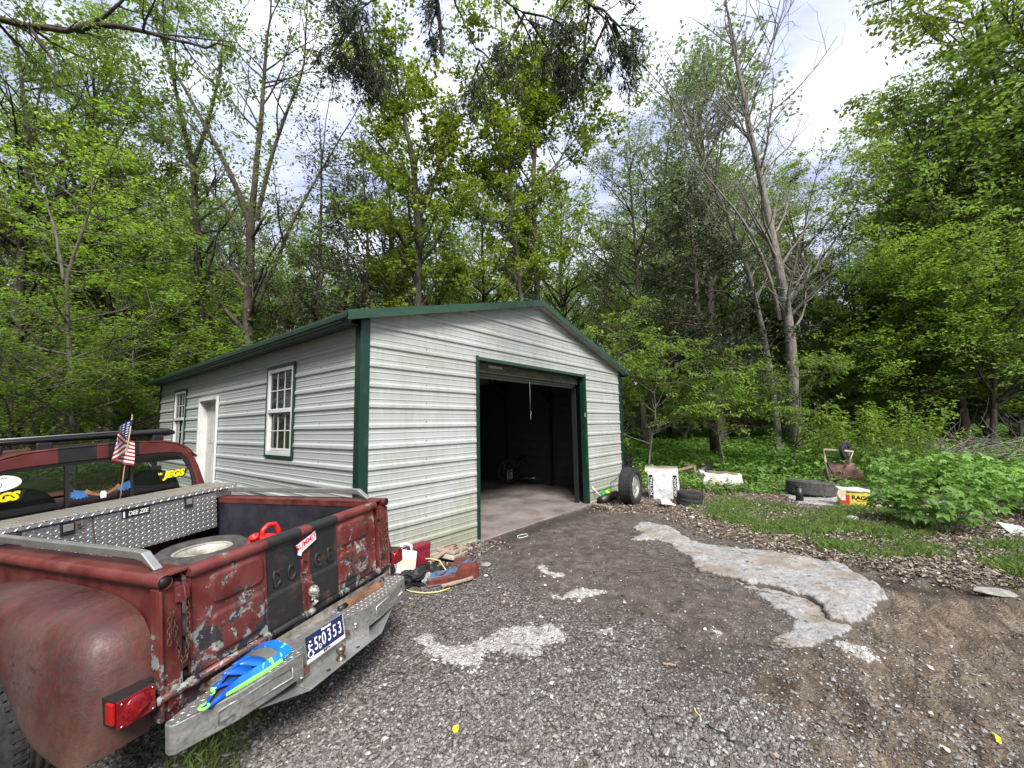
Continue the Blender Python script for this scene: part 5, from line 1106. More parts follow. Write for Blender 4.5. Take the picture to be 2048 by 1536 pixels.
BK = {'dark': bark('dark_bark', (0.020, 0.016, 0.013), (0.085, 0.070, 0.058)), 'grey': bark('grey_bark', (0.055, 0.048, 0.042), (0.20, 0.18, 0.16)), 'pale': bark('pale_bark', (0.09, 0.08, 0.07), (0.30, 0.275, 0.245), 7), 'cedar': bark('cedar_bark', (0.03, 0.02, 0.016), (0.12, 0.085, 0.07), 8)}
def resample(P, K):
    P = np.asarray(P, float); s = np.r_[0, np.cumsum(np.linalg.norm(np.diff(P, axis=0), axis=1))]; t = np.linspace(0, s[-1], K)
    # smooth: Catmull-like by cubic interpolation of nearby points
    Q = np.stack([np.interp(t, s, P[:, i]) for i in range(3)], 1)
    for _ in range(2): Q[1:-1] = (Q[:-2]+2*Q[1:-1]+Q[2:])/4
    return Q
def tree(name, label, stems, r0, kind='mid', bk='dark', seed=1, h0=0.35, n1=22, L1=2.6, up1=0.5, n2=110, L2=1.1, n3=420, L3=0.5, nl=9000, ls=0.10, lshape=0.55, upn=0.6, conic=False, group=None, flat_=False, drop=0.0, ivy=0, cluster=0.09, tip0=0.1, fork=False, cat='tree', rtop=0.12, lean=None, limb=0.5, stemtop=1.0, bare=False):
    rng = np.random.default_rng(seed); K0 = 14
    P0 = np.stack([resample(s, K0) for s in stems]); nS = len(stems); r0s = r0 if hasattr(r0, '__len__') else [r0]*nS
    t = np.linspace(0, 1, K0)
    R0 = np.stack([r*((0.62 if fork and i == 0 else rtop)+(1-(0.62 if fork and i == 0 else rtop))*(1-t)**0.9)*(1+0.35*np.exp(-t*18)*(i == 0)) for i, r in enumerate(r0s)])
    wobp = rng.normal(0, 0.02, P0.shape)*np.linspace(0, 1, K0)[None, :, None]; P0 = P0+wobp; P0[:, 0] -= np.array([0, 0, 0.0])
    P0[0, 0, 2] -= 0.25
    base = P0[0, 0]+np.array([0, 0, 0.25]); T = [tubes(P0, R0, 9)]
    root = thing(name, label, cat, base, group)
    # limbs
    i1, t1, p1, tan1, q1 = pick(rng, P0, R0, n1, h0, 0.98)
    az = rng.random(n1)*2*PI; out = np.stack([np.cos(az), np.sin(az), np.zeros(n1)], 1)
    d1 = nrm(out+np.array([0, 0, up1])*(0.6+0.8*rng.random(n1))[:, None]+tan1*0.35)
    tt = (t1-h0)/(1-h0)
    ln = L1*((1.05-tt)**0.8 if conic else (0.45+1.1*np.sin(np.clip(tt, 0, 1)*PI*0.75+0.35)**1.0)*(1-0.45*tt))*(0.7+0.6*rng.random(n1))
    K1 = 8; P1 = grow_lines(rng, p1, d1, ln, K1, 0.10, (-0.05 if conic else 0.05)-drop); tk = np.linspace(0, 1, K1)
    R1 = np.clip(q1*limb, 0.010, 0.16)[:, None]*(1-0.85*tk)[None]+0.004
    T.append(tubes(P1, R1, 5))
    allp = np.concatenate([P1]); allr = R1
    i2, t2, p2, tan2, q2 = pick(rng, P1, R1, n2, 0.15, 1.0, 0.8)
    rnd = rng.normal(0, 1, (n2, 3)); rnd[:, 2] *= 0.35 if flat_ else 0.8; d2 = nrm(tan2*0.8+nrm(rnd)*0.9+np.array([0, 0, 0.12-drop]))
    P2 = grow_lines(rng, p2, d2, L2*(0.5+rng.random(n2)), 6, 0.14, 0.03-drop); R2 = np.clip(q2*0.55, 0.005, 0.04)[:, None]*(1-0.8*np.linspace(0, 1, 6))[None]+0.002
    T.append(tubes(P2, R2, 4))
    par = np.concatenate([P2]); parr = R2
    i3, t3, p3, tan3, q3 = pick(rng, par, parr, n3, 0.1, 1.0, 0.8)
    rnd = rng.normal(0, 1, (n3, 3)); rnd[:, 2] *= 0.3 if flat_ else 0.8; d3 = nrm(tan3*0.7+nrm(rnd)+np.array([0, 0, 0.05-drop*1.5]))
    P3 = grow_lines(rng, p3, d3, L3*(0.5+rng.random(n3)), 4, 0.16, 0.0-drop); R3 = np.clip(q3*0.6, 0.003, 0.010)[:, None]*(1-0.7*np.linspace(0, 1, 4))[None]+0.001
    T.append(tubes(P3, R3, 3))
    V, F = tubes(P0, R0, 10); link_mesh('trunk', np_mesh('trunk', V, F, None, True), BK[bk], root)
    V, F = join(T[1:]); link_mesh('branches', np_mesh('branches', V, F, None, True), BK[bk], root)
    if not bare and nl:
        _, _, pl, tl_, _ = pick(rng, P3, R3, nl, tip0, 1.05)
        off = rng.normal(0, cluster, (nl, 3)); off[:, 2] *= 0.45 if flat_ else 0.8
        V, F, tint = leaves(rng, pl+off, ls, lshape, upn, 0.2 if not drop else 0.6, dirs=tl_)
        if ivy:
            _, tv, pv, tn, rv = pick(rng, P0, R0, ivy, 0.02, 0.75); o = nrm(rng.normal(0, 1, (ivy, 3)))*(rv+0.05)[:, None]; V2, F2, t2_ = leaves(rng, pv+o*(1+0.5*rng.random((ivy, 1))), ls*0.9, 0.8, 0.3, 0.3); F = np.concatenate([F, F2+len(V)]); V = np.concatenate([V, V2]); tint = np.concatenate([tint, t2_])
        me = np_mesh('crown', V, F, {'tint': ('FACE', tint)}); link_mesh('crown', me, LM[kind], root)
    return root
def copy_tree(src, loc, rz_, sc, label, group=None):
    r = src.copy(); col.objects.link(r); r.matrix_world = Matrix.Translation(loc) @ Matrix.Rotation(rz_, 4, 'Z') @ Matrix.Diagonal((sc, sc, sc, 1))
    r['label'] = label
    if group: r['group'] = group
    for ch in list(src.children):
        c = ch.copy(); col.objects.link(c); c.parent = r
    return r
def S(d, *pts):
    """stem polyline: (u, v[, depth]) picks; the first is dropped to the ground below it"""
    out = []
    for i, p in enumerate(pts):
        dd = p[2] if len(p) > 2 else d; out.append(atd(p[0], p[1], dd))
    return out
def rooted(st):
    """extend the first stem down to the ground"""
    p = st[0].copy(); q = st[1]; z = gz(p[0], p[1]); k = (p[2]-z)/max(q[2]-p[2], 0.3); b = p-(q-p)*min(k, 3)*0.6; b[2] = gz(b[0], b[1]); return [b]+list(st)
# --- tall trees behind the garage and to the left of it
tree('forked_tree', 'tall forked tree with bare grey limbs spreading above the garage roof', [rooted(S(15.5, (497, 680), (498, 560), (502, 455))), S(15.5, (502, 455), (480, 385), (420, 270), (380, 195), (330, 110), (300, 20)), S(15.5, (502, 455), (510, 350), (525, 220), (530, 120), (545, -40)), S(15.3, (500, 640), (545, 540), (590, 430), (650, 330), (720, 210)), S(15.5, (513, 440), (545, 300), (590, 180), (612, 140), (615, -20)), S(15.5, (500, 480), (430, 390), (370, 320), (300, 240))],
     [0.225, 0.115, 0.12, 0.085, 0.085, 0.06], 'mid', 'dark', 11, fork=True, h0=0.35, n1=44, L1=2.6, n2=150, L2=1.3, n3=420, L3=0.6, nl=6500, ls=0.12, ivy=900, cluster=0.11)
tree('woodland_tree', 'dark ivy-clad trunk rising behind the far end of the garage roof', [rooted(S(17, (403, 690), (398, 560), (392, 420), (385, 330))), S(17, (385, 330), (355, 200), (330, 80), (325, -40)), S(17, (385, 330), (412, 260), (440, 150), (450, 30)), S(17, (395, 460), (350, 380), (300, 320))],
     [0.18, 0.095, 0.09, 0.05], 'mid', 'dark', 12, fork=True, h0=0.3, n1=34, L1=2.4, n2=140, n3=420, nl=8500, ls=0.12, ivy=1600, cluster=0.11)
tree('oak_tree', 'bright oak with a dark straight trunk just behind the garage roof', [rooted(S(14.5, (836, 600), (838, 480), (832, 380), (822, 300))), S(14.5, (822, 300), (800, 200), (785, 110)), S(14.5, (838, 420), (880, 330), (905, 250)), S(14.5, (832, 380), (760, 290), (700, 220))],
     [0.16, 0.085, 0.05, 0.05], 'oak', 'dark', 13, fork=True, h0=0.3, n1=44, L1=2.2, up1=0.6, n2=240, L2=0.9, n3=900, L3=0.45, nl=19000, ls=0.13, lshape=0.7, cluster=0.085)
tree('oak_tree', 'slender oak with pale trunk above the garage roof ridge', [rooted(S(15.0, (1044, 600), (1032, 500), (1022, 400), (1015, 260), (1010, 120), (1000, 20)))],
     0.13, 'oak', 'grey', 14, h0=0.35, n1=44, L1=1.7, up1=0.5, n2=220, L2=0.8, n3=800, L3=0.45, nl=16000, ls=0.125, lshape=0.7, cluster=0.085)
tree('oak_tree', 'second pale-trunked oak right of the roof ridge with foliage reaching the frame top', [rooted(S(15.5, (1076, 600), (1070, 470), (1060, 330), (1085, 180), (1110, 60), (1120, -60))), S(15.5, (1068, 420), (1120, 320), (1160, 230))],
     [0.14, 0.06], 'oak', 'grey', 15, h0=0.3, n1=42, L1=1.9, up1=0.5, n2=220, L2=0.85, n3=800, L3=0.45, nl=15000, ls=0.125, lshape=0.7, cluster=0.085)
for i, (pts, r, d, nl, lab) in enumerate([([(735, 620), (738, 500), (728, 380), (722, 260)], 0.12, 17, 9000, 'dark cedar with brown trunk left of the bright oak behind the roof'),
        ([(632, 640), (640, 500), (645, 380), (640, 250)], 0.13, 16.5, 10000, 'dark cedar with ragged crown between the forked tree and the bright oak'),
        ([(770, 615), (766, 520), (770, 430), (785, 330)], 0.09, 18, 6000, 'thin dark cedar close behind the garage roof beside the bright oak'),
        ([(690, 620), (700, 520), (690, 430), (680, 330)], 0.09, 19, 7000, 'shaded cedar farther back between two other cedars behind the roof')]):
    tree('cedar_tree', lab, [rooted(S(d, *pts))], r, 'cedar', 'cedar', 30+i, h0=0.25, n1=46, L1=1.7, up1=0.15, n2=200, L2=0.8, n3=700, L3=0.4, nl=nl, ls=0.13, lshape=0.35, upn=0.2, conic=True, cluster=0.12)
# left side: dark trunks, and a bright layered sapling in front
LT = [([(28, 800), (35, 600), (52, 420), (60, 250), (30, 60)], 0.22, 14, 'mid', 'thick dark leaning trunk at the far left edge of the wood'),
      ([(205, 790), (208, 600), (205, 420), (195, 250), (180, 80)], 0.17, 16, 'mid', 'straight dark trunk behind the bright layered sapling'),
      ([(75, 800), (82, 650), (95, 480), (130, 300), (160, 150)], 0.13, 18, 'mid', 'slimmer leaning trunk second from the far left edge'),
      ([(330, 760), (322, 600), (330, 450), (300, 300)], 0.10, 19, 'mid', 'narrow trunk in shade just left of the garage end'),
      ([(255, 800), (262, 640), (250, 480), (262, 320)], 0.10, 21, 'cedar', 'dark evergreen in shade left of the garage end')]
for i, (pts, r, d, kd, lab) in enumerate(LT):
    tree('woodland_tree' if kd != 'cedar' else 'cedar_tree', lab, [rooted(S(d, *pts))], r, kd, 'dark', 40+i, h0=0.25, n1=40, L1=2.6, n2=180, n3=600, nl=10000, ls=0.12, cluster=0.11, ivy=500, conic=kd == 'cedar')
tree('sapling', 'young tree with curved grey trunk and layered bright leaves left of the garage', [rooted(S(9.8, (147, 860), (143, 720), (128, 600), (125, 540), (165, 480), (195, 400), (180, 300))), S(9.8, (128, 560), (105, 430), (60, 330))],
     [0.075, 0.04], 'bright', 'grey', 51, h0=0.18, n1=36, L1=2.0, up1=0.05, n2=190, L2=0.75, n3=650, L3=0.30, nl=8000, ls=0.10, lshape=0.5, upn=0.85, flat_=True, cluster=0.08)
tree('sapling', 'small bright understory tree by the far garage corner', [rooted(S(11.5, (262, 860), (272, 780), (262, 700), (285, 600)))], 0.045, 'bright', 'grey', 52, h0=0.1, n1=34, L1=1.6, up1=0.05, n2=220, L2=0.7, n3=800, L3=0.3, nl=9500, ls=0.09, upn=0.85, flat_=True, cluster=0.08)
tree('sapling', 'low bright understory tree at the left edge behind the truck roof', [rooted(S(9.0, (20, 880), (25, 800), (10, 700), (-20, 600)))], 0.045, 'bright', 'grey', 53, h0=0.1, n1=34, L1=1.5, up1=0.05, n2=220, L2=0.7, n3=800, L3=0.3, nl=9500, ls=0.09, upn=0.85, flat_=True, cluster=0.08)
# --- right side
bare_kw = dict(h0=0.30, L1=2.1, up1=0.8, L2=0.95, L3=0.5, limb=0.36)
tree('dead_tree', 'tall bare leafless tree with two slender grey stems rising from one swollen base', [[at_ground(1592, 908)]+S(13.0, (1572, 850), (1597, 780), (1590, 700), (1570, 590), (1550, 500), (1530, 390), (1508, 300), (1490, 220), (1472, 120), (1455, 20), (1440, -60)), S(13.1, (1560, 640), (1545, 560), (1490, 440), (1440, 380), (1380, 320), (1330, 260)), S(13.0, (1490, 215), (1530, 120), (1560, 40), (1590, -40))],
     [0.19, 0.06, 0.04], 'mid', 'pale', 61, n1=60, n2=300, n3=800, bare=True, rtop=0.10, **bare_kw)
tree('dead_tree', 'thinner bare stem leaning left beside the tall bare tree', [rooted(S(14.0, (1548, 800), (1535, 700), (1512, 600), (1480, 480), (1440, 400), (1400, 310), (1370, 240), (1340, 160)))],
     0.11, 'mid', 'pale', 62, n1=44, n2=220, n3=560, bare=True, **bare_kw)
tree('cedar_tree', 'broad dark evergreen standing right of the garage before the wood', [[at_ground(1432, 918)]+S(12.5, (1425, 850), (1405, 700), (1395, 600), (1385, 500), (1380, 420))],
     0.15, 'cedarg', 'cedar', 63, h0=0.30, n1=46, L1=2.15, up1=0.1, n2=240, L2=0.85, n3=1000, L3=0.34, nl=22000, ls=0.12, limb=0.35, lshape=0.34, upn=0.4, conic=True, flat_=True, cluster=0.09)
RTn = [([(1660, 890), (1650, 780), (1635, 640), (1600, 500), (1560, 400)], 0.15, 16, 'mid', 'grey', 'leafy tree close behind the bare trees'),
       ([(1290, 880), (1280, 760), (1275, 560), (1262, 380), (1250, 280)], 0.15, 18, 'pale', 'dark', 'tall airy pale-leaved tree just right of the garage gable'),
       ([(1340, 900), (1335, 700), (1320, 500), (1330, 350), (1345, 200)], 0.14, 21, 'oak', 'dark', 'tall tree with bright crown behind the broad evergreen'),
       ([(1500, 880), (1495, 700), (1520, 500), (1540, 380)], 0.12, 20, 'oak', 'dark', 'leafy tree seen between the evergreen and the bare trees'),
       ([(1760, 880), (1755, 720), (1760, 560), (1790, 420)], 0.14, 17, 'mid', 'dark', 'dense leafy tree right of the bare trees under the sky gap'),
       ([(1900, 870), (1895, 700), (1920, 500), (1930, 300), (1925, 160)], 0.13, 15, 'mid', 'dark', 'tall dense tree with layered crown near the right edge'),
       ([(2030, 860), (2035, 640), (2050, 400), (2060, 200)], 0.14, 14, 'mid', 'dark', 'tall dense leafy tree at the very right edge'),
       ([(1840, 900), (1832, 780), (1810, 680), (1800, 560)], 0.08, 13, 'bright', 'dark', 'slim bright understory tree before the dense trees at right'),
       ([(1985, 900), (1990, 780), (1970, 660), (1985, 520)], 0.09, 12, 'mid', 'dark', 'slim dark-stemmed understory tree close to the right edge')]
for i, (pts, r, d, kd, bkk, lab) in enumerate(RTn):
    tree('woodland_tree', lab, [rooted(S(d, *pts))], r, kd, bkk, 70+i, h0=0.2, n1=46, L1=3.0 if r > 0.1 else 1.9, up1=0.35, n2=300, L2=1.1, n3=1300, L3=0.45, nl=24000 if kd != 'pale' else 15000, ls=0.092, lshape=0.52, upn=0.72, flat_=True, cluster=0.085)
# bright sprays in front of the dark wood
SPn = [((1300, 900), (1310, 760), 11.0, 1.5, 6000, 'bright understory sapling with drooping sprays beside the garage corner'), ((1590, 900), (1600, 790), 10.8, 1.2, 4200, 'fresh green sapling sprouting round the foot of the bare tree'), ((1245, 890), (1235, 700), 12.0, 1.3, 4500, 'bright sapling seen just past the garage eave'),
       ((1440, 880), (1400, 760), 11.6, 1.0, 3000, 'small pale sapling in front of the broad evergreen')]
for i, (a, b_, d, L1, nl, lab) in enumerate(SPn):
    tree('sapling', lab, [rooted(S(d, a, ((a[0]+b_[0])/2+6, (a[1]+b_[1])/2), b_, (b_[0]+4, b_[1]-50)))], 0.03, 'bright', 'grey', 90+i, h0=0.25, n1=22, L1=L1, up1=0.1, n2=120, L2=0.5, n3=420, L3=0.28, nl=nl, ls=0.10, lshape=0.42, upn=0.8, flat_=True, cluster=0.06, drop=0.03)
# --- background wood: copies of a few trees
def src_tree(kind, bkk, seed, H, L1, nl, **kw):
    st = [np.array([0, 0, 0.0]), np.array([0.1, 0.05, H*0.3]), np.array([-0.1, 0.1, H*0.65]), np.array([0.15, 0, H])]
    return tree(kw.pop('name', 'woodland_tree'), 'x', [st], 0.012*H+0.02, kind, bkk, seed, n1=46, L1=L1, n2=230, L2=1.2, n3=800, L3=0.5, nl=nl, group='x', **kw)
ARCH = [(src_tree('mid', 'dark', 201, 13, 2.9, 9000, ls=0.17, h0=0.25, cluster=0.12), 'mid green tree in the deep background wood'),
        (src_tree('oak', 'dark', 202, 14, 3.0, 9000, ls=0.17, h0=0.3, cluster=0.11), 'yellow-green tree in the deep background wood'),
        (src_tree('pale', 'grey', 203, 15, 2.6, 9000, ls=0.16, h0=0.35, cluster=0.14), 'pale grey-green tree in the deep background wood'),
        (src_tree('cedar', 'cedar', 204, 10, 2.2, 12000, ls=0.17, h0=0.15, lshape=0.35, conic=True, name='cedar_tree'), 'dark evergreen in the deep background wood'),
        (src_tree('bright', 'grey', 205, 5.5, 2.2, 9000, ls=0.15, h0=0.08, upn=0.85, flat_=True, cluster=0.10, name='sapling'), 'low bright understory tree in the background wood')]
first = [True]*5; rng = np.random.default_rng(77); k = 0; placed = []
def inview_angle(a): return a
spots = []
for it in range(5000):
    if len(spots) >= 125: break
    d = 19+rng.random()**1.15*30; a = math.radians(-58+rng.random()*116)   # about the view axis
    yaw = YAW+a; x = CAM[0]+math.sin(yaw)*d; y = CAM[1]+math.cos(yaw)*d
    if -1.5 < x < 8.5 and y < 11.5: continue
    if any((x-q[0])**2+(y-q[1])**2 < 2.3**2 for q in spots): continue
    if a < 0.26 and rng.random() < 0.1: continue
    spots.append((x, y, d, a))
for (x, y, d, a) in spots:
    right = a > 0.28
    u_gap = 0.50 < a < 0.80           # the sky gap over the bare trees
    r = rng.random()
    if d < 27 and r < 0.35: j = 4
    else: j = rng.choice([0, 1, 2, 3, 4], p=[0.34, 0.24, 0.18, 0.12, 0.12] if not right else [0.48, 0.2, 0.12, 0.06, 0.14])
    sc = 0.8+rng.random()*0.45
    if u_gap: sc = min(sc, 0.62)
    if a < 0.26: sc *= 0.92
    src, lab = ARCH[j]; grp = {0: 'mid green background trees', 1: 'yellow-green background trees', 2: 'pale background trees', 3: 'background evergreens', 4: 'background understory trees'}[j]
    sec = next(t_ for lim, t_ in ((-0.62, 'at the far left, left of the sapling'), (-0.42, 'beyond the far end of the garage'), (-0.22, 'above the side wall of the garage'), (-0.05, 'behind the roof left of the ridge'), (0.12, 'behind the roof ridge'), (0.30, 'right of the gable'), (0.45, 'behind the broad evergreen'), (0.60, 'behind the bare trees'), (0.78, 'behind the wheelbarrow and shrub'), (9, 'behind the brush pile at the right edge')) if a < lim)
    dep = 'nearer' if d < 26 else 'farther' if d < 36 else 'farthest'; lab = dep+' '+{0: 'mid green tree', 1: 'yellow-green tree', 2: 'pale grey-green tree', 3: 'dark evergreen', 4: 'low bright understory tree'}[j]+' in the wood '+sec; grp = lab.replace(' tree ', ' trees ')
    loc = (x, y, gz(x, y)-0.1); rr_ = rng.random()*2*PI
    if first[j]:
        src.matrix_world = Matrix.Translation(loc) @ Matrix.Rotation(rr_, 4, 'Z') @ Matrix.Diagonal((sc, sc, sc, 1)); src['label'] = lab; src['group'] = grp; first[j] = False
    else: copy_tree(src, loc, rr_, sc, lab, grp)
# trees beside and behind the camera, seen in the window glass
for (x, y, j, sc) in ((-9, 3, 0, 1.0), (-10, 8, 1, 1.0), (-8.5, -2, 4, 1.2), (-12, 5, 3, 1.1), (-11, -1, 2, 1.0), (-8, 11, 4, 1.2), (-13, 11, 0, 1.1), (-7.6, 6, 4, 1.1)):
    copy_tree(ARCH[j][0], (x, y, gz(x, y)-0.1), x*3+y, sc, ARCH[j][1].replace('in the deep background wood', 'on the near side of the drive').replace('in the background wood', 'on the near side of the drive'), 'trees beyond the drive, mirrored in the windows')
US = [((1690, 880), 15.5, 0.62, 'leafy understory tree just right of the bare trees'), ((1765, 885), 13.5, 0.7, 'leafy understory tree behind the tall bright shrub'), ((1850, 880), 15.0, 0.85, 'leafy understory tree behind the left end of the brush pile'), ((1915, 885), 14.2, 0.8, 'leafy understory tree behind the middle of the brush pile'), ((1975, 880), 14.8, 0.85, 'leafy understory tree behind the right end of the brush pile'), ((2045, 890), 13.5, 0.8, 'leafy understory tree at the right frame edge behind the weeds'), ((1625, 880), 18.0, 0.7, 'leafy understory tree behind the swollen base of the bare tree'), ((1370, 880), 19.0, 0.7, 'leafy understory tree left of the broad evergreen trunk'), ((1485, 880), 18.5, 0.62, 'leafy understory tree between evergreen trunk and bare tree')]
for (u, v), d, sc, lab in US:
    P = atd(u, v, d); copy_tree(ARCH[4][0], (P[0], P[1], gz(P[0], P[1])-0.1), u*0.7, sc, lab, 'understory trees at the edge of the wood')
# far mass that closes the wood
rng = np.random.default_rng(5); n = 60000; a = YAW+np.radians(-62+rng.random(n)*124); d = 44+rng.random(n)*22; hmax = 6.5+2.0*np.sin(a*9)+1.3*np.sin(a*23+1); z = rng.random(n)**1.3*hmax
C = np.stack([CAM[0]+np.sin(a)*d, CAM[1]+np.cos(a)*d, z+1.3], 1); V, F, tint = leaves(rng, C, 0.75, 0.7, 0.5, 0.2)
o = link_mesh('far_foliage', np_mesh('far_foliage', V, F, {'tint': ('FACE', tint)}), LM['oak']); setp(o, 'mass of green leaves closing the far end of the wood', 'foliage', kind='stuff')
# --- overhanging boughs: trees whose trunks stand outside the frame
tree('ash_tree', 'tree outside the frame whose dark bough crosses the top left corner', [[np.array([-6.2, 1.2, gz(-6.2, 1.2)]), np.array([-6.0, 1.2, 2.5]), np.array([-5.6, 1.3, 5.2])]+S(6.2, (-200, -30, 6.4), (-160, -10, 6.4)), S(6.3, (-175, -15, 6.4), (-60, 12), (0, 38), (60, 56), (110, 68), (165, 52), (220, 38), (262, 0), (285, -60)), S(6.25, (150, 60), (200, 46), (260, 55), (330, 78), (390, 92), (440, 84), (480, 110)), S(6.2, (60, 56), (85, 90), (110, 130), (120, 200))],
     [0.16, 0.072, 0.045, 0.025], 'bright', 'dark', 301, h0=0.30, n1=44, L1=0.9, up1=0.2, n2=150, L2=0.5, n3=500, L3=0.25, nl=9000, ls=0.075, lshape=0.45, upn=0.6, cluster=0.07, drop=0.05)
tree('cedar_tree', 'cedar outside the frame whose dark boughs hang down into the top centre', [[np.array([-4.9, -1.6, gz(-4.9, -1.6)]), np.array([-4.6, -1.5, 3.0]), np.array([-3.6, -1.2, 5.6])]+S(4.6, (760, -420), (860, -200), (905, -80), (900, 20), (885, 110)), S(4.6, (905, -80), (800, -20), (715, 20), (700, 70)), S(4.6, (905, -80), (1010, 0), (1090, 60)), S(4.8, (890, -40), (940, 70), (965, 140)), S(4.4, (950, -150), (1130, -40), (1200, 20), (1232, 60))],
     [0.13, 0.022, 0.022, 0.016, 0.018], 'cedarg', 'dark', 302, h0=0.66, n1=50, L1=0.45, up1=-0.35, n2=220, L2=0.30, n3=1250, L3=0.16, nl=24000, ls=0.055, limb=0.25, lshape=0.26, upn=0.1, cluster=0.028, drop=0.16)
tree('ash_tree', 'tree outside the frame with a thin leafy twig showing at the top right', [[np.array([9.5, -7.8, gz(9.5, -7.8)]), np.array([9.3, -7.6, 4.0])]+S(7.5, (2400, -500), (2150, -160), (1960, -40), (1840, -4), (1730, 12))],
     [0.16], 'mid', 'dark', 303, h0=0.80, n1=20, L1=0.7, up1=0.0, n2=60, L2=0.35, n3=160, L3=0.2, nl=1500, ls=0.075, lshape=0.4, cluster=0.05, drop=0.04)
# ------------------------------------------------------------------ loose things on the ground
def mat_T(loc, rz_=0.0, rx=0.0, ry=0.0): return Matrix.Translation(Vector([float(c) for c in loc])) @ Matrix.Rotation(rz_, 4, 'Z') @ Matrix.Rotation(rx, 4, 'X') @ Matrix.Rotation(ry, 4, 'Y')
def tf(b, T): b.v = [tuple(T @ Vector(p)) for p in b.v]; return b
WOOD = Mat('grey_weathered_wood', 0.9); n = WOOD.noise(6, 7, 0.7, WOOD.mapped((12, 12, 1.2))); WOOD.color(WOOD.ramp(n, [(0.3, (0.12, 0.09, 0.065)), (0.7, (0.36, 0.28, 0.20))])); WOOD.bump(n, 0.5, 0.01); WOOD = WOOD.m
# burgundy jug box
P = (0.66, -0.17, zs(0.66, -0.17)-0.01); o = thing('plastic_case', 'burgundy plastic case standing upright against the garage wall', 'case', P)
MAR = Mat('burgundy_plastic', 0.4); MAR.color((0.16, 0.008, 0.02)); MAR = MAR.m
T = mat_T(P, 0.12); b = tf(MB().rbox((-0.13, -0.07, 0.0), (0.13, 0.07, 0.30), 0.03), T); b.build('case_body', MAR, o, bevel=0.014, seg=3)
b = tf(MB().box((-0.09, -0.078, 0.04), (0.09, -0.07, 0.23)), T); b.build('case_panel', MAR, o, bevel=0.004)
b = tf(MB().rbox((-0.134, -0.074, 0.245), (0.134, 0.074, 0.305), 0.032), T); b.build('case_lid', MAR, o, bevel=0.012)
# white oil container with orange label
P = (0.34, -0.34, zs(0.34, -0.34)+0.07); o = thing('oil_jug', 'white plastic oil jug with orange label tilted on black rubbish by the wall', 'jug', P)
JW = plain('white_jug_plastic', (0.62, 0.62, 0.68), 0.35, var=0.04); ORG = plain('orange_label', (0.75, 0.42, 0.22), 0.5, var=0.2, scale=40)
T = mat_T(P, -0.35, -0.45, 0.25)
b = tf(MB().rbox((-0.10, -0.05, 0), (0.10, 0.05, 0.24), 0.03), T); b.build('jug_body', JW, o, bevel=0.015, seg=3)
b = MB(); b.smooth = True; b.tube([(-0.07, 0, 0.22), (-0.075, 0, 0.29), (-0.03, 0, 0.315), (0.03, 0, 0.30), (0.055, 0, 0.23)], 0.016, 8); tf(b, T).build('handle', JW, o)
b = MB(); b.smooth = True; b.cyl((0.06, 0, 0.23), (0.06, 0, 0.275), 0.022, 12); tf(b, T).build('cap', BLACKP, o)
b = tf(MB().box((-0.08, -0.052, 0.02), (0.08, -0.0505, 0.15)), T); lb = b.build('label', ORG, o)
b = MB()
for z in (0.045, 0.06, 0.075, 0.10): b.box((-0.06, -0.0535, z), (0.02, -0.0525, z+0.006))
b.box((0.035, -0.0535, 0.04), (0.065, -0.0525, 0.07)); tf(b, T).build('label_print', PWH, lb)
# black crumpled rubbish (hoses and sheeting) beneath
for (x, y, s, seed, lab) in ((0.42, -0.42, 0.20, 3, 'crumpled black plastic sheet under the oil jug'), (0.62, -0.38, 0.13, 5, 'small heap of black rubber scraps beside the burgundy case')):
    bm = bmesh.new(); bmesh.ops.create_icosphere(bm, subdivisions=4, radius=1)
    for v in bm.verts:
        k = 1+0.9*(noise.noise(v.co*2.2+Vector((seed, 0, 0)))) + 0.35*noise.noise(v.co*6+Vector((0, seed, 0))); v.co = Vector((v.co.x*s*1.3*k, v.co.y*s*k*0.8, max(-0.03, v.co.z*s*0.45*k)))
    me = bpy.data.meshes.new('black_sheet'); bm.to_mesh(me); bm.free(); me.transform(Matrix.Translation((x, y, zs(x, y)+0.02))); o = link_mesh('black_sheet', me, BLACKP, base=(x, y, zs(x, y))); setp(o, lab, 'rubbish')
# grey tool case
P = (1.12, -0.22, zs(1.12, -0.22)); o = thing('tool_case', 'flat beige tool case with moulded lid leaning on the garage wall foot', 'case', P)
BEI = plain('beige_plastic', (0.40, 0.35, 0.29), 0.5); T = mat_T((P[0], P[1], P[2]+0.03), 0.35, 0.10, 0.12)
b = tf(MB().box((-0.20, -0.12, 0), (0.20, 0.12, 0.055)), T); b.build('case_base', BEI, o, bevel=0.01)
b = tf(MB().box((-0.20, -0.12, 0.058), (0.20, 0.12, 0.10)), T); b.build('case_lid', plain('brown_lid', (0.30, 0.22, 0.18), 0.5), o, bevel=0.012)
b = MB(); b.smooth = True; b.tube([(-0.11, -0.06, 0.103), (0.0, -0.07, 0.103), (0.02, 0.0, 0.103), (0.12, 0.0, 0.103), (0.13, 0.07, 0.103), (-0.10, 0.07, 0.103)], 0.006, 5); tf(b, T).build('moulded_groove', plain('groove_brown', (0.08, 0.04, 0.03)), o)
b = tf(MB().box((-0.04, -0.128, 0.03), (0.0, -0.12, 0.08)), T); b.build('latch', BEI, o)
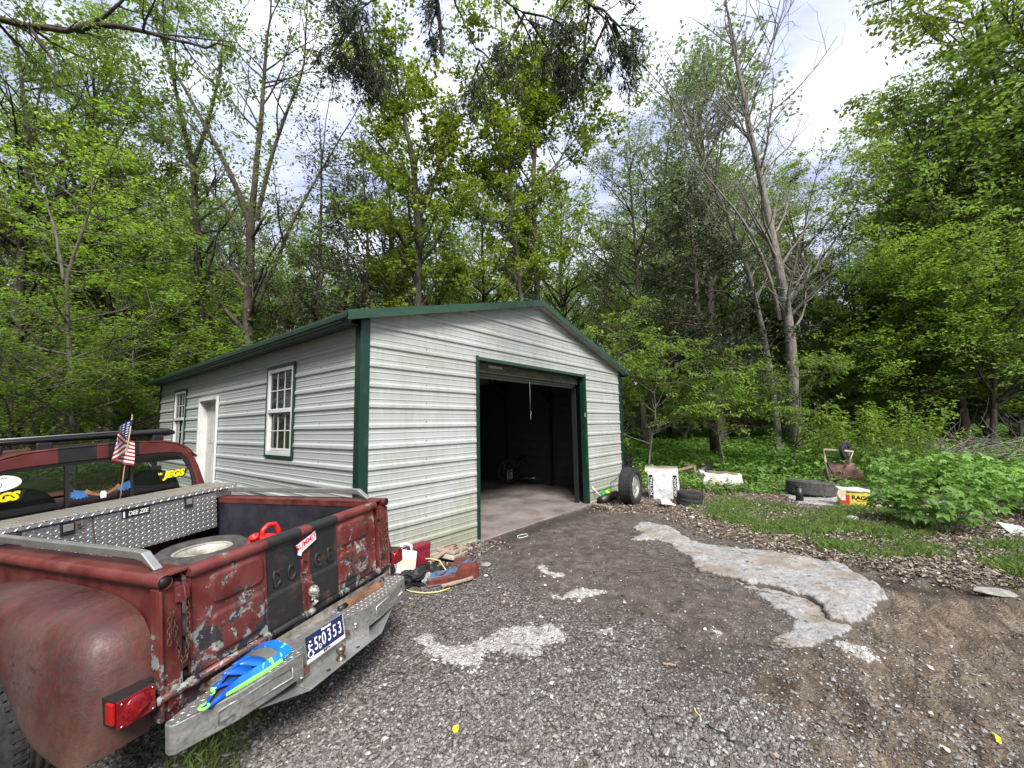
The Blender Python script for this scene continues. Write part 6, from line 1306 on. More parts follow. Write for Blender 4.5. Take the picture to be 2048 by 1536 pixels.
# rusty oil pan
P = gp(905, 1158); o = thing('oil_pan', 'rust red engine oil pan with flaking blue paint on the gravel', 'oil pan', P)
m = Mat('flaked_blue_rust', 0.7, 0.2); n = m.noise(7, 6, 0.7, dist=0.5); z = m.xyz()
c = m.ramp(n, [(0.35, (0.05, 0.013, 0.009)), (0.6, (0.14, 0.026, 0.016))]); geo = m.n('ShaderNodeNewGeometry'); gs = m.n('ShaderNodeSeparateXYZ'); m.L.new(geo.outputs['Normal'], gs.inputs[0]); c = m.mix(m.math('MULTIPLY', m.thr(gs.outputs[2], 0.45, 0.8), m.thr(n, 0.42, 0.47)), c, (0.06, 0.145, 0.235)); m.color(c); m.bump(n, 0.4, 0.01); OILM = m.m
T = mat_T(P, math.radians(-28), 0.0, 0.0)
def panring(z, k, d):   # outline swells into the deep sump at +x
    return [(-0.28*k, -0.10*k, z), (0.0, -0.10*k, z), (0.06, -0.115*k, z), (0.24*k, -0.12*k, z), (0.28*k, -0.07*k, z), (0.28*k, 0.07*k, z), (0.24*k, 0.12*k, z), (0.06, 0.115*k, z), (0.0, 0.10*k, z), (-0.28*k, 0.10*k, z)]
base_r = panring(0.0, 1.0, 0)
top = []
for (x, y, z) in panring(0, 0.86, 0): top.append((x, y, 0.19 if x > 0.04 else 0.085))
mid_ = [(x*0.97, y*0.97, (0.13 if x > 0.04 else 0.06)) for x, y, z in base_r]
b = MB(); b.loft([[(x*1.04, y*1.08, 0.0) for x, y, z in base_r], [(x*1.04, y*1.08, 0.012) for x, y, z in base_r], base_r and [(x, y, 0.014) for x, y, z in base_r], mid_, top], caps=True); tf(b, T).build('pan', OILM, o, bevel=0.012, seg=3)
# sticks
def stick(name, lab, a, c, r, mat=WOOD, bend=0.01, parts=None, n=8):
    rs_ = random.Random(lab); pts = []
    for i in range(7):
        t_ = i/6; p = Vector(a).lerp(Vector(c), t_)+Vector((rs_.uniform(-1, 1)*bend, rs_.uniform(-1, 1)*bend, rs_.uniform(0, 1)*bend*0.5)); pts.append(p)
    b = MB(); b.smooth = True; b.tube(pts, [r*rs_.uniform(0.8, 1.15) for _ in pts], n); o = b.build(name, mat, base=a); return setp(o, lab, 'stick')
a, c = gp(882, 1180, 0.025), gp(944, 1163, 0.03); stick('stick', 'short rotten stick lying in front of the oil pan', a, c, 0.020)
stick('stick', 'grey driftwood stick leaning on the tool case', gp(840, 1143, 0.03), (1.02, -0.30, zs(1.02, -0.3)+0.16), 0.024)
# yellow cord
P = gp(850, 1160); CORD = plain('yellow_cord', (0.62, 0.52, 0.22), 0.8); b = MB(); b.smooth = True
pts = [gp(u, v, dz) for u, v, dz in [(806, 1165, .02), (816, 1152, .06), (830, 1142, .11), (846, 1138, .13), (862, 1137, .13), (880, 1142, .12), (892, 1152, .07), (898, 1168, .01)]]
b.tube(pts, 0.007, 6); b.tube([gp(u, v, 0.012) for u, v in [(806, 1180), (822, 1187), (850, 1189), (875, 1187), (890, 1183), (900, 1178)]], 0.006, 6); o = b.build('cord', CORD, base=P); setp(o, 'pale yellow cord looping round the rubbish by the bumper', 'cord')
b = MB(); b.smooth = True; P = gp(1045, 1072); b.tube([(P[0]+0.11*math.cos(t_)+0.02*math.sin(3*t_), P[1]+0.06*math.sin(t_), zs(P[0], P[1])+0.012) for t_ in np.linspace(0, 5.6, 16)], 0.005, 5); o = b.build('cord', plain('white_cord', (0.6, 0.58, 0.52), 0.8), base=P); setp(o, 'white loop of cord on the dirt before the open doorway', 'cord')
# plastic bag scrap
def crumple(name, lab, cat, P, s, mat, seed, sc=(1, 1, 1), rough_=0.5, sub=4, squash=0.0):
    bm = bmesh.new(); bmesh.ops.create_icosphere(bm, subdivisions=sub, radius=1)
    for v in bm.verts:
        d = v.co.copy(); k = 1+rough_*(noise.noise(d*1.7+Vector((seed, 0, 0))))+rough_*0.5*abs(noise.noise(d*5+Vector((0, seed, 0))))-rough_*0.25*abs(noise.noise(d*11)); v.co = Vector((d.x*s*sc[0]*k, d.y*s*sc[1]*k, max(-0.2*s, d.z*s*sc[2]*k)+0.2*s))
    me = bpy.data.meshes.new(name); bm.to_mesh(me); bm.free(); me.transform(Matrix.Translation(P)); o = link_mesh(name, me, mat, base=P); return setp(o, lab, cat)
BAGC = plain('dirty_clear_plastic', (0.34, 0.32, 0.28), 0.35, 0, 0.4, 30)
crumple('plastic_bag', 'crumpled translucent plastic bag inside the yellow cord loop', 'plastic bag', gp(856, 1168), 0.055, BAGC, 3, (1, 0.9, 1.3), 0.9)
# stones by the door jamb and gravel heap
STO = plain('pale_stone', (0.24, 0.235, 0.215), 0.9, 0, 0.25, 18, 0.3)
def stone(P, s, seed, lab, mat=STO, flat_=0.5, grp=None):
    bm = bmesh.new(); bmesh.ops.create_icosphere(bm, subdivisions=2, radius=1); rr_ = random.Random(seed)
    sx_, sy_ = rr_.uniform(0.8, 1.3), rr_.uniform(0.6, 1.0)
    for v in bm.verts:
        k = 1+0.35*noise.noise(v.co*1.3+Vector((seed, 0, 0))); v.co = Vector((v.co.x*s*sx_*k, v.co.y*s*sy_*k, v.co.z*s*flat_*k))
    me = bpy.data.meshes.new('stone'); bm.to_mesh(me); bm.free(); me.transform(Matrix.Rotation(rr_.random()*6, 4, 'Z')); me.transform(Matrix.Translation((P[0], P[1], P[2]+s*flat_*0.5))); o = link_mesh('stone', me, mat, base=P); return setp(o, lab, 'stone', grp)
stone(gp(958, 1092), 0.05, 1, 'flat pale stone at the foot of the left door jamb'); stone(gp(938, 1100), 0.045, 2, 'angular grey stone beside the tool case'); stone(gp(972, 1130), 0.07, 3, 'flat concrete chip behind the oil pan', flat_=0.3); stone(gp(972, 1150), 0.022, 4, 'small white stone right of the oil pan', PWH); stone(gp(958, 1112), 0.035, 7, 'rounded stone above the oil pan by the wall')
# small finds on the gravel
b = MB(); b.smooth = True; P = gp(911, 1462); b.lathe([(0.0005, 0.012), (0.017, 0.012), (0.019, 0.009), (0.019, 0.0)], 20, Matrix.Translation((P[0], P[1], P[2]+0.004)) @ Matrix.Rotation(0.3, 4, 'X')); o = b.build('yellow_disc', plain('yellow_cap', (0.75, 0.70, 0.02), 0.4), base=P); setp(o, 'round yellow plastic disc on the gravel near the bumper', 'plastic disc')
P = gp(1996, 1486); b = MB(); b.add([tuple(Vector(P)+Vector(q)) for q in [(-0.045, -0.005, 0.01), (0.0, -0.012, 0.018), (0.035, 0.0, 0.01), (0.04, 0.014, 0.012), (0.01, 0.006, 0.02), (-0.035, 0.01, 0.012)]], [(0, 1, 4, 5), (1, 2, 3, 4)]); o = b.build('plastic_scrap', plain('yellow_scrap', (0.70, 0.72, 0.03), 0.5), base=P, fix=False); setp(o, 'torn yellow plastic scrap on the brown mud', 'plastic scrap')
stone(gp(1090, 1172), 0.018, 9, 'tiny white scrap on the dirt before the garage', PWH, 0.4)
P = gp(1009, 1197); b = MB(); b.box((P[0]-0.01, P[1]-0.008, P[2]), (P[0]+0.012, P[1]+0.008, P[2]+0.006)); o = b.build('plastic_scrap', plain('pink_scrap', (0.65, 0.10, 0.12)), base=P); setp(o, 'tiny red plastic bit on the gravel', 'plastic scrap')
# wheel leaning against the garage corner
P = gp(1268, 1010); ctr = (P[0]+0.12, P[1]+0.10, P[2]+0.345)
o = thing('wheel', 'upright car wheel with silver alloy rim leaning by the garage corner', 'wheel', P)
d_ = Vector((CAM[0]-P[0], CAM[1]-P[1], 0)).normalized(); ang = math.atan2(d_.y, d_.x)
T = mat_T(ctr, ang+math.radians(73)) @ Matrix.Rotation(PI/2, 4, 'Y') @ Matrix.Rotation(0.06, 4, 'X')
q = tyre_mesh(0.355, 0.27, 0.225, 48); tf(q, T).build('tyre', RUB, o)
q = MB(); rim_mesh(q, 0.225, 0.12, 1, 7, 0.06, 0.45); tf(q, T).build('rim', CHROME if False else plain('alloy_rim', (0.42, 0.42, 0.40), 0.35, 0.6), o)
b = MB(); b.smooth = True; b.lathe([(0.14, -0.02), (0.14, 0.02), (0.0005, 0.02)], 20); tf(b, T).build('rim_shadow_plate', BLACKP, o)  # black disc put in as the shade behind the rim spokes
# bale of wrapped bags
P = gp(1335, 998); axx = Vector((-d_.y, d_.x, 0)); rz0 = math.atan2(-0.12, 1.0)
m = Mat('white_plastic_wrap', 0.35); n = m.noise(5, 6, 0.65, dist=0.8); m.color(m.ramp(n, [(0.3, (0.42, 0.42, 0.41)), (0.55, (0.62, 0.63, 0.62)), (0.75, (0.75, 0.76, 0.76))])); m.bump(n, 1.0, 0.05); WRAP = m.m
Tb2 = mat_T((6.50, -0.97, zs(6.5, -1.0)-0.01), math.radians(-72))
o = thing('wrapped_bale', 'white plastic-wrapped bale with black lettered bands beside the upright wheel', 'bale', (6.55, -1.02, zs(6.5, -1.0)))
def puffy(a, b_, seed, k=0.02, n=14, T=Matrix.Identity(4)):
    bm = bmesh.new(); bmesh.ops.create_cube(bm, size=1); bmesh.ops.subdivide_edges(bm, edges=bm.edges[:], cuts=n, use_grid_fill=True)
    A = Vector(a); B = Vector(b_); c = (A+B)/2; s = B-A
    for v in bm.verts:
        p = v.co.copy(); l = max(abs(p.x), abs(p.y), abs(p.z)); r_ = (p.length/0.866)**3
        p = p*(1-0.05*r_); w_ = Vector((c.x+p.x*s.x, c.y+p.y*s.y, c.z+p.z*s.z)); w_ += v.co.normalized()*k*(noise.noise(w_*6+Vector((seed, 0, 0)))+0.6*abs(noise.noise(w_*13+Vector((0, seed, 0))))); v.co = T @ w_
    me = bpy.data.meshes.new('p'); bm.to_mesh(me); bm.free(); me.polygons.foreach_set('use_smooth', [True]*len(me.polygons)); return me
link_mesh('bale_body', puffy((-0.31, -0.2, 0.0), (0.31, 0.2, 0.57), 2, T=Tb2), WRAP, o)
for x, s_ in ((-0.235, 'POTTING'), (0.235, 'ORGANIC')):
    b = tf(MB().box((x-0.035, -0.214, 0.05), (x+0.035, -0.208, 0.52)), Tb2); bd2 = b.build('black_band', BLACKP, o)
    text('band_lettering', s_, 0.075, Tb2 @ Matrix.Translation((x, -0.216, 0.285)) @ Matrix.Rotation(PI/2, 4, 'X') @ Matrix.Rotation(PI/2, 4, 'Z'), PWH, bd2, sx=1.15)
o = thing('rolled_sheet', 'silver and rust-stained curved metal sheet resting on top of the bale', 'metal sheet', (6.5, -0.75, zs(6.5, -1)+0.6))
b = MB(); b.smooth = True; rings = []
for yy in np.linspace(-0.36, 0.30, 4): rings.append([(yy, 0.15+0.20*math.cos(a_), 0.56+0.11*math.sin(a_)) for a_ in np.linspace(0.0, PI, 12)])
b.loft(rings, close=False); b.loft([[(p[0], p[1]*0.97, p[2]-0.01) for p in r] for r in rings], close=False)
tf(b, Tb2).build('sheet', dirty('stained_silver', (0.55, 0.55, 0.56), (0.36, 0.24, 0.12), 0.3, 0.6, 0.6, 3), o, fix=False)
# black crate behind the corner
P = (6.95, 0.10, zs(6.95, 0.1)); o = thing('plastic_crate', 'tall black plastic crate standing behind the garage corner', 'crate', P)
b = MB()
for k in range(6): b.box((6.78, -0.02, P[2]+0.02+k*0.135), (7.16, 0.0, P[2]+0.07+k*0.135))
for x in (6.78, 6.93, 7.0, 7.12): b.box((x, -0.022, P[2]), (x+0.045, -0.001, P[2]+0.86))
b.box((6.78, 0.0, P[2]), (7.16, 0.40, P[2]+0.05)); b.box((6.78, 0.001, P[2]+0.05), (6.80, 0.4, P[2]+0.86)); b.box((7.14, 0.001, P[2]+0.05), (7.16, 0.4, P[2]+0.86)); b.box((6.78, 0.38, P[2]+0.05), (7.16, 0.4, P[2]+0.86)); b.build('crate_side', BLACKP, o)
# toys and hose at the wall foot
o = thing('toy', 'green yellow and blue plastic toy against the wall behind the upright wheel', 'toy', gp(1232, 1000))
P = Vector(gp(1232, 1002)); b = MB(); b.smooth = True
for dx, c_, nm_ in ((-0.20, (0.03, 0.35, 0.03), 'green_cup'), (0.06, (0.05, 0.42, 0.05), 'green_cup')):
    bb = MB(); bb.smooth = True; bb.lathe([(0.0005, 0.0), (0.075, 0.01), (0.095, 0.05), (0.09, 0.055), (0.07, 0.02), (0.0005, 0.012)], 18, Matrix.Translation(P+Vector((dx, 0.18, 0.14))) @ Matrix.Rotation(1.0, 4, 'X')); bb.build(nm_, plain('toy_green', c_, 0.35), o)
bb = MB(); bb.smooth = True; bb.lathe([(0.0005, -0.06), (0.05, -0.03), (0.06, 0), (0.05, 0.03), (0.0005, 0.06)], 14, Matrix.Translation(P+Vector((-0.05, 0.16, 0.17)))); bb.build('yellow_ball', plain('toy_yellow', (0.7, 0.55, 0.04), 0.35), o)
bb = MB(); bb.smooth = True; bb.lathe([(0.0005, -0.055), (0.045, -0.03), (0.055, 0), (0.045, 0.03), (0.0005, 0.055)], 14, Matrix.Translation(P+Vector((0.02, 0.12, 0.12)))); bb.build('blue_ball', plain('toy_blue', (0.04, 0.22, 0.55), 0.35), o)
b = MB(); b.smooth = True; p0 = Vector((5.15, -0.18, zs(5.15, -.18)+0.07)); b.tube([p0, p0+Vector((0.45, 0.0, 0.03)), p0+Vector((0.75, 0.02, 0.02))], 0.085, 14); o = b.build('drain_pipe', BLACKP, base=p0); setp(o, 'thick black corrugated pipe lying along the wall foot behind the wheel', 'pipe')
b = MB(); b.smooth = True; a, c = Vector((5.22, -0.28, zs(5.2, -.3)+0.02)), Vector((5.12, -0.03, 0.38)); a2 = Vector(gp(1211, 1003, 0.02)); b.tube([Vector((5.10, -0.03, 0.32)), a2], 0.009, 6); o = b.build('white_rod', PWH, base=a2); setp(o, 'thin white rod leaning against the wall right of the doorway', 'rod')
b = MB(); b.smooth = True; b.tube([(6.3, -0.06, 0.42), (6.0, -0.1, 0.36), (5.75, -0.12, 0.34), (5.72, -0.14, 0.15), (5.75, -0.2, 0.02)], 0.007, 5); o = b.build('cable', BLACKP, base=(5.75, -0.2, 0.0)); setp(o, 'thin black cable trailing down the wall onto the rubbish', 'cable')
a, c = gp(1188, 1012, 0.03), gp(1221, 1020, 0.03); b = MB(); dv = Vector(c)-Vector(a); T = Matrix.Translation(a) @ dv.to_track_quat('X', 'Z').to_matrix().to_4x4(); tf(b.box((0, -0.045, -0.03), (dv.length, 0.045, 0.035)), T); o = b.build('wood_block', WOOD, base=a, bevel=0.006); setp(o, 'short sawn timber block at the foot of the right door jamb', 'timber')
# small knobbly tyre
P = gp(1380, 1008); o = thing('small_tyre', 'small knobbly quad bike tyre lying on the dead leaves', 'tyre', P)
q = tyre_mesh(0.235, 0.27, 0.10, 30, 3); T = Matrix.Translation((P[0], P[1], P[2]+0.10)) @ Matrix.Rotation(0.12, 4, 'X'); tf(q, T).build('tyre', RUB, o)
b = MB(); b.smooth = True; b.lathe([(0.104, 0.055), (0.112, 0.072), (0.098, 0.075), (0.088, 0.04), (0.085, -0.03), (0.0005, -0.035)], 24); tf(b, T).build('rim', plain('tan_rim', (0.30, 0.22, 0.15), 0.6), o)
# polystyrene
STY = plain('polystyrene', (0.76, 0.76, 0.75), 0.7, var=0.03); P = gp(1330, 1013, 0.04); o = thing('polystyrene_block', 'broken white polystyrene packing on the leaves before the bale', 'polystyrene', P)
T = mat_T(P, 0.5, 0.06, 0.1); b = MB(); b.box((-0.16, -0.10, 0), (0.14, 0.09, 0.06)); b.box((-0.05, -0.08, 0.061), (0.17, 0.08, 0.085)); tf(b, T).build('slab_piece', STY, o, bevel=0.012)
b = tf(MB().box((0.02, -0.2, -0.03), (0.13, -0.12, 0.01)), T); b.build('broken_chunk', STY, o, bevel=0.012)
stone(gp(1385, 1037), 0.05, 21, 'long white scrap on the leaves in front of the small tyre', STY, 0.25); stone(gp(1400, 1050), 0.04, 22, 'flat white scrap at the grass edge', STY, 0.2)
# white slumped sack
P = gp(1440, 975); o = thing('sack', 'dirty white sack slumped open at the edge of the weeds', 'sack', P)
m = Mat('dirty_white_sack', 0.6); n = m.noise(4, 6, 0.65); z = m.xyz(); m.color(m.mix(m.thr(m.math('ADD', n, m.math('MULTIPLY', z[2], 0.7)), 0.75, 0.45), (0.66, 0.64, 0.60), (0.36, 0.30, 0.24))); m.bump(m.noise(9, 5, dist=1.0), 0.8, 0.04); SACK = m.m
T = mat_T((P[0], P[1], P[2]-0.02), math.radians(-62), 0.05, 0.06)
link_mesh('sack_body', puffy((-0.42, -0.24, 0.0), (0.42, 0.24, 0.36), 9, 0.05, 12, T), SACK, o); link_mesh('sack_soil', puffy((-0.30, -0.15, 0.30), (0.36, 0.18, 0.385), 4, 0.02, 6, T), plain('soil_fill', (0.16, 0.12, 0.085), 0.9, 0, 0.4, 12), o)
# pieces behind: timber panel, black pipe
a = Vector(gp(1347, 967, 0.05)); c = Vector(gp(1392, 958, 0.10)); T = Matrix.Translation(a) @ (c-a).to_track_quat('X', 'Z').to_matrix().to_4x4(); o = thing('timber_pallet', 'weathered slatted timber lying behind the bale', 'pallet', a)
for k in range(3): tf(MB().box((0, -0.02+k*0.10, 0.22-k*0.10), ((c-a).length, 0.05+k*0.10, 0.27-k*0.10)), T).build('slat', WOOD, o, bevel=0.004)
tf(MB().box(((c-a).length-0.08, -0.04, -0.02), ((c-a).length, 0.30, 0.28)), T).build('batten', WOOD, o)
b = MB(); b.smooth = True; b.tube([gp(1392, 958, 0.12), gp(1415, 950, 0.22), gp(1432, 945, 0.2)], 0.14, 16); o = b.build('drain_pipe', BLACKP, base=gp(1410, 955)); setp(o, 'fat black pipe lying behind the slumped white sack', 'pipe')
for i, (u, v) in enumerate(((1464, 982), (1470, 986), (1495, 985))):
    a = Vector(gp(u, v, 0.05)); b = MB(); b.smooth = True; b.tube([a, a+Vector((0.18, 0.22, 0.02))], 0.055, 12); o = b.build('pipe_stub', plain('brown_pipe', (0.06, 0.035, 0.03), 0.6), base=a); setp(o, ['short brown pipe stub nearest the sack', 'short brown pipe stub touching the other one in front of the sack', 'lone short brown pipe stub by the weeds'][i], 'pipe')
# large tyre and post
P = gp(1622, 990); o = thing('large_tyre', 'large worn truck tyre lying flat on the pale rubble', 'tyre', P)
q = tyre_mesh(0.44, 0.30, 0.25, 56, 10, False); T = Matrix.Translation((P[0], P[1], P[2]+0.15)) @ Matrix.Rotation(0.07, 4, 'Y') @ Matrix.Rotation(0.05, 4, 'X'); tf(q, T).build('tyre', RUBD, o)
b = MB(); b.lathe([(0.0005, -0.03), (0.25, 0.05)], 30); tf(b, T).build('trapped_water', Mat('water', 0.05).color((0.05, 0.06, 0.06)).m, o)
b = MB(); b.smooth = True; P = gp(1600, 1004); b.cyl(P, (P[0]+0.02, P[1], P[2]+0.26), 0.065, 18); b.cyl((P[0]+0.02, P[1], P[2]+0.26), (P[0]+0.022, P[1], P[2]+0.275), 0.072, 18); o = b.build('pipe_stub', BLACKP, base=P); setp(o, 'black pipe stub standing upright in front of the large tyre', 'pipe')
# rags box
P = gp(1706, 1014); o = thing('cardboard_box', 'yellow and red cardboard rags box with loose pale cloth on top', 'box', P)
dd = Vector((CAM[0]-P[0], CAM[1]-P[1])); ang = math.atan2(dd.y, dd.x)+PI/2+0.15; T = mat_T((P[0], P[1], P[2]-0.01), ang, 0.0, 0.04)
YB = plain('yellow_card', (0.62, 0.50, 0.05), 0.7, var=0.2); b = tf(MB().box((-0.20, -0.13, 0), (0.22, 0.15, 0.27)), T); b.build('carton', YB, o, bevel=0.012)
b = tf(MB().box((-0.197, -0.133, 0.03), (-0.06, -0.131, 0.20)), T); b.build('red_panel', plain('card_red', (0.45, 0.03, 0.02), 0.7), o)
tf(MB().box((-0.19, -0.134, 0.10), (-0.12, -0.1335, 0.19)), T).build('white_panel', PWH, o)
text('lettering', 'RAGS', 0.10, T @ face_T((0.09, -0.133, 0.16)), BLACKP, o, bold=0.003, sx=1.0)
b = MB(); b.smooth = True; b.tube([(0.03, -0.133, 0.115), (0.10, -0.133, 0.10), (0.17, -0.133, 0.118)], 0.004, 4); tf(b, T).build('underline', BLACKP, o)
me = puffy((-0.22, -0.15, 0.262), (0.23, 0.16, 0.30), 6, 0.03, 8, T); link_mesh('cloth', me, plain('pale_cloth', (0.58, 0.55, 0.48), 0.9), o)
b = MB(); b.smooth = True; b.loft([[(-0.22, -0.14, 0.28), (-0.10, -0.15, 0.285)], [(-0.24, -0.16, 0.2), (-0.12, -0.155, 0.22)], [(-0.2, -0.17, 0.12), (-0.15, -0.16, 0.15)]], close=False); tf(b, T).build('cloth_fold', plain('tan_cloth', (0.48, 0.40, 0.30), 0.9), o, fix=False)
# upturned wheelbarrow
P = gp(1688, 972); P = (P[0], P[1], P[2]); o = thing('wheelbarrow', 'old wheelbarrow tipped up on its rusty tray with the wheel on top', 'wheelbarrow', P)
dd = Vector((CAM[0]-P[0], CAM[1]-P[1])); T = mat_T(P, math.atan2(dd.y, dd.x)+PI/2)
b = MB(); b.smooth = True; b.loft([[(x, y_, z_) for x, y_, z_ in r] for r in ([(-0.38, 0.0, 0.0), (0.38, 0.0, 0.0), (0.38, 0.3, 0.0), (-0.38, 0.3, 0.0)], [(-0.37, -0.02, 0.22), (0.37, -0.02, 0.22), (0.36, 0.25, 0.25), (-0.36, 0.25, 0.25)], [(-0.24, 0.0, 0.46), (0.24, 0.0, 0.46), (0.22, 0.16, 0.5), (-0.22, 0.16, 0.5)])], caps=True); tf(b, T).build('tray', plain('rust_pink_paint', (0.17, 0.085, 0.075), 0.6, 0, 0.3), o, bevel=0.06, seg=3)
b = MB(); b.smooth = True; b.tube([(-0.24, -0.05, 0.05), (-0.30, -0.06, 0.55), (-0.30, -0.05, 0.78), (0.22, -0.05, 0.74), (0.10, -0.06, 0.45)], 0.028, 6); tf(b, T).build('handle', plain('pale_wood', (0.42, 0.35, 0.27), 0.8), o)
b = MB(); b.smooth = True; b.tube([(-0.28, -0.05, 0.60), (0.16, -0.05, 0.56)], 0.018, 6); b.tube([(-0.26, -0.08, 0.5), (-0.12, -0.1, 0.02)], 0.022, 6); tf(b, T).build('leg', BLACKP, o)
q = tyre_mesh(0.215, 0.085, 0.12, 26, 3, False); Tw2 = T @ Matrix.Translation((0.10, 0.03, 0.76)) @ Matrix.Rotation(math.radians(62), 4, 'Z') @ Matrix.Rotation(PI/2, 4, 'X'); tf(q, Tw2).build('tyre', RUB, o)
q = MB(); rim_mesh(q, 0.12, 0.04, 1, 4, 0.03, 0.2); tf(q, Tw2).build('rim', plain('old_rim', (0.07, 0.068, 0.065), 0.6, 0.4), o)
# pane and rocks at right
P = gp(2036, 1066, 0.02); b = MB(); T = mat_T(P, 0.2, 0.18, -0.25); tf(b.box((-0.22, -0.12, 0), (0.22, 0.12, 0.008)), T); o = b.build('glass_pane', plain('pale_green_pane', (0.50, 0.60, 0.58), 0.1), base=P); setp(o, 'loose pale green pane of glass lying by the bushes at right', 'glass pane')
stone(gp(1705, 1042), 0.11, 31, 'pale angular rock in the grass before the bushes'); stone(gp(1985, 1148), 0.10, 32, 'flat pale rock in the grass at right', flat_=0.25); stone(gp(1990, 1190), 0.12, 33, 'larger flat grey rock on the mud edge at right', flat_=0.2); stone(gp(1930, 1140), 0.09, 34, 'weathered white rock among leaves at right', flat_=0.25)
stick('stick', 'long grey stick lying across the grass edge', gp(1545, 1073, 0.02), gp(1628, 1077, 0.02), 0.014, bend=0.03); stick('stick', 'short brown stick on the pale slab', gp(1492, 1131, 0.05), gp(1508, 1135, 0.05), 0.012); stick('stick', 'thin dark curved twig on the lower gravel', gp(1418, 1463, 0.01), gp(1505, 1507, 0.01), 0.005, BK['dark'], 0.03); stick('stick', 'short light brown stick on the gravel before the patch', gp(1325, 1333, 0.01), gp(1350, 1333, 0.01), 0.008); stick('stick', 'thin straw-coloured stalk on the lower gravel', gp(1385, 1418, 0.008), gp(1405, 1446, 0.008), 0.004, CORD)
# ------------------------------------------------------------------ inside the garage
P = (1.9+0.0, 0, 0)
def inray(u, v, y): d = ray(u, v); k = (y-CAM[1])/d[1]; return CAM+d*k
a, c = inray(962, 856, 5.5), inray(990, 880, 5.5); b = MB(); b.add([(a[0]-.2, 5.5, c[2]), (c[0]+.05, 5.5, c[2]), (c[0]+.02, 5.5, (a[2]+c[2])/2), (c[0]-.06, 5.5, a[2]), (a[0]-.2, 5.5, a[2]), (a[0]-.2, 5.9, c[2]), (c[0]+.05, 5.9, c[2]), (c[0]+.02, 5.9, (a[2]+c[2])/2), (c[0]-.06, 5.9, a[2]), (a[0]-.2, 5.9, a[2])], [(0,1,2,3,4), (9,8,7,6,5), (0,5,6,1), (1,6,7,2), (2,7,8,3), (3,8,9,4), (4,9,5,0)]); o = b.build('cabinet', plain('pale_cabinet', (0.62, 0.62, 0.62)), base=(float(a[0]), 5.5, float(c[2])), bevel=0.01); setp(o, 'pale square cabinet hanging in the dark left of the garage', 'cabinet')
Pb = inray(1020, 975, 3.4); o = thing('bucket', 'dark bucket with white printed label on the garage floor', 'bucket', (Pb[0], 3.4, 0.02))
b = MB(); b.smooth = True; b.lathe([(0.15, 0.02), (0.175, 0.42), (0.182, 0.42), (0.182, 0.45), (0.165, 0.45), (0.15, 0.3)], 24, Matrix.Translation((Pb[0], 3.4, 0.0))); b.build('bucket_body', BLACKP, o)
T = Matrix.Translation((Pb[0], 3.4, 0.02)) @ Matrix.Rotation(math.atan2(CAM[1]-3.4, CAM[0]-Pb[0])+PI/2, 4, 'Z'); b = MB(); b.box((-0.075, -0.186, 0.03), (0.075, -0.178, 0.34), T); lb = b.build('label', plain('label_grey', (0.55, 0.55, 0.53)), o)
b = MB(); 
for k in range(6): b.box((-0.06, -0.1875, 0.05+k*0.035), (0.03+0.025*(k % 3 == 0), -0.1865, 0.07+k*0.035), T)
b.box((-0.05, -0.1875, 0.28), (-0.01, -0.1865, 0.32), T); b.build('label_print', BLACKP, lb)
b = MB(); b.box((-0.20, -0.1, 0.44), (0.22, 0.1, 0.46), T); b.box((-0.2, -0.1, .46), (-.16, -.06, .53), T); b.box((.18, -.1, .46), (.22, -.08, .5), T); b.build('tray_on_top', plain('tray', (0.3, 0.3, 0.3)), o)
# motorbike
Mb = inray(1072, 985, 2.6); bx, by = float(Mb[0]), 2.6; o = thing('motorbike', 'black chopper motorbike with high handlebars in the dark garage', 'motorbike', (bx, by, 0.02)); T = Matrix.Translation((bx, by, 0.02)) @ Matrix.Rotation(math.radians(-38), 4, 'Z')
def wheelb(x, r, w_):
    q = tyre_mesh(r, w_, r-0.09, 30, 3, False); Tt = T @ Matrix.Translation((x, 0, r)) @ Matrix.Rotation(PI/2, 4, 'X'); tf(q, Tt); wo_ = q.build('wheel', RUB, o)
    q = MB(); q.smooth = True
    for k in range(16): a_ = 2*PI*k/16; q.tube([(0.03*math.cos(a_), 0.03*math.sin(a_), 0.02*(-1)**k), ((r-.09)*math.cos(a_+.2), (r-.09)*math.sin(a_+.2), 0)], 0.003, 4)
    q.lathe([(0.035, -0.03), (0.035, 0.03)], 12); q.lathe([(r-.088, -0.03), (r-.10, 0), (r-.088, 0.03)], 30); tf(q, Tt); q.build('spokes', CHROME, wo_)
wheelb(0.95, 0.34, 0.10); wheelb(-0.75, 0.33, 0.15)
b = MB(); b.smooth = True; b.tube([(0.95, 0.06, 0.34), (0.42, 0.06, 0.98)], 0.022, 8); b.tube([(0.95, -0.06, 0.34), (0.42, -0.06, 0.98)], 0.022, 8); tf(b, T).build('fork', CHROME, o)
b = MB(); b.smooth = True; b.tube([(0.42, 0.0, 0.95), (0.38, 0.20, 1.05), (0.30, 0.22, 1.38), (0.12, 0.36, 1.30)], 0.013, 8); b.tube([(0.42, 0.0, 0.95), (0.38, -0.20, 1.05), (0.30, -0.22, 1.38), (0.12, -0.36, 1.30)], 0.013, 8); tf(b, T).build('handlebar', BLACKP, o)
b = MB(); b.smooth = True; b.tube([(0.45, 0, 0.90), (0.30, 0, 0.45), (0.15, 0, 0.22), (-0.35, 0, 0.22), (-0.75, 0, 0.34), (-0.40, 0, 0.60), (0.40, 0, 0.82)], 0.022, 8); tf(b, T).build('frame', BLACKP, o)
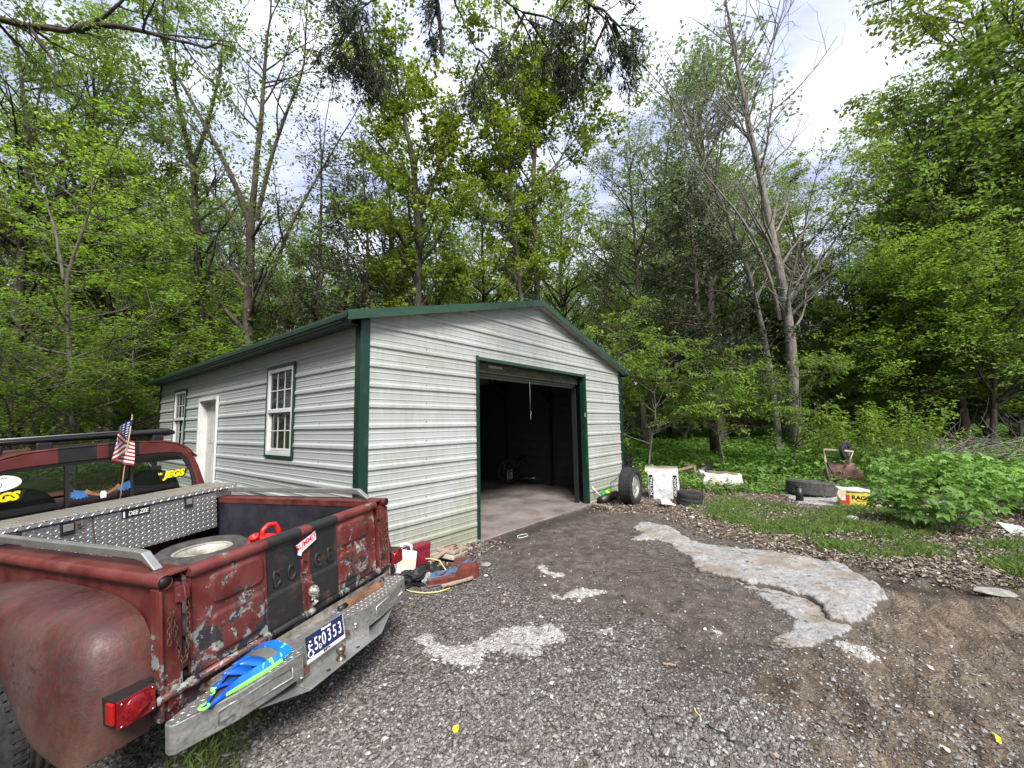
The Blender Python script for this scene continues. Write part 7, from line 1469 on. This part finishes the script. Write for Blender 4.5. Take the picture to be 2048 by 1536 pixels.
b = MB(); b.smooth = True; b.loft([[(x, r*math.cos(a_), 0.78+dz+r*0.8*math.sin(a_)) for a_ in np.linspace(0, 2*PI, 13)[:-1]] for x, r, dz in ((-0.18, 0.02, 0), (-0.12, 0.09, 0), (0.05, 0.13, 0.02), (0.22, 0.11, 0.04), (0.32, 0.03, 0.05))], caps=True); tf(b, T).build('tank', plain('tank_blue', (0.01, 0.015, 0.08), 0.2), o)
b = MB(); b.box((-0.12, -0.13, 0.22), (0.22, 0.13, 0.48)); b.smooth = True; b.cyl((0.02, 0, 0.45), (-0.06, 0, 0.70), 0.08, 14); b.cyl((0.12, 0, 0.45), (0.22, 0, 0.68), 0.08, 14); tf(b, T).build('engine', plain('engine_metal', (0.2, 0.2, 0.2), 0.35, 0.8), o, bevel=0.01)
b = MB(); b.smooth = True; b.tube([(0.2, -0.16, 0.5), (0.26, -0.2, 0.22), (0.15, -0.2, 0.14), (-0.6, -0.2, 0.16)], 0.022, 8); tf(b, T).build('exhaust', CHROME, o)
b = MB(); b.smooth = True; b.lathe([(0.0005, 0.08), (0.05, 0.06), (0.085, 0.0), (0.09, -0.01), (0.08, -0.012), (0.0005, -0.02)], 20, T @ Matrix.Translation((0.56, 0, 0.92)) @ Matrix.Rotation(-PI/2, 4, 'Y')); b.build('headlight', CHROME, o)
b = MB(); b.smooth = True; b.loft([[(x, y_*w_, z_) for y_ in (-1, -0.4, 0.4, 1)] for x, w_, z_ in ((-0.22, 0.08, 0.74), (-0.45, 0.16, 0.66), (-0.7, 0.15, 0.72))], close=False); tf(b, T).build('seat', BLACKP, o, fix=False)
o = thing('workbench', 'dark cluttered workbench against the far garage wall', 'workbench', (2.6, 7.6, 0.02)); b = MB(); b.box((1.2, 7.3, 0.85), (5.2, 8.0, 0.90)); b.build('bench_top', WOOD, o)
for x in (1.25, 3.2, 5.1): MB().box((x, 7.32, 0.02), (x+0.08, 7.40, 0.85)).build('leg', WOOD, o)
for i, (x, h_, c_) in enumerate(((2.2, 0.22, (0.3, 0.3, 0.3)), (2.9, 0.16, (0.35, 0.1, 0.05)), (3.5, 0.25, (0.1, 0.15, 0.3)), (4.2, 0.18, (0.4, 0.38, 0.3)))):
    b = MB(); b.smooth = True; b.cyl((x, 7.5, 0.9), (x, 7.5, 0.9+h_), 0.07, 14); b.cyl((x, 7.5, 0.9+h_), (x, 7.5, 0.93+h_), 0.03, 10); ob = b.build('bottle', plain('bottle_paint', c_, 0.5), base=(x, 7.5, 0.9)); setp(ob, ['grey bottle at the left of the dark workbench', 'red-brown bottle on the dark workbench', 'blue bottle on the dark workbench', 'cream bottle at the right of the dark workbench'][i], 'bottle')
# bird-like dark vent on the roof ridge
P = (3.12, 0.05, rz(3.12)+0.02); b = MB(); b.smooth = True; b.lathe([(0.03, 0), (0.03, 0.04), (0.055, 0.045), (0.05, 0.07), (0.0005, 0.09)], 12, Matrix.Translation(P)); ob = b.build('roof_vent', BLACKP, base=P); setp(ob, 'little dark capped vent on the roof near the ridge', 'vent')
# ------------------------------------------------------------------ scattered stuff
rng = np.random.default_rng(9)
def attr_at(A, x, y):
    Z = A.reshape(ny_, nx_); i = np.clip(np.searchsorted(xs, x), 0, nx_-1); j = np.clip(np.searchsorted(ys, y), 0, ny_-1); return Z[j, i]
def sample(n, u0, u1, v0, v1, vb=1.0):
    """random ground points in view, thinned with distance"""
    u = u0+(u1-u0)*rng.random(n); v = v0+(v1-v0)*rng.random(n)**vb; d = FW[None]+RT[None]*((u-1024)/FPX)[:, None]-UP[None]*((v-768)/FPX)[:, None]
    t = (0-CAM[2])/d[:, 2]
    for _ in range(6):
        P = CAM[None]+d*t[:, None]; t = (ground_z(P[:, 0], P[:, 1])-CAM[2])/d[:, 2]
    P = CAM[None]+d*t[:, None]; ok = (t > 0) & (t < 60); return P[ok, 0], P[ok, 1]
def area(n, x0, x1, y0, y1): return x0+(x1-x0)*rng.random(n), y0+(y1-y0)*rng.random(n)
inslab = lambda x, y: inpoly(SLAB, x, y)
ingar = lambda x, y: (x > -0.03) & (x < W+0.03) & (y > -0.02) & (y < D)
# gravel stones: cut octahedra
def gravel(n, pts, smin, smax, name, lab, keep):
    x, y = pts; k = keep(x, y); x, y = x[k], y[k]; n = len(x); s = smin+(smax-smin)*rng.random(n)**3
    base = np.array([[1, 0, 0], [0, 1, 0], [-1, 0, 0], [0, -1, 0], [0, 0, 0.7], [0, 0, -0.7]], float); J = base[None]+rng.normal(0, 0.22, (n, 6, 3)); a = rng.random(n)*2*PI; c_, s_ = np.cos(a), np.sin(a)
    X = J[..., 0]*c_[:, None]-J[..., 1]*s_[:, None]; Yy = J[..., 0]*s_[:, None]+J[..., 1]*c_[:, None]; Z = J[..., 2]*0.75
    V = np.stack([x[:, None]+X*s[:, None], y[:, None]+Yy*s[:, None]*0.8, zsurf(x, y)[:, None]+(Z+0.25)*s[:, None]], -1).reshape(-1, 3)
    f = np.array([[0, 1, 4], [1, 2, 4], [2, 3, 4], [3, 0, 4], [1, 0, 5], [2, 1, 5], [3, 2, 5], [0, 3, 5]]); F = (np.arange(n)[:, None, None]*6+f[None]).reshape(-1, 3)
    me = np_mesh(name, V, F, {'tint': ('FACE', np.repeat(rng.random(n), 8))}); o = link_mesh(name, me, GRAV); return setp(o, lab, 'gravel', kind='stuff')
m = Mat('gravel_stone', 0.85, 0, 0.3); n_ = m.noise(60, 3); c = m.ramp(m.attr('tint'), [(0, (0.06, 0.05, 0.043)), (0.35, (0.118, 0.107, 0.097)), (0.7, (0.18, 0.173, 0.167)), (0.93, (0.26, 0.258, 0.255)), (1, (0.42, 0.42, 0.415))]); c = m.mix(m.thr(n_, 0.4, 0.7), c, m.mix(0.4, c, (0.10, 0.08, 0.065))); m.color(c); GRAV = m.m
def keep_g(x, y):
    p = 1-0.50*attr_at(dirt, x, y)-0.75*attr_at(mud, x, y)-0.8*attr_at(crust, x, y)-1.0*attr_at(litter, x, y)-attr_at(grass, x, y); p = p*(0.35+1.1*fbm(x, y, 1.3, 2)); return (rng.random(len(x)) < np.clip(p, 0.03, 1)) & ~inslab(x, y) & ~ingar(x, y) & (x < 7)
gravel(0, sample(140000, -60, 2100, 1010, 1620, 0.55), 0.003, 0.013, 'gravel', 'loose grey gravel spread over the drive', keep_g)
gravel(0, sample(7000, -60, 2100, 1020, 1620, 0.5), 0.011, 0.022, 'gravel', 'larger pale stones scattered through the gravel', keep_g)
# pale crumbs of broken crust
x, y = area(60000, -1.2, 3.5, -4.6, -0.8); x2, y2 = area(12000, 6, 11, -5, -2); x = np.r_[x, x2]; y = np.r_[y, y2]; k = rng.random(len(x)) < np.clip(attr_at(crust, x, y)-0.12, 0, 1)*0.22+0.0015
_g = GRAV
m = Mat('crust_crumb', 0.9, 0, 0.2); m.color(m.ramp(m.attr('tint'), [(0, (0.20, 0.185, 0.165)), (0.6, (0.40, 0.385, 0.365)), (1, (0.60, 0.59, 0.575))])); GRAV = m.m
gravel(0, (x[k], y[k]), 0.004, 0.022, 'crust_crumbs', 'pale crumbs of broken concrete on the white patches', lambda a, b: ~inslab(a, b))
GRAV = _g
# dead leaves
m = Mat('dead_leaf', 0.8, 0, 0.2); m.color(m.ramp(m.attr('tint'), [(0, (0.06, 0.042, 0.030)), (0.4, (0.14, 0.105, 0.08)), (0.75, (0.24, 0.20, 0.16)), (1, (0.40, 0.36, 0.31))])); DEAD = m.m
def scatter_leaves(name, lab, x, y, ls, mat, dz=0.012, up=0.75, cat='leaves', jitter=0.012):
    C = np.stack([x, y, zsurf(x, y)+dz+rng.random(len(x))*jitter], 1); V, F, tint = leaves(rng, C, ls, 0.6, up, 0.0); o = link_mesh(name, np_mesh(name, V, F, {'tint': ('FACE', tint)}), mat); return setp(o, lab, cat, kind='stuff')
x, y = sample(62000, 1150, 2200, 955, 1230, 1.0); k = (rng.random(len(x)) < np.clip((attr_at(litter, x, y)-0.1)*1.2-0.45*attr_at(grass, x, y), 0, 1)*(0.35+1.1*fbm(x, y, 2.2, 31))*(1-0.9*np.clip(attr_at(crust, x, y), 0, 1))) & ~ingar(x, y) & ~inslab(x, y); scatter_leaves('dead_leaves', 'brown dead leaves littering the ground right of the garage', x[k], y[k], 0.042, DEAD, jitter=0.03)
x, y = sample(150, -60, 2100, 1060, 1536, 0.8); k = ~ingar(x, y); scatter_leaves('fallen_leaves', 'few brown leaves strewn over gravel and mud', x[k], y[k], 0.04, DEAD)
x, y = area(500, 0.2, 1.9, -0.5, -0.03); scatter_leaves('wall_litter', 'dry leaf litter along the foot of the front wall', x, y, 0.045, DEAD, jitter=0.03)
# twigs
def twigs(name, lab, x, y, ln, r, mat, up=0.02, K=4, wob=0.2, dz=0.012):
    n = len(x); S_ = np.stack([x, y, zsurf(x, y)+dz], 1); a = rng.random(n)*2*PI; d = np.stack([np.cos(a), np.sin(a), rng.random(n)*up], 1); P = grow_lines(rng, S_, d, ln*(0.4+rng.random(n)), K, wob, -0.02 if up < 0.1 else 0.0)
    if up < 0.1:
        for kk in range(K): P[:, kk, 2] = zsurf(P[:, kk, 0], P[:, kk, 1])+dz
    V, F = tubes(P, np.full((n, K), r)*np.linspace(1, 0.5, K)[None]*(0.6+0.8*rng.random((n, 1))), 4); o = link_mesh(name, np_mesh(name, V, F, None, True), mat); return setp(o, lab, 'twigs', kind='stuff')
x, y = sample(420, -60, 2100, 1030, 1536, 0.8); k = ~ingar(x, y); twigs('twigs', 'small twigs scattered over the drive', x[k], y[k], 0.10, 0.0028, BK['dark'])
x, y = sample(500, 1180, 2100, 960, 1160); k = ~ingar(x, y); twigs('twigs', 'grey twigs among the dead leaves', x[k], y[k], 0.22, 0.004, BK['grey'])
# grass
def blades(name, lab, x, y, h, wdt, mat):
    n = len(x); z = zsurf(x, y); a = rng.random(n)*2*PI; hh = h*(0.4+0.9*rng.random(n)); bx_ = np.cos(a)*wdt; by_ = np.sin(a)*wdt; l = rng.normal(0, 0.45, (n, 2))*hh[:, None]
    V = np.stack([np.stack([x-bx_, y-by_, z-0.005], 1), np.stack([x+bx_, y+by_, z-0.005], 1), np.stack([x+l[:, 0]*0.4+bx_*0.7, y+l[:, 1]*0.4+by_*0.7, z+hh*0.6], 1), np.stack([x+l[:, 0], y+l[:, 1], z+hh], 1)], 1).reshape(-1, 3); i = np.arange(n)*4
    F = np.stack([np.stack([i, i+1, i+2], 1), np.stack([i, i+2, i+3], 1)], 1).reshape(-1, 3); o = link_mesh(name, np_mesh(name, V, F, {'tint': ('FACE', np.repeat(rng.random(n), 2))}), mat); return setp(o, lab, 'grass', kind='stuff')
GRS = leaf_mat('grass_blade', (0.055, 0.095, 0.025), (0.16, 0.24, 0.06), (1.3, 1.4, 0.9), 0.25)
x, y = sample(170000, 1350, 2200, 985, 1210); k = (rng.random(len(x)) < np.clip(attr_at(grass, x, y)*smooth((fbm(x, y, 2.2, 6)-0.32)/0.3), 0, 1)) & ~ingar(x, y); blades('grass', 'thin green grass growing between leaf litter and drive', x[k], y[k], 0.075, 0.0035, GRS)
x, y = area(26000, -3.4, -0.6, -2.2, 2.0); k = (rng.random(len(x)) < np.clip(attr_at(grass, x, y)*0.9+0.25*(y > -1.2+0.35*(x+1)), 0, 1)); blades('grass', 'short grass in the shade under the truck', x[k], y[k], 0.05, 0.004, GRS)
x, y = area(9000, -2.6, -0.02, 3.0, 12.0); blades('grass', 'grass along the side wall of the garage', x, y, 0.12, 0.005, GRS)
# forest floor weeds: clusters of broad leaves on short stems
def weeds(name, lab, x, y, hmin, hmax, nleaf, ls, spread, mat, cat='undergrowth', asp=0.55):
    n = len(x); h = hmin+(hmax-hmin)*rng.random(n); idx = np.repeat(np.arange(n), nleaf); q = rng.random(len(idx)); r = spread*(0.3+rng.random(len(idx))); a = rng.random(len(idx))*2*PI
    C = np.stack([x[idx]+r*np.cos(a), y[idx]+r*np.sin(a), zsurf(x, y)[idx]+h[idx]*(0.25+0.75*q)], 1); d = np.stack([np.cos(a), np.sin(a), np.zeros(len(a))], 1)
    V, F, tint = leaves(rng, C, ls, asp, 0.72, 0.25, dirs=d); o = link_mesh(name, np_mesh(name, V, F, {'tint': ('FACE', tint)}), mat); return setp(o, lab, cat, kind='stuff')
def forest_pts(n, d0, d1, a0, a1):
    d = d0+(d1-d0)*rng.random(n)**1.2; a = YAW+np.radians(a0+(a1-a0)*rng.random(n)); x = CAM[0]+np.sin(a)*d; y = CAM[1]+np.cos(a)*d; k = ~((x > -1.2) & (x < W+0.4) & (y < D+0.5)) & ~((x < 0) & (y < 8)); return x[k], y[k]
x, y = forest_pts(9000, 13.0, 30, 12, 58); weeds('forest_floor_weeds', 'carpet of bright green weeds under the trees', x, y, 0.10, 0.45, 9, 0.13, 0.16, LM['weed'])
x, y = forest_pts(3000, 18, 34, -58, 14); weeds('forest_floor_weeds', 'green undergrowth behind the garage', x, y, 0.15, 0.7, 9, 0.15, 0.2, LM['weed'])
# named weed clumps and bushes near the junk
def weed_bush(lab, P, rx, h, n, ls, seed, name='weed_bush', mat='weed', stems=26, cat='bush', lobed=True, lift=0.0):
    r_ = np.random.default_rng(seed); base = np.array(P); a = r_.random(stems)*2*PI; rr_ = rx*np.sqrt(r_.random(stems)); Sx = np.stack([base[0]+rr_*np.cos(a)*0.6, base[1]+rr_*np.sin(a)*0.6, np.zeros(stems)], 1); Sx[:, 2] = zsurf(Sx[:, 0], Sx[:, 1])-0.02
    d = np.stack([np.cos(a)*rr_/rx*0.6, np.sin(a)*rr_/rx*0.6, np.ones(stems)], 1); Pn = grow_lines(r_, Sx, d, h*(0.6+0.55*r_.random(stems)), 6, 0.08, 0.02); root = thing(name, lab, cat, P)
    V, F = tubes(Pn, np.full((stems, 6), 0.007)*np.linspace(1, 0.4, 6)[None], 4); link_mesh('stems', np_mesh('stems', V, F, None, True), STEMG, root)
    _, t_, p_, tn, _ = pick(r_, Pn, np.full((stems, 6), 0.01), n, 0.30, 1.02, 0.75)
    az = r_.random(n)*2*PI; dv = np.stack([np.cos(az), np.sin(az), np.full(n, 0.12)], 1); off = dv*(ls*0.6+ls*0.9*r_.random((n, 1)))
    C = p_+off
    if lobed:   # palmate leaves: five lobes sharing one tilted plane
        up_n = nrm(np.stack([dv[:, 0]*0.35, dv[:, 1]*0.35, np.ones(n)], 1)+r_.normal(0, 0.33, (n, 3))); e1 = nrm(dv-up_n*(dv*up_n).sum(1, keepdims=True)); e2 = np.cross(up_n, e1); sz = (ls*0.62*(0.6+0.8*r_.random(n)))[:, None]
        Vl = []; an_ = (-1.9, -1.0, 0.0, 1.0, 1.9); ln_ = (0.6, 0.85, 1.0, 0.85, 0.6)
        for an, kl in zip(an_, ln_):
            D1 = e1*math.cos(an)+e2*math.sin(an); D2 = -e1*math.sin(an)+e2*math.cos(an); tip = C+D1*sz*kl-up_n*sz*0.22; md = C+D1*sz*kl*0.5
            Vl.append(np.stack([C-D1*sz*0.05, md+D2*sz*0.24-up_n*sz*0.03, tip, md-D2*sz*0.24-up_n*sz*0.03], 1))
        V = np.concatenate(Vl).reshape(-1, 3); i4 = np.arange(5*n)*4; F = np.stack([np.stack([i4, i4+1, i4+2], 1), np.stack([i4, i4+2, i4+3], 1)], 1).reshape(-1, 3)
        hgt = np.clip((C[:, 2]-C[:, 2].min())/(np.ptp(C[:, 2])+1e-6), 0, 1); tint = np.repeat(np.tile(np.clip(0.25+0.5*r_.random(n)+0.35*(hgt-0.4), 0, 1), 5), 2)
    else: V, F, tint = leaves(r_, C, ls, 0.5, 0.7, 0.25, dirs=dv)
    link_mesh('foliage', np_mesh('foliage', V, F, {'tint': ('FACE', tint)}), LM[mat], root); return root
STEMG = plain('green_stem', (0.10, 0.13, 0.04), 0.7)
BU = [('large leafy weed clump nearest the drive at right', (1880, 1052), 0.75, 0.62, 300, 0.17), ('dark green weed clump at the right edge behind the nearest clump', (2010, 1030), 0.9, 0.75, 330, 0.18), ('tall weed clump between the wheelbarrow and the nearest clump', (1830, 990), 0.7, 0.8, 300, 0.16),
      ('weed clump behind the slumped white sack', (1500, 962), 0.55, 0.5, 230, 0.14), ('weed clump between the sack and the large tyre', (1560, 950), 0.5, 0.45, 200, 0.13), ('low weeds behind the large tyre', (1630, 955), 0.5, 0.4, 170, 0.12), ('weeds right behind the large tyre near the wheelbarrow', (1668, 962), 0.4, 0.45, 140, 0.12),
      ('broad weed clump at the right edge before the brush pile', (1960, 985), 1.0, 0.7, 320, 0.16), ('small weed tuft before the rags box', (1770, 1010), 0.35, 0.35, 120, 0.07), ('weeds at the foot of the broad evergreen', (1420, 940), 0.9, 0.4, 250, 0.13)]
for i, (lab, uv, rx, h, n, ls) in enumerate(BU): weed_bush(lab, gp(*uv), rx, h, n, ls, 500+i)
weed_bush('tall bright shrub with small layered leaves behind the wheelbarrow', gp(1778, 950), 0.9, 1.8, 4200, 0.085, 600, name='shrub', mat='bright', stems=40, cat='shrub', lobed=False)
weed_bush('dark low shrub in the shade at the foot of the bare tree', gp(1625, 918), 1.0, 1.1, 1500, 0.09, 601, name='shrub', mat='mid', stems=34, cat='shrub', lobed=False)
weed_bush('narrow-leaved weeds under the shrub beside the rags box', gp(1795, 1000), 0.22, 0.42, 90, 0.10, 602, stems=7, lobed=False)
x, y = sample(1500, 1400, 2100, 925, 990); weeds('low_weeds', 'low mixed weeds along the edge of the wood', x, y, 0.06, 0.3, 8, 0.09, 0.10, LM['weed'])
x, y = area(900, 7.4, 14, -1.2, 3.5); weeds('low_weeds', 'pale green weeds behind the bale and the garage corner', x, y, 0.1, 0.5, 9, 0.12, 0.14, LM['weed'])
# brush pile
P = gp(1930, 930); n = 260; x = P[0]+rng.normal(0, 1.0, n)*1.6; y = P[1]+rng.normal(0, 1.0, n)*0.9; Sx = np.stack([x, y, zsurf(x, y)+rng.random(n)*0.5], 1); a = rng.random(n)*2*PI; d = np.stack([np.cos(a), np.sin(a), rng.normal(0.15, 0.35, n)], 1)
Pn = grow_lines(rng, Sx, d, 0.6+1.3*rng.random(n), 6, 0.18, 0.0); V, F = tubes(Pn, 0.011*(0.4+rng.random((n, 1)))*np.linspace(1, 0.35, 6)[None], 4); o = link_mesh('brush_pile', np_mesh('brush_pile', V, F, None, True), BK['pale'], base=P); setp(o, 'tangled heap of bare grey branches behind the weeds at right', 'brush pile', kind='stuff')
